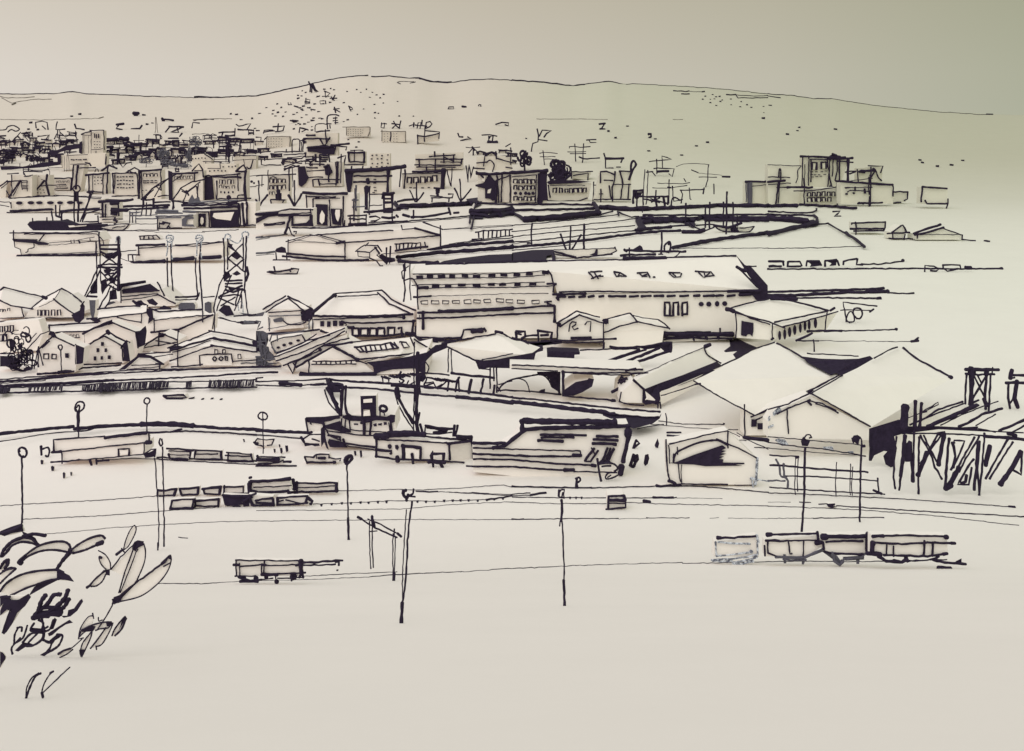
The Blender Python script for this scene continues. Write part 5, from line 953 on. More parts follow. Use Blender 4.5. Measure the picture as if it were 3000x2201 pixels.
o.p('skylight', w="865,1105 1240,1060 1255,1110 920,1150", i="12 865,1107 1000,1085 1100,1082 1180,1062 1250,1110; 9 915,1148 1000,1140 1250,1112; 9 880,1110 920,1145; 9 920,1105 950,1145; 10 960,1100 975,1150; 9 1000,1090 1015,1135; 9 1045,1085 1060,1130; 9 1090,1082 1105,1128; 9 1135,1078 1150,1125; 14 1180,1065 1210,1120; 9 1215,1060 1250,1110", on=True)
o.p('skylight', w="1265,1065 1325,1060 1350,1100 1300,1108", i="10 1262,1060 1320,1062 1352,1102 1300,1108 1280,1070", on=True)
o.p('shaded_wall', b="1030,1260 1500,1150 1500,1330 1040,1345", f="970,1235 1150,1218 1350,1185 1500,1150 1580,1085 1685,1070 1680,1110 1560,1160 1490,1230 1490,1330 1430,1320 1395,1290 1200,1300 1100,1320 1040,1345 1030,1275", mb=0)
o = T('gabled_warehouse', 'open fronted warehouse with a pale wide roof and thin support columns', 'warehouse', 'F', t=20, yb=1350)
o.p('roof', h="1680,1095 2110,980,8 2252,1030,10 2500,1105,10 2400,1175 2252,1200 1940,1222", i="14 1640,1075 1690,1060; 10 1685,1065 1900,1020,4 2110,985,8; 16 2105,965,8 2170,980,8; 10 2160,980,8 2252,1030,10 2400,1070,10; 10 1680,1100 1800,1160 1945,1228; 8 1990,1212 2130,1188 2260,1160", f="1920,1210 2000,1220 2130,1210 2252,1185 2450,1150 2530,1110 2460,1160 2440,1240 2300,1290 2050,1285 1960,1300 1945,1260")
o.p('column', i="8 1692,1120 1690,1320"); o.p('column', i="8 1715,1130 1725,1330"); o.p('column', i="10 2060,1290 2060,1470"); o.p('column', i="9 2090,1270 2095,1400"); o.p('column', i="10 2115,1270 2118,1500")
o.p('beam', i="10 1480,1330 1600,1338 1700,1350; 16 1720,1330 1900,1355 2100,1372; ~8 1480,1220 1520,1280 1500,1340; 8 1950,1260 1960,1290 2060,1300")
o.p('leg', i="12 1700,1400 1685,1490"); o.p('leg', i="14 1790,1370 1765,1400 1755,1495"); o.p('leg', i="18 1895,1390 1870,1505"); o.p('leg', i="14 2000,1385 1975,1515"); o.p('leg', i="14 2100,1440 2085,1520"); o.p('leg', i="10 1780,1370 1790,1490")
T('goods_stack', 'hatched pile of goods under the black shaded warehouse side', 'goods', 'F', yb=1490).p('pile', i=hatch(1110, 1400, 12, 1360, 1330, 20, lean=60, lw=9) + ';9 1110,1370 1115,1420 1165,1425 1170,1380; 9 1260,1400 1280,1440 1320,1440 1340,1400; ~12 1275,1320 1260,1370 1300,1400 1260,1430; 9 1340,1440 1400,1410; 12 1190,1440 1400,1460')
T('goods_stack', 'hatched pile of goods between the ship mast and the open fronted warehouse', 'goods', 'F', yb=1490).p('pile', i=hatch(1500, 1700, 10, 1370, 1390, 26, lean=90, lw=9) + ';9 1480,1420 1560,1410 1580,1450; 10 1480,1460 1560,1470 1640,1430; ~10 1450,1350 1500,1380 1480,1440 1560,1420; 9 1600,1470 1680,1400; 12 1440,1380 1440,1500', f="1430,1330 1480,1320 1500,1370 1470,1410 1430,1400")
T('arch_shelter', 'low row of pale arches behind the support columns', 'shelter', 'G', yb=1520).p('arch', i="~8 0,1390 60,1380 115,1400 140,1440 155,1500").p('arch', i="~10 -120,1490 -90,1440 -20,1395 80,1370 250,1342").p('arch', i="~9 180,1350 260,1345 320,1390 350,1450").p('wall', f="220,1320 420,1315 420,1520 400,1490 350,1460 330,1390 300,1360 225,1350; 232,1495 255,1478 292,1470 290,1500", i="8 -120,1430 0,1400; 10 -130,1480 100,1490 300,1505 430,1522; 14 418,1310 415,1520; 9 -130,1450 -100,1490")
o = T('open_warehouse', 'flat roofed open warehouse with a black slanted block in its bay', 'warehouse', 'G', yb=1580, t=10)
o.p('roof', b="-20,1258 275,1265 600,1280 1150,1300 1190,1335 450,1322 -20,1290", i="10 0,1260 300,1270 600,1285 900,1300 1150,1303; 8 0,1292 200,1302 400,1312; 11 450,1322 700,1330 1195,1332; 9 540,1330 800,1345 1055,1352; 12 1000,1310 1090,1290")
o.p('column', i="18 448,1315 452,1530"); o.p('block', f="460,1480 560,1410 665,1390 675,1375 722,1385 705,1450 620,1500 540,1532 460,1525", b="460,1480 560,1410 665,1390 722,1385 705,1450 540,1532 460,1525")
o.p('sill', i="11 455,1530 600,1545 750,1560 880,1572; 22 880,1570 905,1575")
T('dark_container', 'solid black container standing behind the flat roofed warehouse', 'container', 'G', t=6).p('body', b="312,1145 355,1138 430,1142 540,1145 598,1150 595,1168 550,1170 548,1250 316,1242", mb=1)
T('dark_container', 'black hooked shadow shed next to the solid container', 'shed', 'G', t=6).p('body', b="0,1145 140,1135 275,1118 272,1135 200,1155 170,1180 165,1255 0,1240", mb=1).p('slot', w="0,1165 80,1155 75,1170 0,1180").sub('slot', w="25,1230 58,1225 58,1240 28,1242")
o = T('timber_stack', 'fan of long pale planks stacked before the walled yard', 'timber', 'G', yb=1285, t=5)
for st in ("9 600,1130 800,1122 1125,1118", "14 860,1100 1000,1108 1200,1095 1325,1070", "10 710,1268 900,1200 1125,1125", "13 780,1255 960,1190 1180,1125", "18 950,1258 1100,1190 1300,1110", "18 1015,1268 1200,1200 1390,1135", "22 1330,1075 1400,1065 1390,1140"): o.p('plank', i=st)
o.p('gap', f="1120,1110 1230,1080 1400,1062 1395,1150 1340,1140 1300,1105 1180,1125")
# big warehouse
o = T('great_warehouse', 'largest warehouse with a vast pale roof slope and three bands of windows', 'warehouse', 'F', t=22, yb=1060)
o.p('wall', b="1350,440 1380,462 2600,440 2620,640 4400,615 4400,1010 1410,1030 1420,600 1350,500", i="10 1310,340 1305,480 1310,600 1300,700; 8 1355,370 1352,500 1362,690; 8 1290,500 1280,440 1340,390; ~9 1310,515 1370,498 1400,530 1420,570; 9 1420,560 1418,650 1428,770; 14 1300,380 1310,430; 5 1540,655 1800,648 2252,632; 6 2252,632 2570,630; 12 1385,662 1540,655; 18 1470,790 1472,945; 14 1425,800 1490,795; 10 1420,850 1480,850; 6 1440,820 1440,860")
o.p('roof', h="1350,372,22 2600,345,22 2600,440 1375,455; 2600,345,22 4227,305,24 4460,608 2650,635 2600,440", i="10 1255,335 1260,358; 12 2550,345,22 2900,340,22 3300,335,24 3500,325,24 3750,310,24 4220,300,24; 24 3240,318,20 3600,320,22")
o.p('parapet', i="16 1500,372 1800,372 2252,350; 14 2252,350 2560,345", d=20)
o.p('eave', i="10 2670,615 3000,614 3700,618 4260,606; 14 2610,640 2900,634; 20 4150,612 4290,610 4440,605; 12 2650,640 2660,690")
o.p('verge', f="4220,290 4300,380 4360,400 4502,560 4502,690 4400,690 4370,650 4250,640 4250,610 4430,600 4330,470", i="12 4230,395 4330,490 4430,590; 20 4230,400 4310,430")
for xs, y in (("1440,490 1530,482 1632,484 1725,482 1838,476 1940,480 2075,470 2180,470", 0), ("2295,465 2405,458 2545,450", 0)):
    o.wins('F', xs, 62, 30)
o.p('band', i="7 1380,462 1700,462 2000,460 2260,452 2560,432; 7 1360,505 1500,498 2000,492 2260,492 2540,470; 7 1370,560 1500,552 2000,548 2540,530; 8 1430,588 1700,578 2100,580 2630,565; 10 2565,430 2600,470 2620,560 2615,620; 14 2560,545 2640,550; 18 1430,582 1515,580")
o.wins('F', "1580,565 1690,570 1810,556 1940,562 2070,552 2170,552 2300,553 2435,548", 66, 26)
o.wins('F', "1482,710 1575,708 1668,708 1760,706 1860,704 1945,700 2035,698 2145,692 2230,700 2330,702 2460,706", 62, 28, 'box')
o.p('window', i="10 2535,705 2600,700; 10 2560,715 2610,735; 9 2560,700 2570,730")
for k, (a, b) in enumerate(((395, 470), (500, 550), (585, 642), (670, 720), (765, 808), (850, 1000), (1030, 1112), (1140, 1220), (1250, 1332), (1365, 1435), (1475, 1550), (1600, 1650), (1685, 1780), (1792, 1860), (1895, 1960))):
    o.p('vent', i=f"15 {a},{662-k*.7:.0f} {b},{657-k*.7:.0f}", tile='G')
o.p('vent', i="16 395,665 405,688; 20 2000,645 2100,640", tile='G')
o.p('band', i="13 1430,800 1600,798; 22 1610,790 1800,785 2260,765; 12 2260,765 2620,735; 12 1480,850 1800,840 2260,812; 13 2260,812 2620,800; 13 2620,735 2632,885; 5 1800,775 2260,750")
for st in ("690,440 790,435 ; 10 675,445 720,500; 9 720,440 760,500; 9 700,500 780,470 ;9 730,480 800,478", "895,440 950,445 1000,480; 9 900,445 920,480 960,475; 8 950,450 930,478; 8 960,478 1005,480", "1100,450 1190,445 1215,490; 9 1120,455 1150,480 1190,480; 9 1140,478 1200,455; 9 1240,488 1255,488", "1385,450 1480,450; 9 1380,455 1420,488 1480,485 1490,455; 9 1410,450 1440,480", "1610,438 1750,440 1775,475; 9 1640,445 1690,490 1740,450; 9 1690,450 1700,480 1780,470"):
    o.p('skylight', i='10 ' + st, tile='G', on=True)
for x in (1365, 1442, 1520): o.p('window', w=f"{x-25},715 {x+25},712 {x+25},825 {x-25},828", i=f"14 {x-22},828 {x-22},712 {x+22},710 {x+22},820", tile='G')
o.p('sill', i="12 1345,828 1410,830; 12 1500,815 1540,810", tile='G')
o.wins('G', "1665,725 1732,725 1805,722 1872,720", 44, 46, 'oval')
# small houses by the big warehouse
o = T('cottage', 'small gabled cottage with two letter shaped windows against the largest warehouse', 'cottage', 'G', t=10, yb=1110)
o.p('wall', b="402,915 590,822 805,885 805,1060 402,1045", i="10 402,900 400,1035; 9 805,880 806,1000 805,1115; 12 340,1040 500,1045 700,1035 915,1030; 9 350,1060 560,1065 800,1055; 12 380,740 370,885")
o.p('roof', h="388,895 570,783,5 812,862 800,885 590,822 420,922", i="10 390,895 480,840 570,785; 9 570,785 690,820 770,840; 10 420,922 500,870 590,822; 10 590,820 700,860 830,895", f="800,860 850,860 850,900 810,890; 390,880 430,890 440,920 400,925")
o.p('window', i="9 500,965 510,900 530,880 565,885 560,905 530,925 545,950 580,940"); o.p('window', i="9 640,905 660,880 695,880 690,965")
o.p('step', f="515,1012 700,1008 705,1030 515,1035"); o.p('step', f="135,1052 350,1050 440,1050 440,1070 380,1080 150,1070 200,1100")
o = T('cottage', 'pale cottage without windows joined to the one with letter shaped windows', 'cottage', 'G', t=10, yb=1110)
o.p('wall', b="812,968 1095,878 1340,920 1320,1080 812,1110", i="6 812,1060 812,1110")
o.p('roof', h="820,862 1030,803,6 1275,860,6 1388,942 1095,878 812,970", i="9 820,862 930,830 1035,805; 9 810,975 950,920 1095,882; 9 1100,878 1220,905 1375,935; 10 1040,805,4 1075,840 1105,885; 7 1050,820 1150,845 1280,860; 9 1290,862 1340,895 1388,942; 14 800,870 830,860")
o = T('yard_wall', 'dark topped yard wall with square openings', 'wall', 'G', t=3, yb=1062)
o.p('wall', b="1325,975 1945,975 1945,1035 1325,1062", i="30 1340,988 1600,990 1940,990; 9 1340,975 1750,965; 8 1325,960 1327,1062; 12 1340,1035 1580,1020 1700,1030 1940,1028; 12 1590,1000 1600,1045; 14 1700,1000 1720,1030; 16 1810,1000 1820,1030; 10 1830,940 1830,980; 10 1340,1015 1560,1015")
def cart(label, tile, i): T('parked_cart', label, 'cart', tile, t=2).p('body', i=i)
cart('box cart with a rounded top beside the cottage track', 'G', "16 35,965 115,965 115,1010 85,1030; 14 35,970 40,1020; 10 50,990 80,990; 12 120,1005 220,998; 9 0,1020 120,1050 200,1100")
cart('dark wheeled cart standing before the letter windowed cottage', 'G', "16 225,960 350,975 340,1030; 12 228,955 232,1070; 16 250,1000 320,995; 12 260,1050 330,1050")
cart('dark stepped cart on the track beside the gable roof', 'F', "12 1400,1015 1600,1025 1800,1020; 14 1800,1030 1830,950 1900,945; 30 1900,962 1985,955; 8 1350,1005 1500,1045 1600,1060; 14 1410,1040 1750,1050; 12 2005,940 2025,965")
# portholed white shed
o = T('white_hall', 'white hall with a diamond shaped flat roof and a row of black oval openings', 'hall', 'G', t=1, yb=1040)
o.p('wall', h="1965,795 2252,905 2290,920 2290,1040 1970,1020; 2290,920 2860,800,14 2750,970,14 2285,1040", i="9 1965,800 1975,900 1970,1020; 8 2290,900 2287,1040; 8 2772,800,10 2760,880,10 2752,970,10; 12 2280,1030 2300,1025")
o.p('roof', h="1880,775 2150,700,10 2310,675,14 2860,790,14 2400,925 2310,900", i="9 1885,772 2000,735,4 2150,700,8 2260,680,12; 14 2280,680,12 2400,685,12; 12 2400,685,12 2600,730,12 2780,780,12; 10 2310,885 2500,845,4 2780,785,10; 9 2385,925 2560,880,4 2870,790,10; 10 1885,775 2100,840 2260,878 2400,935; 9 1930,765 2100,850 2270,900; 12 2800,785,10 2840,755,10; 24 1885,770 1950,785")
o.p('window', f="2020,870 2050,878 2125,890 2125,960 2115,1012 2095,990 2075,990 2060,1010 2015,1000")
for x, y in ((2355, 1000), (2400, 990), (2443, 970), (2488, 952), (2537, 935), (2578, 915), (2615, 908), (2670, 892)):
    o.wins('G', f"{x},{y}", 28, 88, 'oval', name='opening', d=(x - 2290) / 570 * 13 - .5)
o.p('paving_and_shadow', i="14 2600,965,6 2700,960,6 2900,960,6; 9 2900,960 3100,958 3380,945; 14 2500,1045 2560,1020 2640,980; 9 2500,1048 2700,1045 ; 5 2700,1045 2900,1050 3300,1052; 14 3510,1052 3575,1045; 10 3530,1055 3575,1020; 9 2655,1040 2660,1140; 16 3370,945 3385,945; 6 3300,1052 3530,1055")
one('paving_and_shadow', None, None, 'G', kind='structure', yb=1200, g=True, m=1, f="1910,1020 1985,1025 2050,1060 2165,1110 2060,1150 1975,1210 1945,1165 1985,1135 1880,1145 1865,1135 1920,1095")  # ink patch painted as the white hall's shadow on the ground
one('long_rail', 'long parallel rails running off from the largest warehouse', 'rail', 'H', yb=690, g=True, i="14 0,625 300,615 600,608 1020,592; 20 0,660 300,655 700,630 1060,622; 9 1050,630 1285,633; 10 150,675 500,672 990,680; 22 0,675 100,680 250,690; 20 900,630 1060,622; 16 960,680 990,678")
T('parked_cart', 'pair of joined rings under a bent bracket beyond the white hall', 'cart', 'H').p('frame', i="9 960,745 850,730 660,710 690,880; 8 640,778 780,775 900,778; 9 895,795 930,770").p('wheel', i="~9 720,890 690,860 710,800 740,795 760,850 750,880 700,880 ").p('wheel', i="~11 780,850 750,810 760,765 810,765 830,810 810,850 780,850")
# railway on the far shore
one('railway', None, None, 'H', kind='structure', yb=450, g=True, i="10 0,420 600,418 1300,415 1700,420 2065,415; 9 820,378 1000,375 1190,352; 16 1180,352 1195,350; 9 2040,412 2062,412; 8 -1200,415 -700,398 -100,395")
for lb, st, f in (("open box wagon at the head of the far wagon row", "14 5,350 140,350; 12 135,350 140,385; 14 10,390 120,390", None), ("second box wagon of the far row, with a pale middle", "12 180,350 280,350; 12 178,350 172,395; 10 280,350 300,390; 12 175,392 290,390", None),
                  ("third box wagon of the far row, mostly dark", "14 345,350 450,345; 10 340,350 335,390; 12 450,345 470,385", "360,360 450,350 480,385 370,398 380,375"), ("fourth box wagon of the far row, nearly black", "12 500,345 605,335; 12 500,345 500,390; 10 610,340 625,385", "505,345 605,335 600,385 540,390 560,365"),
                  ("last wagon of the far row with a raised corner", "12 670,345 785,325; 10 665,345 660,380; 12 785,325 780,375 830,375", None)):
    T('railway_wagon', lb, 'wagon', 'H', yb=400, t=3).p('body', i=st, f=f)
for lb, st in (("letter D shaped wagon alone on the distant line", "10 1380,440 1382,385 1460,390 1505,415 1480,435 1430,430"), ("rounded box wagon on the distant line", "10 1540,380 1690,380 1695,410 1580,435 1545,410 1540,380"), ("smallest dark wagon at the end of the distant line", "16 1735,400 1790,402; 9 1735,390 1735,415")):
    T('railway_wagon', lb, 'wagon', 'H', yb=440, t=3).p('body', i=st)

T('yard_wall', 'grey scribbled yard wall between the double roofed gable and the boat like hall', 'wall', 'F', t=2, yb=1280).p('wall', f="10,960 60,960 110,985 100,1030 60,1040 30,1010; 0,1040 60,1080 60,1110 0,1110; 60,1090 110,1100 120,1150 170,1190 120,1230 60,1200 40,1150; 0,1180 40,1190 110,1240 215,1240 100,1264 0,1262", i="9 0,870 40,880 10,950 60,930; 7 110,840 115,960; 9 15,970 60,1260; ~10 0,1100 60,1080 100,1130 60,1180 0,1190; 10 30,980 60,1180; 10 90,1000 80,1250; 12 0,1282 215,1272; 10 0,1230 180,1205; 8 -130,1250 0,1240; 16 -100,880 -20,890; 8 185,990 190,1050; 9 120,1050 140,1000 420,960; 9 140,1100 240,1230; 9 0,1060 80,1050", m=2)
T('rubble_heap', 'long grey heap trailing from the foot of the two horned lattice tower', 'heap', 'F', t=2, yb=960).p('heap', f="-170,880 -60,870 30,875 20,900 -120,905; -150,800 -20,815 80,790 60,830 -60,835; 240,865 330,890 440,880 470,900 420,920 300,910 250,900; 150,860 220,840 245,855 180,885", m=2)
# ---------------------------------------------------------------- big roofs at the near side
o = T('barrel_roof_hall', 'long barrel roofed hall with a heavy black eave, its end open to the quay', 'hall', 'G', t=14, yb=1610)
o.p('wall', h="960,1500 1070,1400 1160,1480 1300,1600 950,1590; 1300,1500 1850,1270,20 1850,1330,20 1310,1610", i="8 960,1500 945,1585; ~9 945,1580 1000,1600 1080,1612 1160,1615; 9 1300,1590 1310,1640; 9 1280,1600 1285,1640")
o.p('roof', h="1070,1365,4 1400,1225,16 1690,1105,30 1720,1170,32 1850,1270,30 1500,1370,14 1160,1480 1080,1400", i="6 1090,1355,4 1250,1295,10 1420,1215,18 1700,1100,30; 20 1700,1100,30 1745,1080,30; ~9 1690,1105,30 1715,1165,30 1770,1205,30 1840,1245,30; 14 1070,1390 1110,1430 1165,1480")
o.p('eave', f="1150,1480 1300,1420,3 1500,1350,9 1700,1270,18 1800,1230,25 1855,1270,28 1780,1310,22 1700,1350,18 1500,1430,9 1310,1490,2 1305,1560 1290,1615 1240,1600 1175,1612 1145,1590", d=0)
o.p('doorway', w="1172,1565 1185,1545 1200,1535 1195,1555 1175,1570")
bushy('G', 1000, 1420, 75, 70, 'ragged black tree at the open end of the barrel roofed hall', 16, foot=1580, lw=14, dense=7)
T('bare_sapling', 'twisted dark sapling with an angled branch beside the barrel roofed hall', 'sapling', 'G', yb=1580).p('trunk', i="20 960,1480 965,1575; 20 880,1500 940,1465 970,1460").p('branch', i="12 980,1580 985,1545; 14 940,1400 1010,1375")
o = T('great_shed', 'great shed whose plain diamond roof slope meets the barrel roofed hall', 'shed', 'G', t=4, yb=1880)
o.p('wall', b="2045,1660 2130,1705 2250,1650 2620,1520 2620,1880 2045,1880", i="9 2045,1610 2048,1880; 6 2420,1760 2425,1900")
o.p('roof', h="1600,1400,2 2300,1050,40 2320,1058,40 2900,1350,16 2130,1705 2040,1660", i="9 1600,1400,2 1800,1525 2000,1630 2128,1702; 9 1610,1435 1660,1420; 7 1310,1530 1450,1490 1620,1430; 9 1850,1262,16 2000,1195,24 2110,1125,30 2310,1060,40; 11 2328,1068,40 2450,1130,32 2550,1190,26 2600,1220,24; 8 2130,1705 2300,1625,3 2600,1490,8 2880,1350,16", d=0)
o.p('valley', f="2550,1185,26 2720,1205,24 2900,1210,22 3050,1205,22 3150,1180,24 3180,1205,24 3050,1280,20 2900,1360,14 2850,1330,16 2810,1350,14 2600,1240,22", i="8 2600,1160,26 2800,1168,26 3050,1182,26")
o.p('gutter', i="9 2100,1720 2300,1640 2600,1500 2860,1360; 9 2140,1745 2400,1620 2620,1530; 28 2600,1530 2660,1500")
o.wins('G', "2130,1770 2185,1800 2290,1745", 50, 60); 
o = T('great_shed', 'twin great shed with the second plain diamond roof and a peaked gable wall', 'shed', 'L', t=4, yb=720)
o.p('wall', h="60,470 370,330 900,610 895,720 0,700 0,560", i="9 165,455 180,660; 7 0,690 300,715 850,765; 8 0,740 200,770 500,800 860,860; 6 0,790 500,835 855,860")
o.p('roof', h="370,305 650,150,12 1170,-95,44 1620,170,30 910,605 420,330", i="9 660,150,12 500,240 370,315; 9 930,0,26 1060,-70,34 1140,-100,42; 13 1185,-95,44 1300,0,38 1450,80,34 1615,168,30; 22 1600,165,30 1618,170,30; 10 380,310 420,330 620,440 900,600; 9 420,400 520,430 620,480; 9 350,375 480,400 600,460; 9 360,310 180,400 0,450; 10 80,490 180,440 370,365; 12 350,380 380,410")
o.p('grille', f="40,480 100,420 120,460 50,510; 60,720 90,705 150,715 190,770 120,770; 480,780 570,775 580,815 500,805; 700,820 750,815 755,845 710,840; 0,520 20,500 20,545 0,555; 0,600 50,580 50,600 0,620", m=4)
T('shrub', 'large black ragged shrub under the corner of the twin great shed', 'shrub', 'L', t=6, yb=960).p('foliage', f="890,620 960,598 1150,540 1175,555 1180,600 1100,640 1110,690 1135,790 1110,950 1080,960 1035,935 1015,860 1050,820 1020,815 935,855 910,905 890,900 895,790 888,740", i="10 900,620 895,900; 8 1110,890 1105,950; 10 1130,560 1170,548")
# trestle pier with leaning timbers
T('loading_pier', 'timber loading pier deck with long slanting planks', 'pier', 'L', t=3, yb=1150).p('deck', f="1100,600 1500,598 1700,608 1850,600 1845,625 2010,640 2250,650 2250,662 1500,625 1180,665 1100,690", i="10 1180,660 1500,662 1900,680; 20 1900,685 2100,700 2260,715; 9 1850,620 2000,650; 22 2110,660 2180,680").p('plank', i="7 1225,530 1330,490 1400,470; 8 1358,470 1500,385 1500,405 1370,475").p('plank', i="12 1330,560 1500,450 1715,380; 10 1250,585 1500,480 1720,400").p('plank', i="24 1400,605 1500,560 1640,500 1840,410; 12 1780,440 1850,410").p('plank', i="8 1520,590 1700,500 1900,420 2025,378").p('plank', i="16 1680,600 1760,570 1880,495 2062,440").p('plank', i="8 1830,595 1900,550 2005,490").p('plank', i="16 2030,640 2150,590 2260,540").p('plank', i="10 2150,650 2260,590")
o = T('trestle', 'dense trestle of black posts and crossed braces under the loading pier', 'trestle', 'L', yb=1180)
for st in ("42 1208,425 1200,520 1195,610", "21 1297,378 1292,600", "18 1350,392 1335,600", "12 1128,690 1110,900 1105,1050 1120,1148", "23 1205,680 1185,900 1165,1040", "13 1165,1040 1155,1162", "12 1285,640 1280,900 1280,1080", "21 1270,920 1275,1080", "13 1330,690 1322,1000 1325,1190", "16 1592,705 1575,900 1558,1150", "12 1862,730 1845,980 1860,1205", "12 1905,660 1880,1000 1855,1205", "18 1848,740 1835,960 1812,1155"): o.p('post', i=st)
for st in ("13 1340,680 1430,840 1470,960 1530,1065", "12 1370,680 1480,900 1505,940", "25 1400,830 1330,1000 1320,1030", "13 1500,660 1420,800 1340,930", "25 1550,660 1525,780 1500,940", "12 1540,660 1400,840", "30 1560,1145 1610,1115", "28 1600,1110 1680,960", "12 1640,745 1640,720 1730,730 1660,900 1610,980", "16 1625,740 1650,860 1630,960", "12 1820,690 1740,830 1660,980", "11 1862,685 1740,880 1680,1000", "13 1810,885 1740,990 1670,1110 1765,1112 1795,960", "16 1745,1030 1740,1085 1700,1100", "25 1950,770 1930,860 1915,945", "13 2110,710 2000,900 1915,1060", "12 2155,735 2050,900 1950,1058", "28 2225,820 2150,960 2045,1110", "13 2150,980 2225,1025 2235,830"): o.p('brace', i=st)
o.p('shade', f="1212,760 1240,722 1268,735 1275,910 1210,912 1198,880; 1490,650 1560,640 1550,690 1500,680")
def tower(label, x0, x1, xx):
    o = T('water_tower', label, 'tower', 'H', yb=1650)
    return o
o = T('trestle_tower', 'boxy timber tower with crossed legs standing behind the loading pier', 'tower', 'H', yb=1650)
o.p('platform', i="21 1738,1300 1850,1300 2030,1302; 14 1735,1335 1850,1345 1995,1340; 9 1975,1280 1970,1340; 30 1785,1290 1785,1340; 24 1925,1300 1920,1345", f="1765,1285 1830,1285 1830,1345 1770,1345")
for st in ("12 1750,1345 1738,1450 1735,1600", "28 1790,1340 1790,1500 1785,1610", "16 1925,1345 1910,1480 1915,1650", "12 1960,1345 1950,1500 1942,1660"): o.p('leg', i=st)
for st in ("12 1810,1350 1870,1470 1930,1600", "13 1925,1350 1850,1470 1785,1590", "11 1840,1350 1880,1420", "25 1900,1560 1925,1620", "12 1790,1600 1850,1570"): o.p('brace', i=st)
o = T('trestle_tower', 'half seen timber tower cut by the picture edge behind the loading pier', 'tower', 'H', yb=1650)
o.p('platform', i="23 2145,1300 2130,1380; 16 2140,1350 2200,1352 2260,1350; 20 2095,1415 2180,1412 2260,1420; 10 2130,1380 2170,1370")
for st in ("14 2115,1425 2110,1550 2130,1640", "23 2190,1400 2175,1500 2170,1550 2195,1635", "11 2130,1600 2165,1540"): o.p('leg', i=st)
# arched hall by the quay
o = T('arched_hall', 'pale arched end hall with a black wedge doorway beside the railway', 'hall', 'K', t=3, yb=975)
o.p('wall', b="1360,600 1780,515 1900,488 2150,725 2150,960 1400,968 1370,860", i="~11 1355,565 1358,700 1372,860 1395,940; 8 1382,615 1385,700 1385,770; 18 1375,930 1440,950; 9 1400,967 1500,955 1900,960; 7 1955,965 2110,968; 8 1465,785 1475,900 1485,935; 7 1490,785 1485,850 1492,945")
o.p('roof', i="9 1385,606 1550,565 1780,508; 8 1780,508 1900,486; ~13 1420,760 1440,690 1500,650 1650,590 1800,570 1860,590; 9 1860,590 1990,640 2150,725; 16 1800,565 1900,610; 9 1897,490 1898,640; 6 1900,490 2000,540")
o.p('doorway', f="1380,770 1440,765 1600,700 1850,615 1885,640 1840,660 1885,665 1835,685 1885,690 1820,710 1865,715 1820,735 1860,740 1855,768 2045,770 2045,782 1960,785 2025,795 1700,800 1600,785 1450,780", i="10 1425,690 1420,760; 8 1455,630 1460,700")
o.p('downpipe', i="16 2158,730 2155,850 2140,960; 14 2100,905 2160,920; 8 2160,915 2260,935; 10 2110,900 2120,980", m=4)
o.p('roof_rail', i="7 1980,505 2060,560 2150,600 2252,650; 22 2040,545 2252,570", m=1)
# open frames beside it
o = T('platform_frame', 'open platform frame of long rails and paired posts beside the arched hall', 'frame', 'L', yb=1200, t=4)
o.p('rail', i="12 15,938 250,955 600,985 880,1000"); o.p('rail', i="9 150,1035 500,1045 800,1065 965,1080; 10 965,1055 975,1190"); o.p('rail', i="9 15,1135 300,1155 700,1180 1025,1195; 14 925,1160 1000,1192"); o.p('rail', i="9 15,850 120,860 270,862; 14 245,875 270,870")
for x0 in ((240, 870, 1200), (262, 880, 1170), (600, 915, 1215), (725, 930, 1205), (740, 955, 1205)): o.p('post', i=f"7 {x0[0]+4},{x0[1]} {x0[0]-6},{(x0[1]+x0[2])/2+60:.0f} {x0[0]},{x0[2]}")
o.p('pipe', i="~12 70,890 100,950 110,1030 150,1050; 12 135,930 140,1030; 14 150,1035 175,1080 175,1150; 10 0,1075 150,1080", m=2)
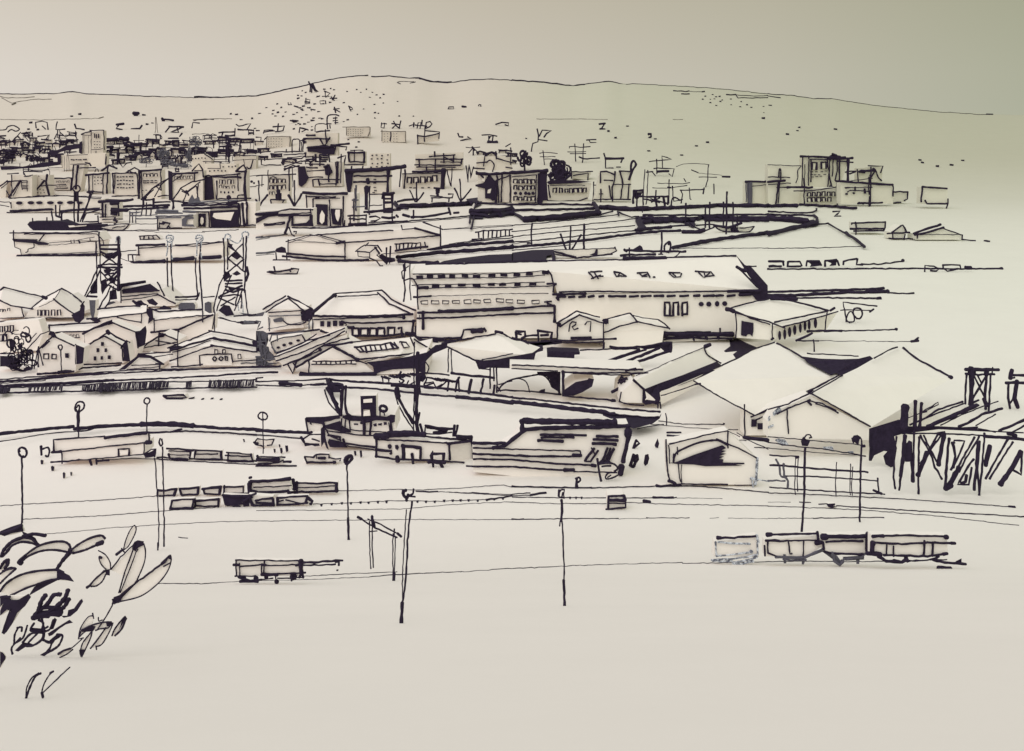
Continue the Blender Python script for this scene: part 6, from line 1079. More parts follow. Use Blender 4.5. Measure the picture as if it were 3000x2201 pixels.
# tracks
tr = [("I", "5 0,998 300,980 900,948 1380,912", 1), ("I", "5 195,1118 500,1105 900,1085 1200,1062 1500,1038 1900,1012", 1), ("I", "4 400,1250 700,1220 1000,1190 1400,1165 1900,1140 2260,1132", 1),
      ("J", "5 720,1016 1000,1012 1280,1004 1400,1010 1640,1000 1850,988 2180,966 2255,985; 8 1405,1022 1600,1025; 5 1600,1025 1900,1035 2255,1052; 7 1900,1035 2050,1045", 1),
      ("J", "5 500,1135 800,1125 1150,1104 1600,1108 1850,1100 2030,1095; 9 2030,1095 2100,1090 2255,1062", 1), ("J", "4 0,1190 700,1186 1300,1175 1700,1140 2000,1122 2255,1115; 4 0,1283 600,1277 1300,1270 2255,1270; 5 1700,1030 2255,1060", 1),
      ("K", "9 0,980 400,990 700,992; 7 700,992 1200,980 1500,972 1700,982 1900,1000 2255,1030; 14 1270,978 1500,972", 1), ("K", "6 0,1073 500,1077 1000,1080 1450,1078; 12 1240,1080 1420,1080; 3 1450,1080 1850,1085", 1), ("K", "7 0,1050 60,1045 160,1036; 12 160,1060 240,1042 300,1040; 6 0,1062 160,1055", 1), ("K", "5 0,1115 400,1130 800,1130 1150,1120 1300,1132 2255,1150; 16 1155,1113 1215,1120", 1),
      ("K", "8 0,1270 60,1270 100,1268; 6 100,1268 500,1262 940,1260; 3 940,1262 1200,1258; 5 1180,1256 1560,1255; 3 1740,1258 1820,1255; 3 1900,1255 2250,1262", 1),
      ("L", "6 0,1185 300,1195 700,1215 1200,1240 1700,1275 2170,1310; 12 2120,1308 2170,1312", 1), ("L", "7 600,1300 1000,1325 1500,1355 2255,1395; 6 445,1285 520,1280; 5 0,1300 500,1320 900,1340 1500,1390 2000,1450 2210,1470", 1), ("L", "3 0,1265 200,1268 ; 6 275,1268 380,1268; 4 0,1410 400,1408; 6 400,1408 900,1403 1020,1402", 1), ("R", "6 0,405 225,400 900,385 1400,390 1900,375 2050,372", 1),
      ("N", "7 -650,788 -450,785 0,785 300,765 500,760 1000,748 1400,728 1680,705 2255,680; 6 860,720 1200,700 1690,682", 1), ("K", "6 -450,1732 0,1700 500,1680 900,1665 1500,1650", 1)]
for t_, st, m_ in tr:
    one('railway_track', None, None, t_, kind='structure', yb=(1000 if t_ != 'R' else 400), g=True, m=m_, i=st)
one('railway_track', None, None, 'J', kind='structure', yb=1000, g=True, f=';'.join(f"{x-12},{y-6} {x+12},{y-8} {x+6},{y+14} {x-6},{y+12}" for x, y in ((575, 1140), (665, 1130), (755, 1122), (835, 1122), (920, 1115), (990, 1117), (1072, 1112), (1148, 1110), (1420, 1106), (1495, 1108), (1572, 1108), (1655, 1100), (1730, 1098), (1800, 1096), (1870, 1096), (1950, 1098), (2030, 1092), (2095, 1086), (2172, 1080))) )
one('railway_track', None, None, 'K', kind='structure', yb=1000, g=True, f=';'.join(f"{x-9},{y-8} {x+10},{y-8} {x+5},{y+14} {x-5},{y+12}" for x, y in ((510, 1075), (563, 1075), (612, 1075))))
# promenade edge of the near basin
one('quay', None, None, 'I', kind='structure', yb=500, g=True, lift=1.0, i="18 0,372 200,350 400,330 650,308; 20 650,330 900,305 1240,290; 28 1240,290 1500,290 1700,305; 18 1700,300 1900,320 2100,328 2260,332; 7 0,435 300,385 500,355 680,345; 9 680,345 760,340 900,300")
one('quay', None, None, 'J', kind='structure', yb=600, g=True, lift=1.0, i="18 0,490 200,500 440,510; 8 0,528 150,535 400,562; 12 395,545 420,585")
one('promenade', None, None, 'I', kind='structure', yb=600, g=True, i="7 1400,590 1700,608 2260,635; 6 900,598 1150,580 1400,590; 8 1380,575 1440,575 1600,585 2260,605; 9 1500,350 1700,345 2000,360 2260,378; 4 1570,1275 1600,1282 1650,1283")
one('promenade', None, None, 'M', kind='structure', yb=90, g=True, i="6 1572,75 1605,82 1650,83")
# near basin boat, lamps, people-like marks
o = T('rowing_boat', 'slim outlined rowing boat on the basin trailing a line of dots', 'boat', 'I', t=2).p('hull', b="1440,22 1625,20 1640,42 1600,55 1470,58", i="12 1438,30 1520,25 1610,22 1638,45 1600,52; 14 1445,35 1480,55 1600,58; 9 1470,48 1600,50")
for x, y in ((1680, 54), (1777, 64), (1860, 60), (1940, 66)): T('mooring_float', 'tiny dark float in the line trailing from the rowing boat', 'float', 'I', 'dotted floats behind the rowing boat', t=1).p('mooring_float', b=f"{x-9},{y-5} {x+9},{y-7} {x+9},{y+5} {x-8},{y+5}" if x > 1700 else "1655,56 1700,46 1705,50 1660,62", mb=1)
def lamp(label, tile, pole, head, yb, fill=None, m=1):
    o = T('street_lamp', label, 'lamp', tile, 'street lamps along the waterfront road', yb=yb).p('pole', i=pole, m=m)
    o.p('lamp_head', i=head, f=fill, m=m)
lamp('tall street lamp with a double looped head behind the long low bus', 'I', "18 685,170 688,330; 8 690,330 690,400", "~11 700,170 735,140 740,100 715,82 680,90 660,130 665,160 690,165 700,130 690,112 675,130; ~9 680,170 665,145", 400, "670,160 705,160 700,200 675,200")
lamp('slim street lamp with a small round head at the rear of the long low bus', 'I', "8 1295,100 1290,200 1292,350; 9 1290,340 1310,430", "~10 1295,105 1270,90 1270,65 1290,48 1315,60 1315,85 1295,105", 440, "1285,370 1325,375 1315,400 1290,400")
lamp('street lamp with a pear shaped head standing behind the dark agave leaves', 'I', "11 192,580 192,800 198,980 195,1150", "~13 200,575 170,545 165,505 190,485 225,500 235,540 215,570 200,560; 12 165,500 175,525", 1150)
lamp('lattice street lamp of two thin poles beside the near wagon row', 'I', "8 1362,580 1385,900 1400,1160 1390,1385; 9 1428,480 1440,900 1445,1180 1442,1355; 9 1442,1240 1443,1350; 9 1390,1320 1388,1388", "~10 1410,405 1400,440 1415,470 1430,450 1420,410; 9 1260,545 1330,500 1370,500 1360,570; 9 1280,570 1340,560", 1385, "1262,545 1330,520 1370,495 1365,570 1330,560 1280,578", m=1)
lamp('street lamp with a ringed head before the slanting gangway boats', 'J', "8 62,380 60,500 64,620 65,720", "~10 60,395 25,375 20,350 45,325 85,335 100,360 90,385 60,392; 8 60,320 58,380", 720)
lamp('street lamp with a dark tilted head, its pole ending in a blob', 'J', "10 800,790 808,1100 812,1300 815,1445; 14 812,1250 815,1445", "~18 795,780 780,750 800,715 840,710 835,745 800,780; ~9 800,720 840,700 850,740 800,770", 1445, "775,760 800,710 840,705 800,770 790,785")
o = lamp('tallest street lamp, with two close poles and a bowl shaped head', 'N', "8 1775,130 1755,400 1740,700 1738,860 1740,950; 12 1828,60 1800,200 1785,400 1775,650 1750,900 1738,955; 22 1738,950 1728,1130", "~20 1745,-20 1750,5 1775,25 1790,0; ~12 1790,10 1830,-10 1835,-50; 12 1775,20 1775,55; 9 1790,15 1855,20; 16 1740,-30 1770,-40", 1130, "1760,30 1785,30 1785,58 1765,58")
lamp('dark single street lamp with a notched head on the open ground', 'K', "16 437,1095 440,1200 435,1280; 10 440,1280 450,1450 458,1700 462,2030; 8 425,1280 420,1325; 16 455,1800 462,2028", "~10 460,1005 430,1010 410,1050 420,1070 455,1078; 12 415,1010 410,1060; 10 445,1030 440,1070; 8 460,1010 458,1080", 2028)
lamp('street lamp with a hooked dark head at the platform frame', 'L', "14 325,790 322,1000 318,1200 305,1400 290,1650 285,1750", "~9 320,700 340,675 370,675 385,700; ~20 305,720 320,740 345,745; 9 365,700 385,690", 1750, "290,730 310,690 340,715 370,730 350,775 300,770")
lamp('street lamp with a round black head near the end of the platform frame', 'L', "12 820,770 815,1000 808,1250 808,1440", "~10 790,750 800,710 820,710 825,760; 9 750,740 740,700; 16 825,770 850,775", 1440, "742,700 755,680 790,675 820,695 800,720 795,755 775,750 750,730")
T('signal_gantry', 'leaning signal gantry of two paired posts and a sloping double beam', 'gantry', 'N', yb=760).p('post', i="8 1448,235 1450,450 1460,650; 9 1475,270 1470,450 1485,640").p('post', i="8 1658,340 1652,560 1655,690; 8 1675,370 1672,560 1668,680; 20 1665,690 1662,755").p('beam', i="14 1345,195 1380,215; 10 1380,215 1500,290 1690,375").p('beam', i="9 1430,215 1550,260 1725,360; 14 1690,340 1728,368").p('bracket', i="10 1470,180 1500,290; 10 1668,300 1664,370; 7 1455,322 1518,320; 14 1470,190 1478,270")
# long bus building at the basin road
o = T('waiting_shelter', 'long low shelter with a slanted flat roof beside the basin road', 'shelter', 'I', t=5, yb=620)
o.p('wall', b="545,530 1270,455 1270,545 545,612", i="9 542,515 545,625; 8 1268,450 1265,545; 10 450,615 560,610 700,595; 8 700,595 1000,570 1270,540")
o.p('roof', b="472,415 1310,350 1320,440 475,525", i="11 475,530 470,418 700,398; 20 920,398 1290,355; 9 700,400 920,385; 12 1290,352 1500,348 1600,325; 18 455,525 540,520; 9 540,520 900,480 1300,440; 9 1310,365 1312,440; 24 1285,440 1330,440", t=.5)
o.p('window', w="1042,498 1138,495 1135,545 1045,552", i="12 1045,560 1040,500 1138,497 1135,550")
o.p('step', i="14 790,590 805,640; 12 845,590 850,630; 12 850,605 960,598")
mark('parked_cart', 'small letter shaped cart standing before the long low shelter', 'I', "14 362,475 365,550; ~12 370,500 420,485 435,520 420,565 400,555", cat='cart')
mk = 0
for x, y, w, h, lb in ((368, 612, 26, 40, 'a'), (462, 668, 30, 46, 'a'), (562, 728, 22, 56, 'a'), (625, 715, 16, 34, 'a')):
    T('bollard', 'short dark bollard on the open quay before the long low shelter', 'bollard', 'I', 'dark bollards before the shelter', t=.5).p('bollard', f=f"{x-w/2},{y-h/3} {x},{y-h/2} {x+w/2},{y-h/4} {x+w/3},{y+h/2} {x-w/3},{y+h/2}", b=f"{x-w/3},{y-h/3} {x+w/3},{y-h/3} {x+w/3},{y+h/2} {x-w/3},{y+h/2}")
for x, y, w, h in ((163, 665, 20, 36), (207, 622, 16, 28), (222, 665, 26, 50), (270, 648, 30, 60), (872, 688, 24, 44), (923, 695, 24, 66)):
    T('bollard', 'short dark bollard near the bow of the moored ship', 'bollard', 'J', 'dark bollards near the ship', t=.5).p('bollard', f=f"{x-w/2},{y-h/2} {x+w/3},{y-h/2} {x+w/2},{y+h/4} {x},{y+h/2} {x-w/4},{y+h/3}", b=f"{x-w/3},{y-h/3} {x+w/3},{y-h/3} {x+w/4},{y+h/3} {x-w/4},{y+h/3}")
T('bollard', 'tiny dot like bollard above the third flat car', 'bollard', 'I', t=.5).p('bollard', f="2135,410 2150,412 2155,435 2145,440")
# vehicles
def wagon(label, tile, body, ink, yb, group, t=1.2, extra=None, f=None, name='railway_wagon', wheels=None, cat='wagon', m=1):
    o = T(name, label, cat, tile, group, t=t, yb=yb)
    o.p('body', b=body, i=ink, f=f, m=m)
    if extra: o.p('roof', i=extra, m=m)
    for q in (wheels or '').split():
        x, y, r = (float(v) for v in q.split(','))
        o.p('wheel', f=' '.join(f"{x+r*math.cos(a):.0f},{y+r*math.sin(a):.0f}" for a in [k*math.pi/4 for k in range(8)]))
    return o
g1 = 'flat cars parked behind the two pole lamp'
wagon('first flat car of the basin row, nearest the two pole lamp', 'I', "1480,495 1680,505 1660,590 1495,585", "12 1465,495 1600,500 1700,512; 8 1485,515 1670,522; 7 1490,548 1670,552; 14 1480,540 1495,580 1650,590; 12 1680,510 1665,580", 600, g1)
wagon('second flat car of the basin row, with a bent inner line', 'I', "1710,505 1950,515 1945,590 1715,585", "10 1700,508 1820,510 1950,518; 9 1720,545 1920,540; 12 1720,515 1712,585 1840,588 1950,590; 14 1945,515 1950,590", 600, g1)
wagon('third flat car of the basin row, with a thick tail', 'I', "1990,530 2215,545 2225,605 2000,605", "9 1990,530 2100,535 2210,545; 10 1980,555 2200,562; 16 2000,600 2110,605 2225,608; 12 2205,540 2225,605; 9 2010,530 2000,590", 612, g1)
wagon('fourth flat car, a dark low one under the ringed lamp', 'J', "5,705 215,715 240,775 10,775", "14 10,705 20,740 200,735; 9 30,715 255,722; 22 10,740 200,750; 9 15,775 200,772 240,745; 14 240,760 310,763; 10 0,797 180,795 355,798; 9 20,790 130,780", 800, g1)
wagon('small upright boat like cart behind the ringed lamp', 'J', "10,560 160,560 140,610 0,615", "8 10,560 90,570 160,562; 9 160,562 140,612 100,620; ~9 10,560 -10,590 0,610 50,620 70,640; 10 20,600 -20,590", 640, None, name='cart', cat='cart')
g2 = 'wagons of the upper near train'
W2 = [("open wagon at the head of the upper near train, crossed by the lamp poles", 'I', "1385,862 1555,848 1535,905 1385,912", "14 1385,862 1460,860 1555,848; 16 1548,850 1530,905; 12 1385,868 1385,912; 10 1400,912 1535,905"),
      ("second open wagon of the upper near train", 'I', "1578,848 1748,835 1745,900 1590,900", "14 1580,850 1660,845 1748,835; 14 1742,840 1740,895; 12 1580,850 1595,895; 13 1595,900 1740,900"),
      ("third open wagon of the upper near train, with a dark roof end", 'I', "1780,848 1945,832 1935,898 1795,895", "16 1780,850 1860,840 1945,832; 16 1940,840 1930,895; 12 1785,850 1800,890; 12 1800,893 1930,895"),
      ("fourth open wagon of the upper near train, clear and boxy", 'I', "1965,825 2140,828 2138,890 1970,895", "12 1965,830 2060,832 2140,828; 9 2140,828 2138,888; 12 1972,820 1970,900; 12 1975,892 2138,888; 9 2138,888 2200,885")]
for lb, tl, b, ink in W2: wagon(lb, tl, b, ink, 915, g2)
wagon('long dark roofed carriage in the middle of the upper near train', 'J', "-60,930 290,905 310,1010 -60,1060", "20 -50,930 20,935 150,925 300,910; 24 -60,950 -50,1040; 8 -20,985 150,980 310,970; 14 -60,1010 0,1020 60,1060; 16 30,1030 130,1030 280,1020; 20 280,1010 300,1050; 16 -60,905 -40,900", 1060, g2, f="0,1020 130,1020 100,1050 0,1080 -30,1070; -70,930 -30,930 -40,1000 -60,1020", wheels="293,1035,18")
wagon('long closed carriage at the tail of the upper near train', 'J', "330,945 715,942 715,1022 330,1030", "12 330,950 500,950 715,944; 8 350,990 500,985 690,972; 22 325,920 335,1000; 14 360,940 360,1050; 14 300,1030 500,1025 710,1020; 22 705,950 708,1020; 12 715,1000 700,1025", 1050, g2, wheels="345,1040,12")
g3 = 'wagons of the lower near train'
wagon('first wagon of the lower near train, with a thick dark foot', 'I', "1510,948 1700,938 1690,1020 1495,1025", "12 1515,950 1600,942 1720,938; 12 1515,950 1498,1025; 16 1498,1025 1600,1022 1700,1018; 14 1705,940 1690,1010", 1030, g3)
wagon('second wagon of the lower near train, with a tilted top edge', 'I', "1720,955 1928,940 1920,1008 1710,1005", "14 1715,955 1800,950 1928,940; 14 1925,945 1915,1005; 20 1710,945 1715,1010; 11 1715,995 1800,1002 1915,1000", 1012, g3)
wagon('third wagon of the lower near train, almost all black', 'I', "1955,905 2165,915 2160,1000 1975,1000", "14 1955,905 2050,912 2165,915; 14 2165,920 2250,890; 12 2050,1000 2110,1005", 1005, g3, f="1955,905 2160,905 2170,925 2040,935 2020,950 2100,970 2165,965 2160,985 2000,1000 1975,990")
wagon('fourth wagon of the lower near train, dark with a pale slot', 'N', "380,0 600,15 600,100 420,95", "18 390,5 420,90; 14 440,50 540,35 600,30; 14 600,30 605,95; 14 430,92 600,90; 14 600,75 450,70; 20 340,60 400,20", 105, g3, f="150,0 400,0 430,20 400,40 390,100 340,105 330,60 290,100 180,95 165,50")
wagon('last wagon of the lower near train, with a crossed panel and ragged coupling', 'N', "635,20 905,12 915,80 635,90", "12 640,28 780,18 905,12; 9 640,60 690,48; 9 715,45 800,65 870,82; 14 640,25 635,90; 12 635,88 780,85 905,72; 14 905,15 885,75; 20 910,30 945,55 930,80", 100, g3)
o = wagon('two deck bus shown as three open bays with a long rear rail', 'N', "275,575 850,580 860,715 280,715", "9 270,575 400,580 530,575 700,582 850,578; 9 275,575 280,715; 8 305,600 308,715; 16 250,615 300,618; 9 310,630 400,622 500,612; 14 500,612 540,620; 9 525,580 520,690; 9 500,610 500,700; 9 540,620 700,620 800,615; 26 845,580 850,690; 16 800,620 850,610", 780, None, name='double_bus', cat='bus', t=.5, wheels="345,740,22 450,735,24 540,725,20 632,765,22 780,720,34")
o.p('chassis', i="9 265,715 450,715; 12 305,725 400,755 500,745; 20 500,700 640,705; 10 640,695 885,685; 9 640,735 860,725; 9 620,700 630,780; 9 480,745 600,735; 14 760,690 765,755; 14 850,690 830,730; 14 860,700 865,730; 14 310,760 470,765; 16 300,720 340,745"); o.p('roof_rail', i="14 860,598 1000,592 1150,580; 12 1150,580 1212,577; 10 860,620 1000,618 1150,610; 14 1150,590 1180,590 1180,620"); o.p('bumper', f="1155,660 1175,655 1175,670 1158,672")
# truck and trailers at the near edge
g4 = 'road vehicles at the bottom line'
o = wagon('grey shiny box van at the front of the lorry row', 'R', "250,235 580,190 590,350 240,345", "10 270,235 380,243 520,248; 10 255,235 262,345; 9 262,343 400,330 540,310; 20 525,308 538,312; 14 575,180 590,240; 10 580,240 582,330 550,360", 400, g4, name='lorry', cat='lorry', m=4)
o.p('roof', i="18 268,202 300,202; 12 268,202 400,200 570,185").p('chassis', i="10 225,375 350,365 400,395 450,385 500,375 580,350; 10 230,380 360,385; 10 390,400 450,405 550,385; 10 350,370 500,350 580,330", m=4)
o.p('wheel', f="395,385 440,390 450,408 400,410", m=4).p('wheel', f="500,370 550,365 545,395 505,398", m=4)
o = wagon('second lorry of the row, a box body crossed by the hooked lamp', 'R', "640,225 1050,180 1100,260 950,350 640,345", "14 645,222 750,225; 9 750,228 900,220 1040,220; 10 635,260 638,340; 9 660,235 665,320; 9 665,322 740,350 800,355; 9 822,235 832,330 848,325; 8 940,230 935,345", 400, g4, name='lorry', cat='lorry', m=1)
o.p('roof', i="20 655,178 690,178; 12 670,178 850,172 1040,168; 14 1048,155 1052,225; 20 1035,245 1080,235"); o.p('chassis', i="14 720,350 850,355 950,352 1000,330 1100,285; 10 780,370 900,375 960,372", f="980,345 1090,280 1110,300 1010,340; 1070,300 1130,310 1180,350 1240,390 1220,420 1180,380 1120,335", m=2)
o.p('wheel', f="780,330 800,330 805,400 785,400", m=2).p('wheel', f="925,375 955,370 940,410 925,408", m=2)
o = wagon('third lorry of the row, with a tall grey framed box body', 'R', "1100,190 1440,185 1430,330 1100,310", "12 1110,235 1250,225 1400,228; 14 1090,235 1095,290; 12 1100,310 1200,325 1400,330; 30 1440,170 1440,320", 400, g4, name='lorry', cat='lorry', m=1)
o.p('roof', i="30 1085,195 1115,195; 20 1100,190 1250,192 1430,188"); o.p('chassis', i="18 1160,320 1180,380 1220,410 1240,380; 14 1250,370 1400,350; 12 1380,350 1420,325", f="1170,330 1200,340 1240,400 1220,425 1190,390; 1240,350 1400,340 1410,370 1270,380", m=2)
o.p('wheel', f="1345,370 1375,370 1370,405 1350,405", m=2)
o = wagon('longest lorry, ending the row with a slatted side and trailing chassis', 'R', "1470,185 2050,190 2060,330 1470,340", "12 1480,240 1700,250 1900,240 2115,242; 16 2080,242 2115,243; 8 1582,250 1582,340; 9 1637,265 1637,345; 12 1878,225 1870,345; 12 1942,235 1938,345; 12 1560,335 1700,340 1900,345 2055,325; 16 2020,328 2055,325; 24 1475,240 1470,310; 9 1485,250 1480,310", 400, g4, name='lorry', cat='lorry', m=1)
o.p('roof', i="18 1475,190 1560,185; 12 1560,185 1760,182 1900,188 2050,192; 20 2035,195 2055,195"); o.p('chassis', i="24 1430,320 1540,330; 18 1520,345 1580,380 1700,390 1740,365; 8 1740,385 1900,375 1990,350; 14 1985,345 1940,380 2000,390 2200,405; 20 1985,435 2080,440", f="2120,385 2165,362 2165,390 2205,400 2200,410 2120,400", m=1)
o.p('wheel', f="1575,370 1620,375 1640,365 1700,380 1650,400 1580,392").p('wheel', f="1715,345 1745,340 1755,370 1725,380")
T('box_truck', 'single boxy truck with a striped front on the middle track', 'truck', 'K', t=3).p('body', b="842,1062 985,1055 1002,1095 998,1165 845,1175", i="13 845,1065 985,1057; 16 985,1060 1000,1100; 10 1000,1100 996,1165; 14 848,1065 845,1175; 9 870,1068 985,1062").p('windscreen', i="20 855,1100 990,1100; 8 850,1125 990,1128").p('bumper', i="12 828,1182 900,1172 998,1160")
o = T('parked_car', 'small outlined car parked alone between the ringed lamp and the ship', 'car', 'J', t=1.5, yb=785)
o.p('body', b="430,718 740,735 700,765 440,770", i="10 425,715 510,718; 9 640,725 700,735 750,732 735,750; 10 430,720 445,765 500,760; 12 450,765 600,768 700,765").p('cabin', b="515,700 640,697 650,725 515,722", i="11 510,715 530,695 640,697 645,725; 8 530,705 535,730; 16 550,728 605,728").p('wheel', f="675,752 700,752 702,778 680,780").p('wheel', f="440,760 462,760 455,780 440,778")
# moored ship with derricks
o = T('cargo_ship', 'cargo ship with a black funnel and tall derrick masts moored at the quay', 'ship', 'J', t=8, yb=640)
o.p('hull', b="440,380 760,345 1220,350 1230,480 1060,520 1060,650 800,620 640,620 600,480 450,510", i="12 440,380 455,510; 14 455,510 490,500; ~9 610,470 640,490 800,510 900,525 1040,530; 9 620,480 640,530 750,570; 12 635,525 740,545; 10 740,545 745,575; 12 780,600 900,615 1050,635; 8 800,620 950,640 1060,660; 12 770,560 780,600; 9 480,420 485,430", f="440,368 600,365 735,350 740,380 700,385 660,400 600,410 610,440 740,400 750,440 830,480 830,505 760,500 680,480 600,465 580,430 470,415 440,410; 570,470 600,440 615,560 640,655 620,640 600,590 575,630 570,560; 640,560 780,590 805,635 690,635 650,630 630,590")
o.p('bridge', b="820,375 1200,380 1180,490 830,500", i="10 822,400 825,500; 18 950,400 952,520; 14 1010,400 1005,520; 8 835,480 950,490 1150,500; 14 920,420 1000,400; 8 1170,420 1175,490", f="760,355 800,350 920,360 1060,355 1150,365 1185,345 1225,350 1220,410 1195,420 1205,490 1180,490 1175,400 1060,395 1000,405 820,400 760,375")
o.sub('window', f="860,422 900,424 898,438 862,436").sub('window', f="1030,430 1060,420 1062,448 1040,450").sub('window', f="1072,425 1110,420 1105,442 1075,440").sub('window', f="1122,412 1150,412 1152,435 1125,438")
o.p('funnel', b="920,182 1056,180 1056,360 925,360", f="918,182 1056,178 1058,360 1010,358 1000,300 945,300 940,360 925,358", t=3).sub('band', w="945,212 1022,205 1022,238 945,242").sub('opening', w="948,315 1000,305 1003,355 945,358")
o.p('ventilator', i="~18 1120,318 1092,305 1095,275 1120,268 1148,285 1145,310 1120,318; 9 1092,310 1090,355; 8 1125,320 1128,352")
o.p('kingpost', i="9 603,128 640,240 700,310 740,350; 24 630,110 700,250 730,320; 20 765,100 755,250 745,350; 9 745,130 745,280; 16 790,95 782,250 800,340 830,360; 9 755,380 750,460; 9 790,380 780,460", f="625,70 640,60 740,120 742,150 680,150 690,200 728,250 720,290 650,180")
o.p('lighter_deck', i="9 415,560 470,525 580,518; 9 490,562 560,578; 16 395,545 425,590", f="418,590 480,598 555,600 560,620 520,625 490,615 430,625")
o = T('derrick_mast', 'tallest double derrick mast with a slanting boom over the quayside office', 'mast', 'J', yb=520)
o.p('mast', i="9 1392,-290 1388,-100 1392,100 1385,480; 22 1422,-200 1420,0 1412,250 1415,420; 14 1440,330 1420,420; 24 1410,420 1430,520; 9 1360,-330 1392,-250; 14 1400,-350 1440,-310")
o.p('boom', i="30 1238,115 1250,190; 18 1250,190 1300,290 1380,420; 9 1218,140 1250,260 1320,380 1390,485; 14 1340,340 1420,450; 16 1440,430 1470,520")
# quayside office with boat on its roof
o = T('quayside_office', 'low quayside office with porthole dots and a doorway beside the ship', 'building', 'J', t=6, yb=770)
o.p('wall', h="1060,565 1690,605 1895,575,4 1920,750,4 1700,765 1060,725", i="14 1060,565 1058,720; 12 1050,712 1200,735 1300,740; 12 1300,740 1600,750 1830,768; 14 1700,610 1705,740; 24 1900,570,4 1918,640,4 1912,770,4")
o.p('roof', h="1030,530 1150,520 1900,545,4 1900,575,4 1690,600 1060,567", i="34 1050,535 1160,530; 30 1160,510 1300,505 1410,510 1480,520; 12 1150,540 1400,530 1850,570,4; 10 1060,565 1300,572 1680,595; 14 1680,600 1890,575,4; 24 1770,540 1900,548,4", f="1665,590 1900,570 1890,590 1720,610 1700,625 1680,610")
o.p('porthole', f="1158,612 1180,605 1195,620 1190,645 1170,648 1158,630").p('porthole', f="1222,615 1245,612 1258,635 1245,660 1225,645")
o.p('door', w="1305,640 1435,640 1435,735 1310,730", i="22 1295,620 1300,735; 20 1285,620 1450,635; 14 1450,640 1445,730").sub('handle', i="16 1376,690 1378,775")
o.p('awning', i="18 1070,655 1190,668 1188,688; 26 1240,715 1245,755")
mark('upturned_boat', 'upturned boat lying on the roof of the quayside office', 'J', "14 1490,440 1600,465 1745,468; 16 1745,440 1738,545; 14 1775,440 1750,545; 9 1500,515 1650,515 1722,500; 9 1490,455 1480,520; 14 1560,500 1640,500; 12 1530,465 1680,490", f="1490,435 1560,460 1740,465 1740,480 1680,485 1600,475 1500,470; 1590,490 1680,480 1680,510 1610,520", cat='boat', yb=700)
T('handcart', 'dark handcart with short legs before the quayside office', 'cart', 'J', t=2).p('body', i="18 1540,700 1545,740; 16 1545,690 1660,690; 18 1655,690 1650,740; 22 1520,760 1660,765; 9 1555,665 1550,690").p('leg', i="14 1555,770 1560,802").p('leg', i="18 1620,770 1640,808")
# low long quay roof
o = T('quay_terminal', 'long low terminal roof with heavy black edges and open end', 'terminal', 'K', t=5, yb=885)
o.p('wall', b="-350,600 0,640 600,655 850,640 990,560 960,885 450,885 0,885 -340,850", i="9 -340,640 -100,645 0,650 600,665; 14 -340,690 -100,700 200,712 600,712; 9 600,665 608,712; 22 540,705 610,705; 12 -340,735 0,742 400,778 740,792; 18 700,790 740,795; 12 -400,800 0,805 450,835; 24 460,832 545,832; 9 545,845 700,850 880,852")
o.p('roof', b="60,500 110,470 1030,445 1035,560 990,720 600,655 0,640 -100,640 0,580", i="36 100,400 300,405 600,410 910,410; 28 85,400 90,500; 26 90,480 250,465 500,460 1030,445; 22 120,480 50,530 0,570; 22 0,570 -70,620 -170,640; 20 -340,595 -200,598 -60,598; 10 -340,640 -120,640")
o.sub('batten', i="16 250,520 450,522 655,528").sub('batten', i="14 258,545 545,546").sub('batten', i="18 228,573 450,580").sub('batten', i="16 745,535 932,537").sub('batten', i="16 715,562 930,572").sub('batten', i="18 710,598 912,604")
o.p('louvre', i="16 720,645 640,755; 12 755,660 690,760; 9 640,755 690,760; 10 700,640 730,690")
o.p('louvre', i="16 840,640 790,770; 18 895,645 840,770; 14 865,645 815,770", f="760,765 790,740 850,750 910,785 860,780 770,775")
o.p('gable_edge', i="38 1025,485 1020,530 ; 28 1025,540 1005,640 975,760; 38 965,800 955,870", f="930,850 960,790 980,850 965,885 940,870")
T('forklift', 'small outlined forklift at the open end of the terminal roof', 'forklift', 'K', t=2).p('mast', i="14 752,732 768,860 782,930").p('body', i="~12 770,780 850,770 905,785 930,820 900,845; 10 790,800 870,795").p('fork', i="~10 950,865 900,895 840,912 822,895 850,860 920,855; 9 840,900 870,880")
for lb, x, i, f in (("triangular hatch mark like bollard beside the terminal edge", 0, "14 1090,568 1065,640; 14 1090,568 1120,600 1070,640; 12 1085,590 1075,620", None), ("leaning double bollard below the triangular one", 0, "18 1070,700 1045,790; 16 1100,700 1105,740 1070,800; 14 1040,790 1070,810; 14 1085,705 1075,760", None),
                 ("thick oval bollard beside the leaning double one", 0, None, "1170,700 1200,692 1208,730 1195,780 1170,798 1158,775 1165,730"), ("slender dark bollard nearer the arched hall", 0, None, "1265,590 1282,555 1295,600 1285,640 1262,635 1255,615")):
    T('bollard', lb, 'bollard', 'K', t=1).p('bollard', i=i, f=f)
mark('railway_signal', 'small signal shaped like a letter R standing on the track', 'K', "14 570,905 562,990; ~12 560,910 590,898 600,925 565,950; 12 565,950 580,990", cat='signal')
mark('trackside_box', 'low dark wedge box lying on the track beneath the platform frame', 'L', "6 450,1285 520,1282", f="512,1282 590,1277 590,1292 570,1300 610,1305 560,1320 530,1308", b="520,1282 590,1278 600,1305 550,1312", cat='box', t=1)
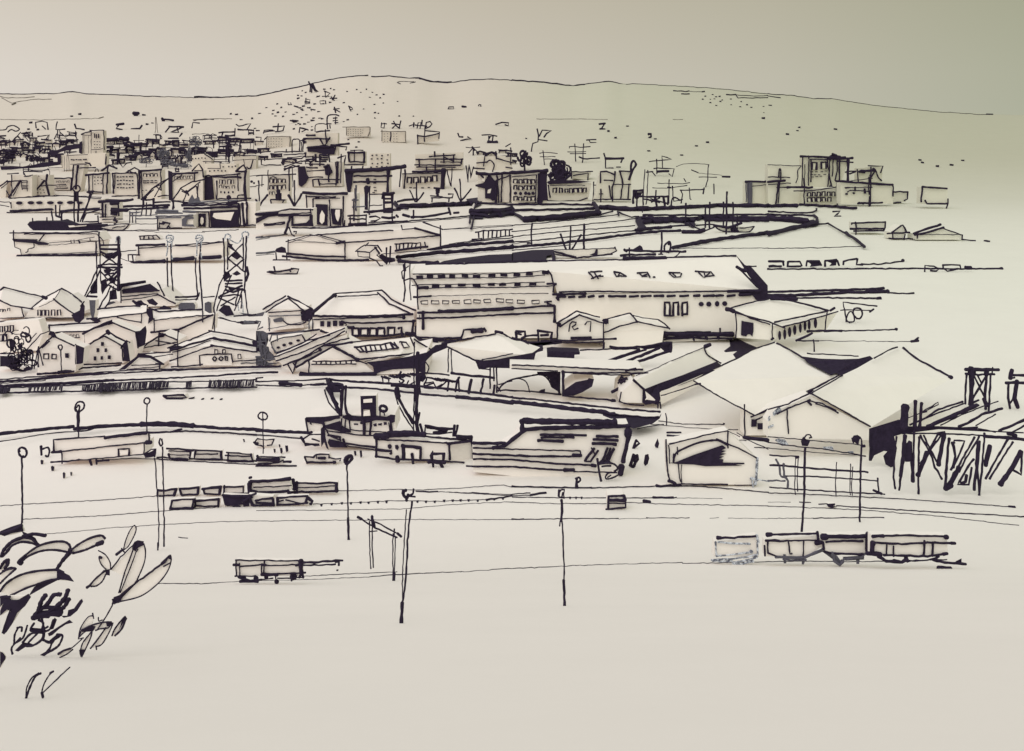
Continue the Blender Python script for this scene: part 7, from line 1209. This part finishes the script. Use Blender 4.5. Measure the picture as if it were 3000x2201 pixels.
# ---------------------------------------------------------------- plants on the slope at the viewer's feet
o = T('agave', 'large agave with broad curved leaves rising on the slope', 'plant', 'M', t=.04, yb=1250)
def leaf(outline, ink, f=None, d=0.0):
    o.p('leaf', b=outline, i=ink, f=f, d=d)
leaf("0,65 100,20 190,-45 215,20 120,50", "22 0,40 100,15 190,-30", "0,20 100,-20 195,-50 205,20 100,40 40,65 0,50", 1.2)
leaf("10,240 50,160 130,100 210,70 300,95 345,145 200,115 120,150 60,190", "~20 10,240 40,175 110,110 200,75 240,68; ~14 200,75 280,90 345,145; ~14 60,195 110,145 190,115 280,125 345,150; ~20 200,65 300,45 400,60; 9 60,200 20,250", "190,20 260,50 310,80 350,150 310,130 280,90 220,80; 10,240 60,190 110,150 80,200 30,250", .9)
leaf("160,300 220,230 330,155 450,115 560,115 620,160 600,205 480,190 360,195 270,230 200,290", "~14 165,295 230,225 340,150 460,115 560,112 610,140 620,180; ~14 175,300 250,240 360,195 480,185 600,205; 24 165,285 190,300", "160,270 220,220 250,210 200,290 165,308", .6)
leaf("620,190 720,115 820,70 900,60 925,85 905,130 800,165 640,210", "~14 620,190 700,130 800,78 890,58 925,85; ~14 640,215 750,185 830,150 905,130; 26 850,140 905,115", "600,170 640,180 620,230 590,225", .5)
leaf("500,350 530,290 600,215 580,260 545,300 515,350", "~22 600,215 550,280 515,330 500,355", "595,195 650,200 590,260 550,300 520,350 495,355 510,310", .45)
leaf("0,550 60,480 150,420 300,375 480,360 530,385 640,460 520,450 380,480 260,500 90,590", "~14 0,550 60,475 180,405 330,370 500,358; ~14 90,590 220,525 320,490 420,455 520,440; 14 500,358 560,385", "500,360 560,385 610,410 650,465 580,450 520,445 410,500 250,590 300,510 400,460 500,430", .2)
leaf("0,345 40,290 70,265 80,300 50,340 0,400", "~18 0,345 35,290 75,270; ~18 75,270 70,310 40,345; ~10 20,370 90,340 140,345", "55,262 80,270 75,310 50,330 45,290; 100,335 145,345 135,370 110,365", .1)
leaf("0,500 60,430 120,370 135,345 60,360 0,400", "~11 0,395 60,360 130,345; ~13 0,480 50,430 100,385 140,350", None, .0)
leaf("0,600 100,590 270,590 250,620 180,720 130,800 60,900 20,920 60,800 90,710 0,770", "14 0,600 90,595; ~9 20,915 40,850 90,710", "0,590 60,582 100,625 160,625 200,600 250,570 272,600 220,680 150,740 110,830 60,905 35,930 18,915 40,830 95,720 60,710 0,765 0,720 30,650 0,690", -.2)
o.p('stem', i="20 -60,700 -40,1000 -30,1400", d=-.1)
leaf("0,1080 30,1100 50,1140 20,1190 0,1230", None, "0,1080 25,1090 50,1125 45,1150 15,1190 0,1225", -.3)
o = T('shrub', 'leafy shrub of dense black curling leaves below the agave', 'shrub', 'M', t=.03, yb=1120)
o.p('foliage', f="600,715 650,700 700,630 720,615 730,640 680,720 620,770 560,782 540,765 590,765; 560,830 610,800 640,825 580,840 520,880 460,935 430,945 420,920; 255,890 280,870 400,880 390,920 330,905 270,910; 130,1070 200,1000 260,1005 310,1025 230,1035 160,1080; 380,970 430,985 500,925 550,935 520,960 450,1000 400,995; 400,1080 450,1020 430,1090 390,1120 350,1110; 480,780 500,800 470,880 430,890 450,830",
    i="~28 292,785 340,715 362,640 402,582; ~26 352,715 425,650 470,585 530,575; ~28 440,725 520,665 572,605 598,540; ~26 480,745 560,690 604,622; 44 310,765 420,745 530,735; ~24 300,790 360,760 430,770; 26 380,690 520,690; ~14 300,830 270,880 300,900 360,890 380,830 340,800; ~14 400,900 440,880 470,800; ~12 160,870 130,930 125,1000; ~12 240,850 200,960 120,1010; ~12 110,1100 105,1040 180,960; ~14 200,1000 260,930 330,910 380,920 360,980 290,1025 230,1030; ~13 390,980 440,1000 500,950; ~14 500,930 550,940 520,1020 470,1060 400,1100; 12 470,980 420,1090; ~12 150,870 190,865 190,900")
o.p('stem', i="~13 340,700 370,800 390,900 380,980; ~12 250,1000 330,920 420,860", f=None)
o = T('sapling', 'slender sapling of outlined pointed leaves rising from the slope', 'plant', 'M', t=.02, yb=1060)
o.p('stem', i="~9 1000,650 940,760 900,820 860,880; ~8 720,970 640,1040 600,1060; 8 990,620 1010,660; ~8 900,800 870,810 865,780; 8 735,960 690,970 720,880")
def leaf2(ol, ink, f=None, d=0): o.p('leaf', b=ol, i=ink, f=f, d=d)
leaf2("1085,190 1110,100 1150,10 1185,-30 1195,0 1170,80", "~8 1085,200 1100,120 1140,20 1180,-30 1198,0 1180,60 1130,150 1095,180; 14 1025,225 1075,185; 8 1070,170 1095,205", None, .1)
leaf2("975,360 1200,120 1270,130 1280,200 1260,340 1200,470 1050,600 1100,420", "9 975,355 1060,250 1190,120; ~9 1265,130 1280,200 1268,300 1210,440 1190,470; 9 1170,180 1100,380 1045,560; 8 1210,180 1130,380 1060,560; 9 1190,120 1170,180", "1180,115 1210,100 1265,110 1260,145 1215,165 1190,200 1160,170", .05)
leaf2("1020,600 1200,470 1400,320 1500,230 1505,280 1480,350 1390,480 1250,590 1060,640", "12 1050,590 1200,470 1420,310; ~9 1500,230 1505,280 1475,370 1390,480 1240,590 1050,640; 9 1495,300 1440,330", "1410,300 1490,225 1500,270 1480,260 1455,300 1420,325; 1000,600 1060,580 1190,490 1080,600 1050,650 980,665 990,630", 0)
leaf2("880,240 870,260 925,360 970,350 965,290 930,240", "~8 865,190 930,230 970,300 970,360; ~8 885,240 870,255 890,310 930,355; 14 875,245 890,255", "925,360 965,355 965,410 930,405", 0)
leaf2("760,520 830,450 925,370 920,420 860,490 810,505", "12 920,370 850,430 765,520; ~10 930,400 900,460 850,500 805,505; 14 760,515 800,495", None, 0)
leaf2("690,960 720,850 780,775 820,770 810,860 740,910", "~8 690,965 710,870 770,780 815,765 825,790; ~8 690,960 740,910 800,880", "715,890 800,850 840,860 820,900 760,905 720,905", 0)
leaf2("720,890 830,840 950,815 990,830 940,880 850,890", "~10 720,890 800,850 900,822 980,820; 9 990,830 950,870 840,890; 8 815,740 820,770", "930,820 990,825 975,850 940,860", 0)
leaf2("705,1080 760,960 810,900 800,960 720,1120", "~9 705,1080 730,1000 800,910; ~9 720,1125 760,1040 800,950 810,890; ", "695,1065 740,1060 735,1100 710,1130 700,1100", 0)
leaf2("795,1050 900,910 970,850 960,900 900,1000 850,1040", "~10 795,1052 860,970 930,870; ~9 990,840 960,910 900,1010 850,1035; 9 845,1030 850,1062", None, 0)
leaf2("980,945 1010,880 1090,770 1110,785 1060,890 1000,945", "~10 985,940 1010,880 1070,800 1100,770; ~12 1110,785 1070,880 1010,940", "1070,800 1095,765 1110,775 1095,810 1040,900 1060,850", 0)
leaf2("510,1105 620,1050 640,1060 590,1100 530,1130", "14 510,1105 560,1070 620,1052; ~9 525,1132 590,1100 640,1060", None, 0)
o = T('grass_tuft', 'two bent blades of grass alone at the bottom of the slope', 'plant', 'M', t=.02, yb=1488)
o.p('blade', i="~9 230,1480 235,1400 280,1310 340,1270; ~13 230,1485 260,1400 310,1300 360,1270", f="225,1440 250,1450 240,1488 225,1485")
o = T('grass_tuft', 'forked grass tuft like a tick mark at the bottom of the slope', 'plant', 'M', t=.02, yb=1488)
o.p('blade', i="~9 365,1450 385,1370 430,1290 470,1255; 12 440,1270 470,1252").p('blade', i="9 370,1450 480,1340 615,1215; 16 370,1440 378,1485")

for t_ in ALL: t_.build()
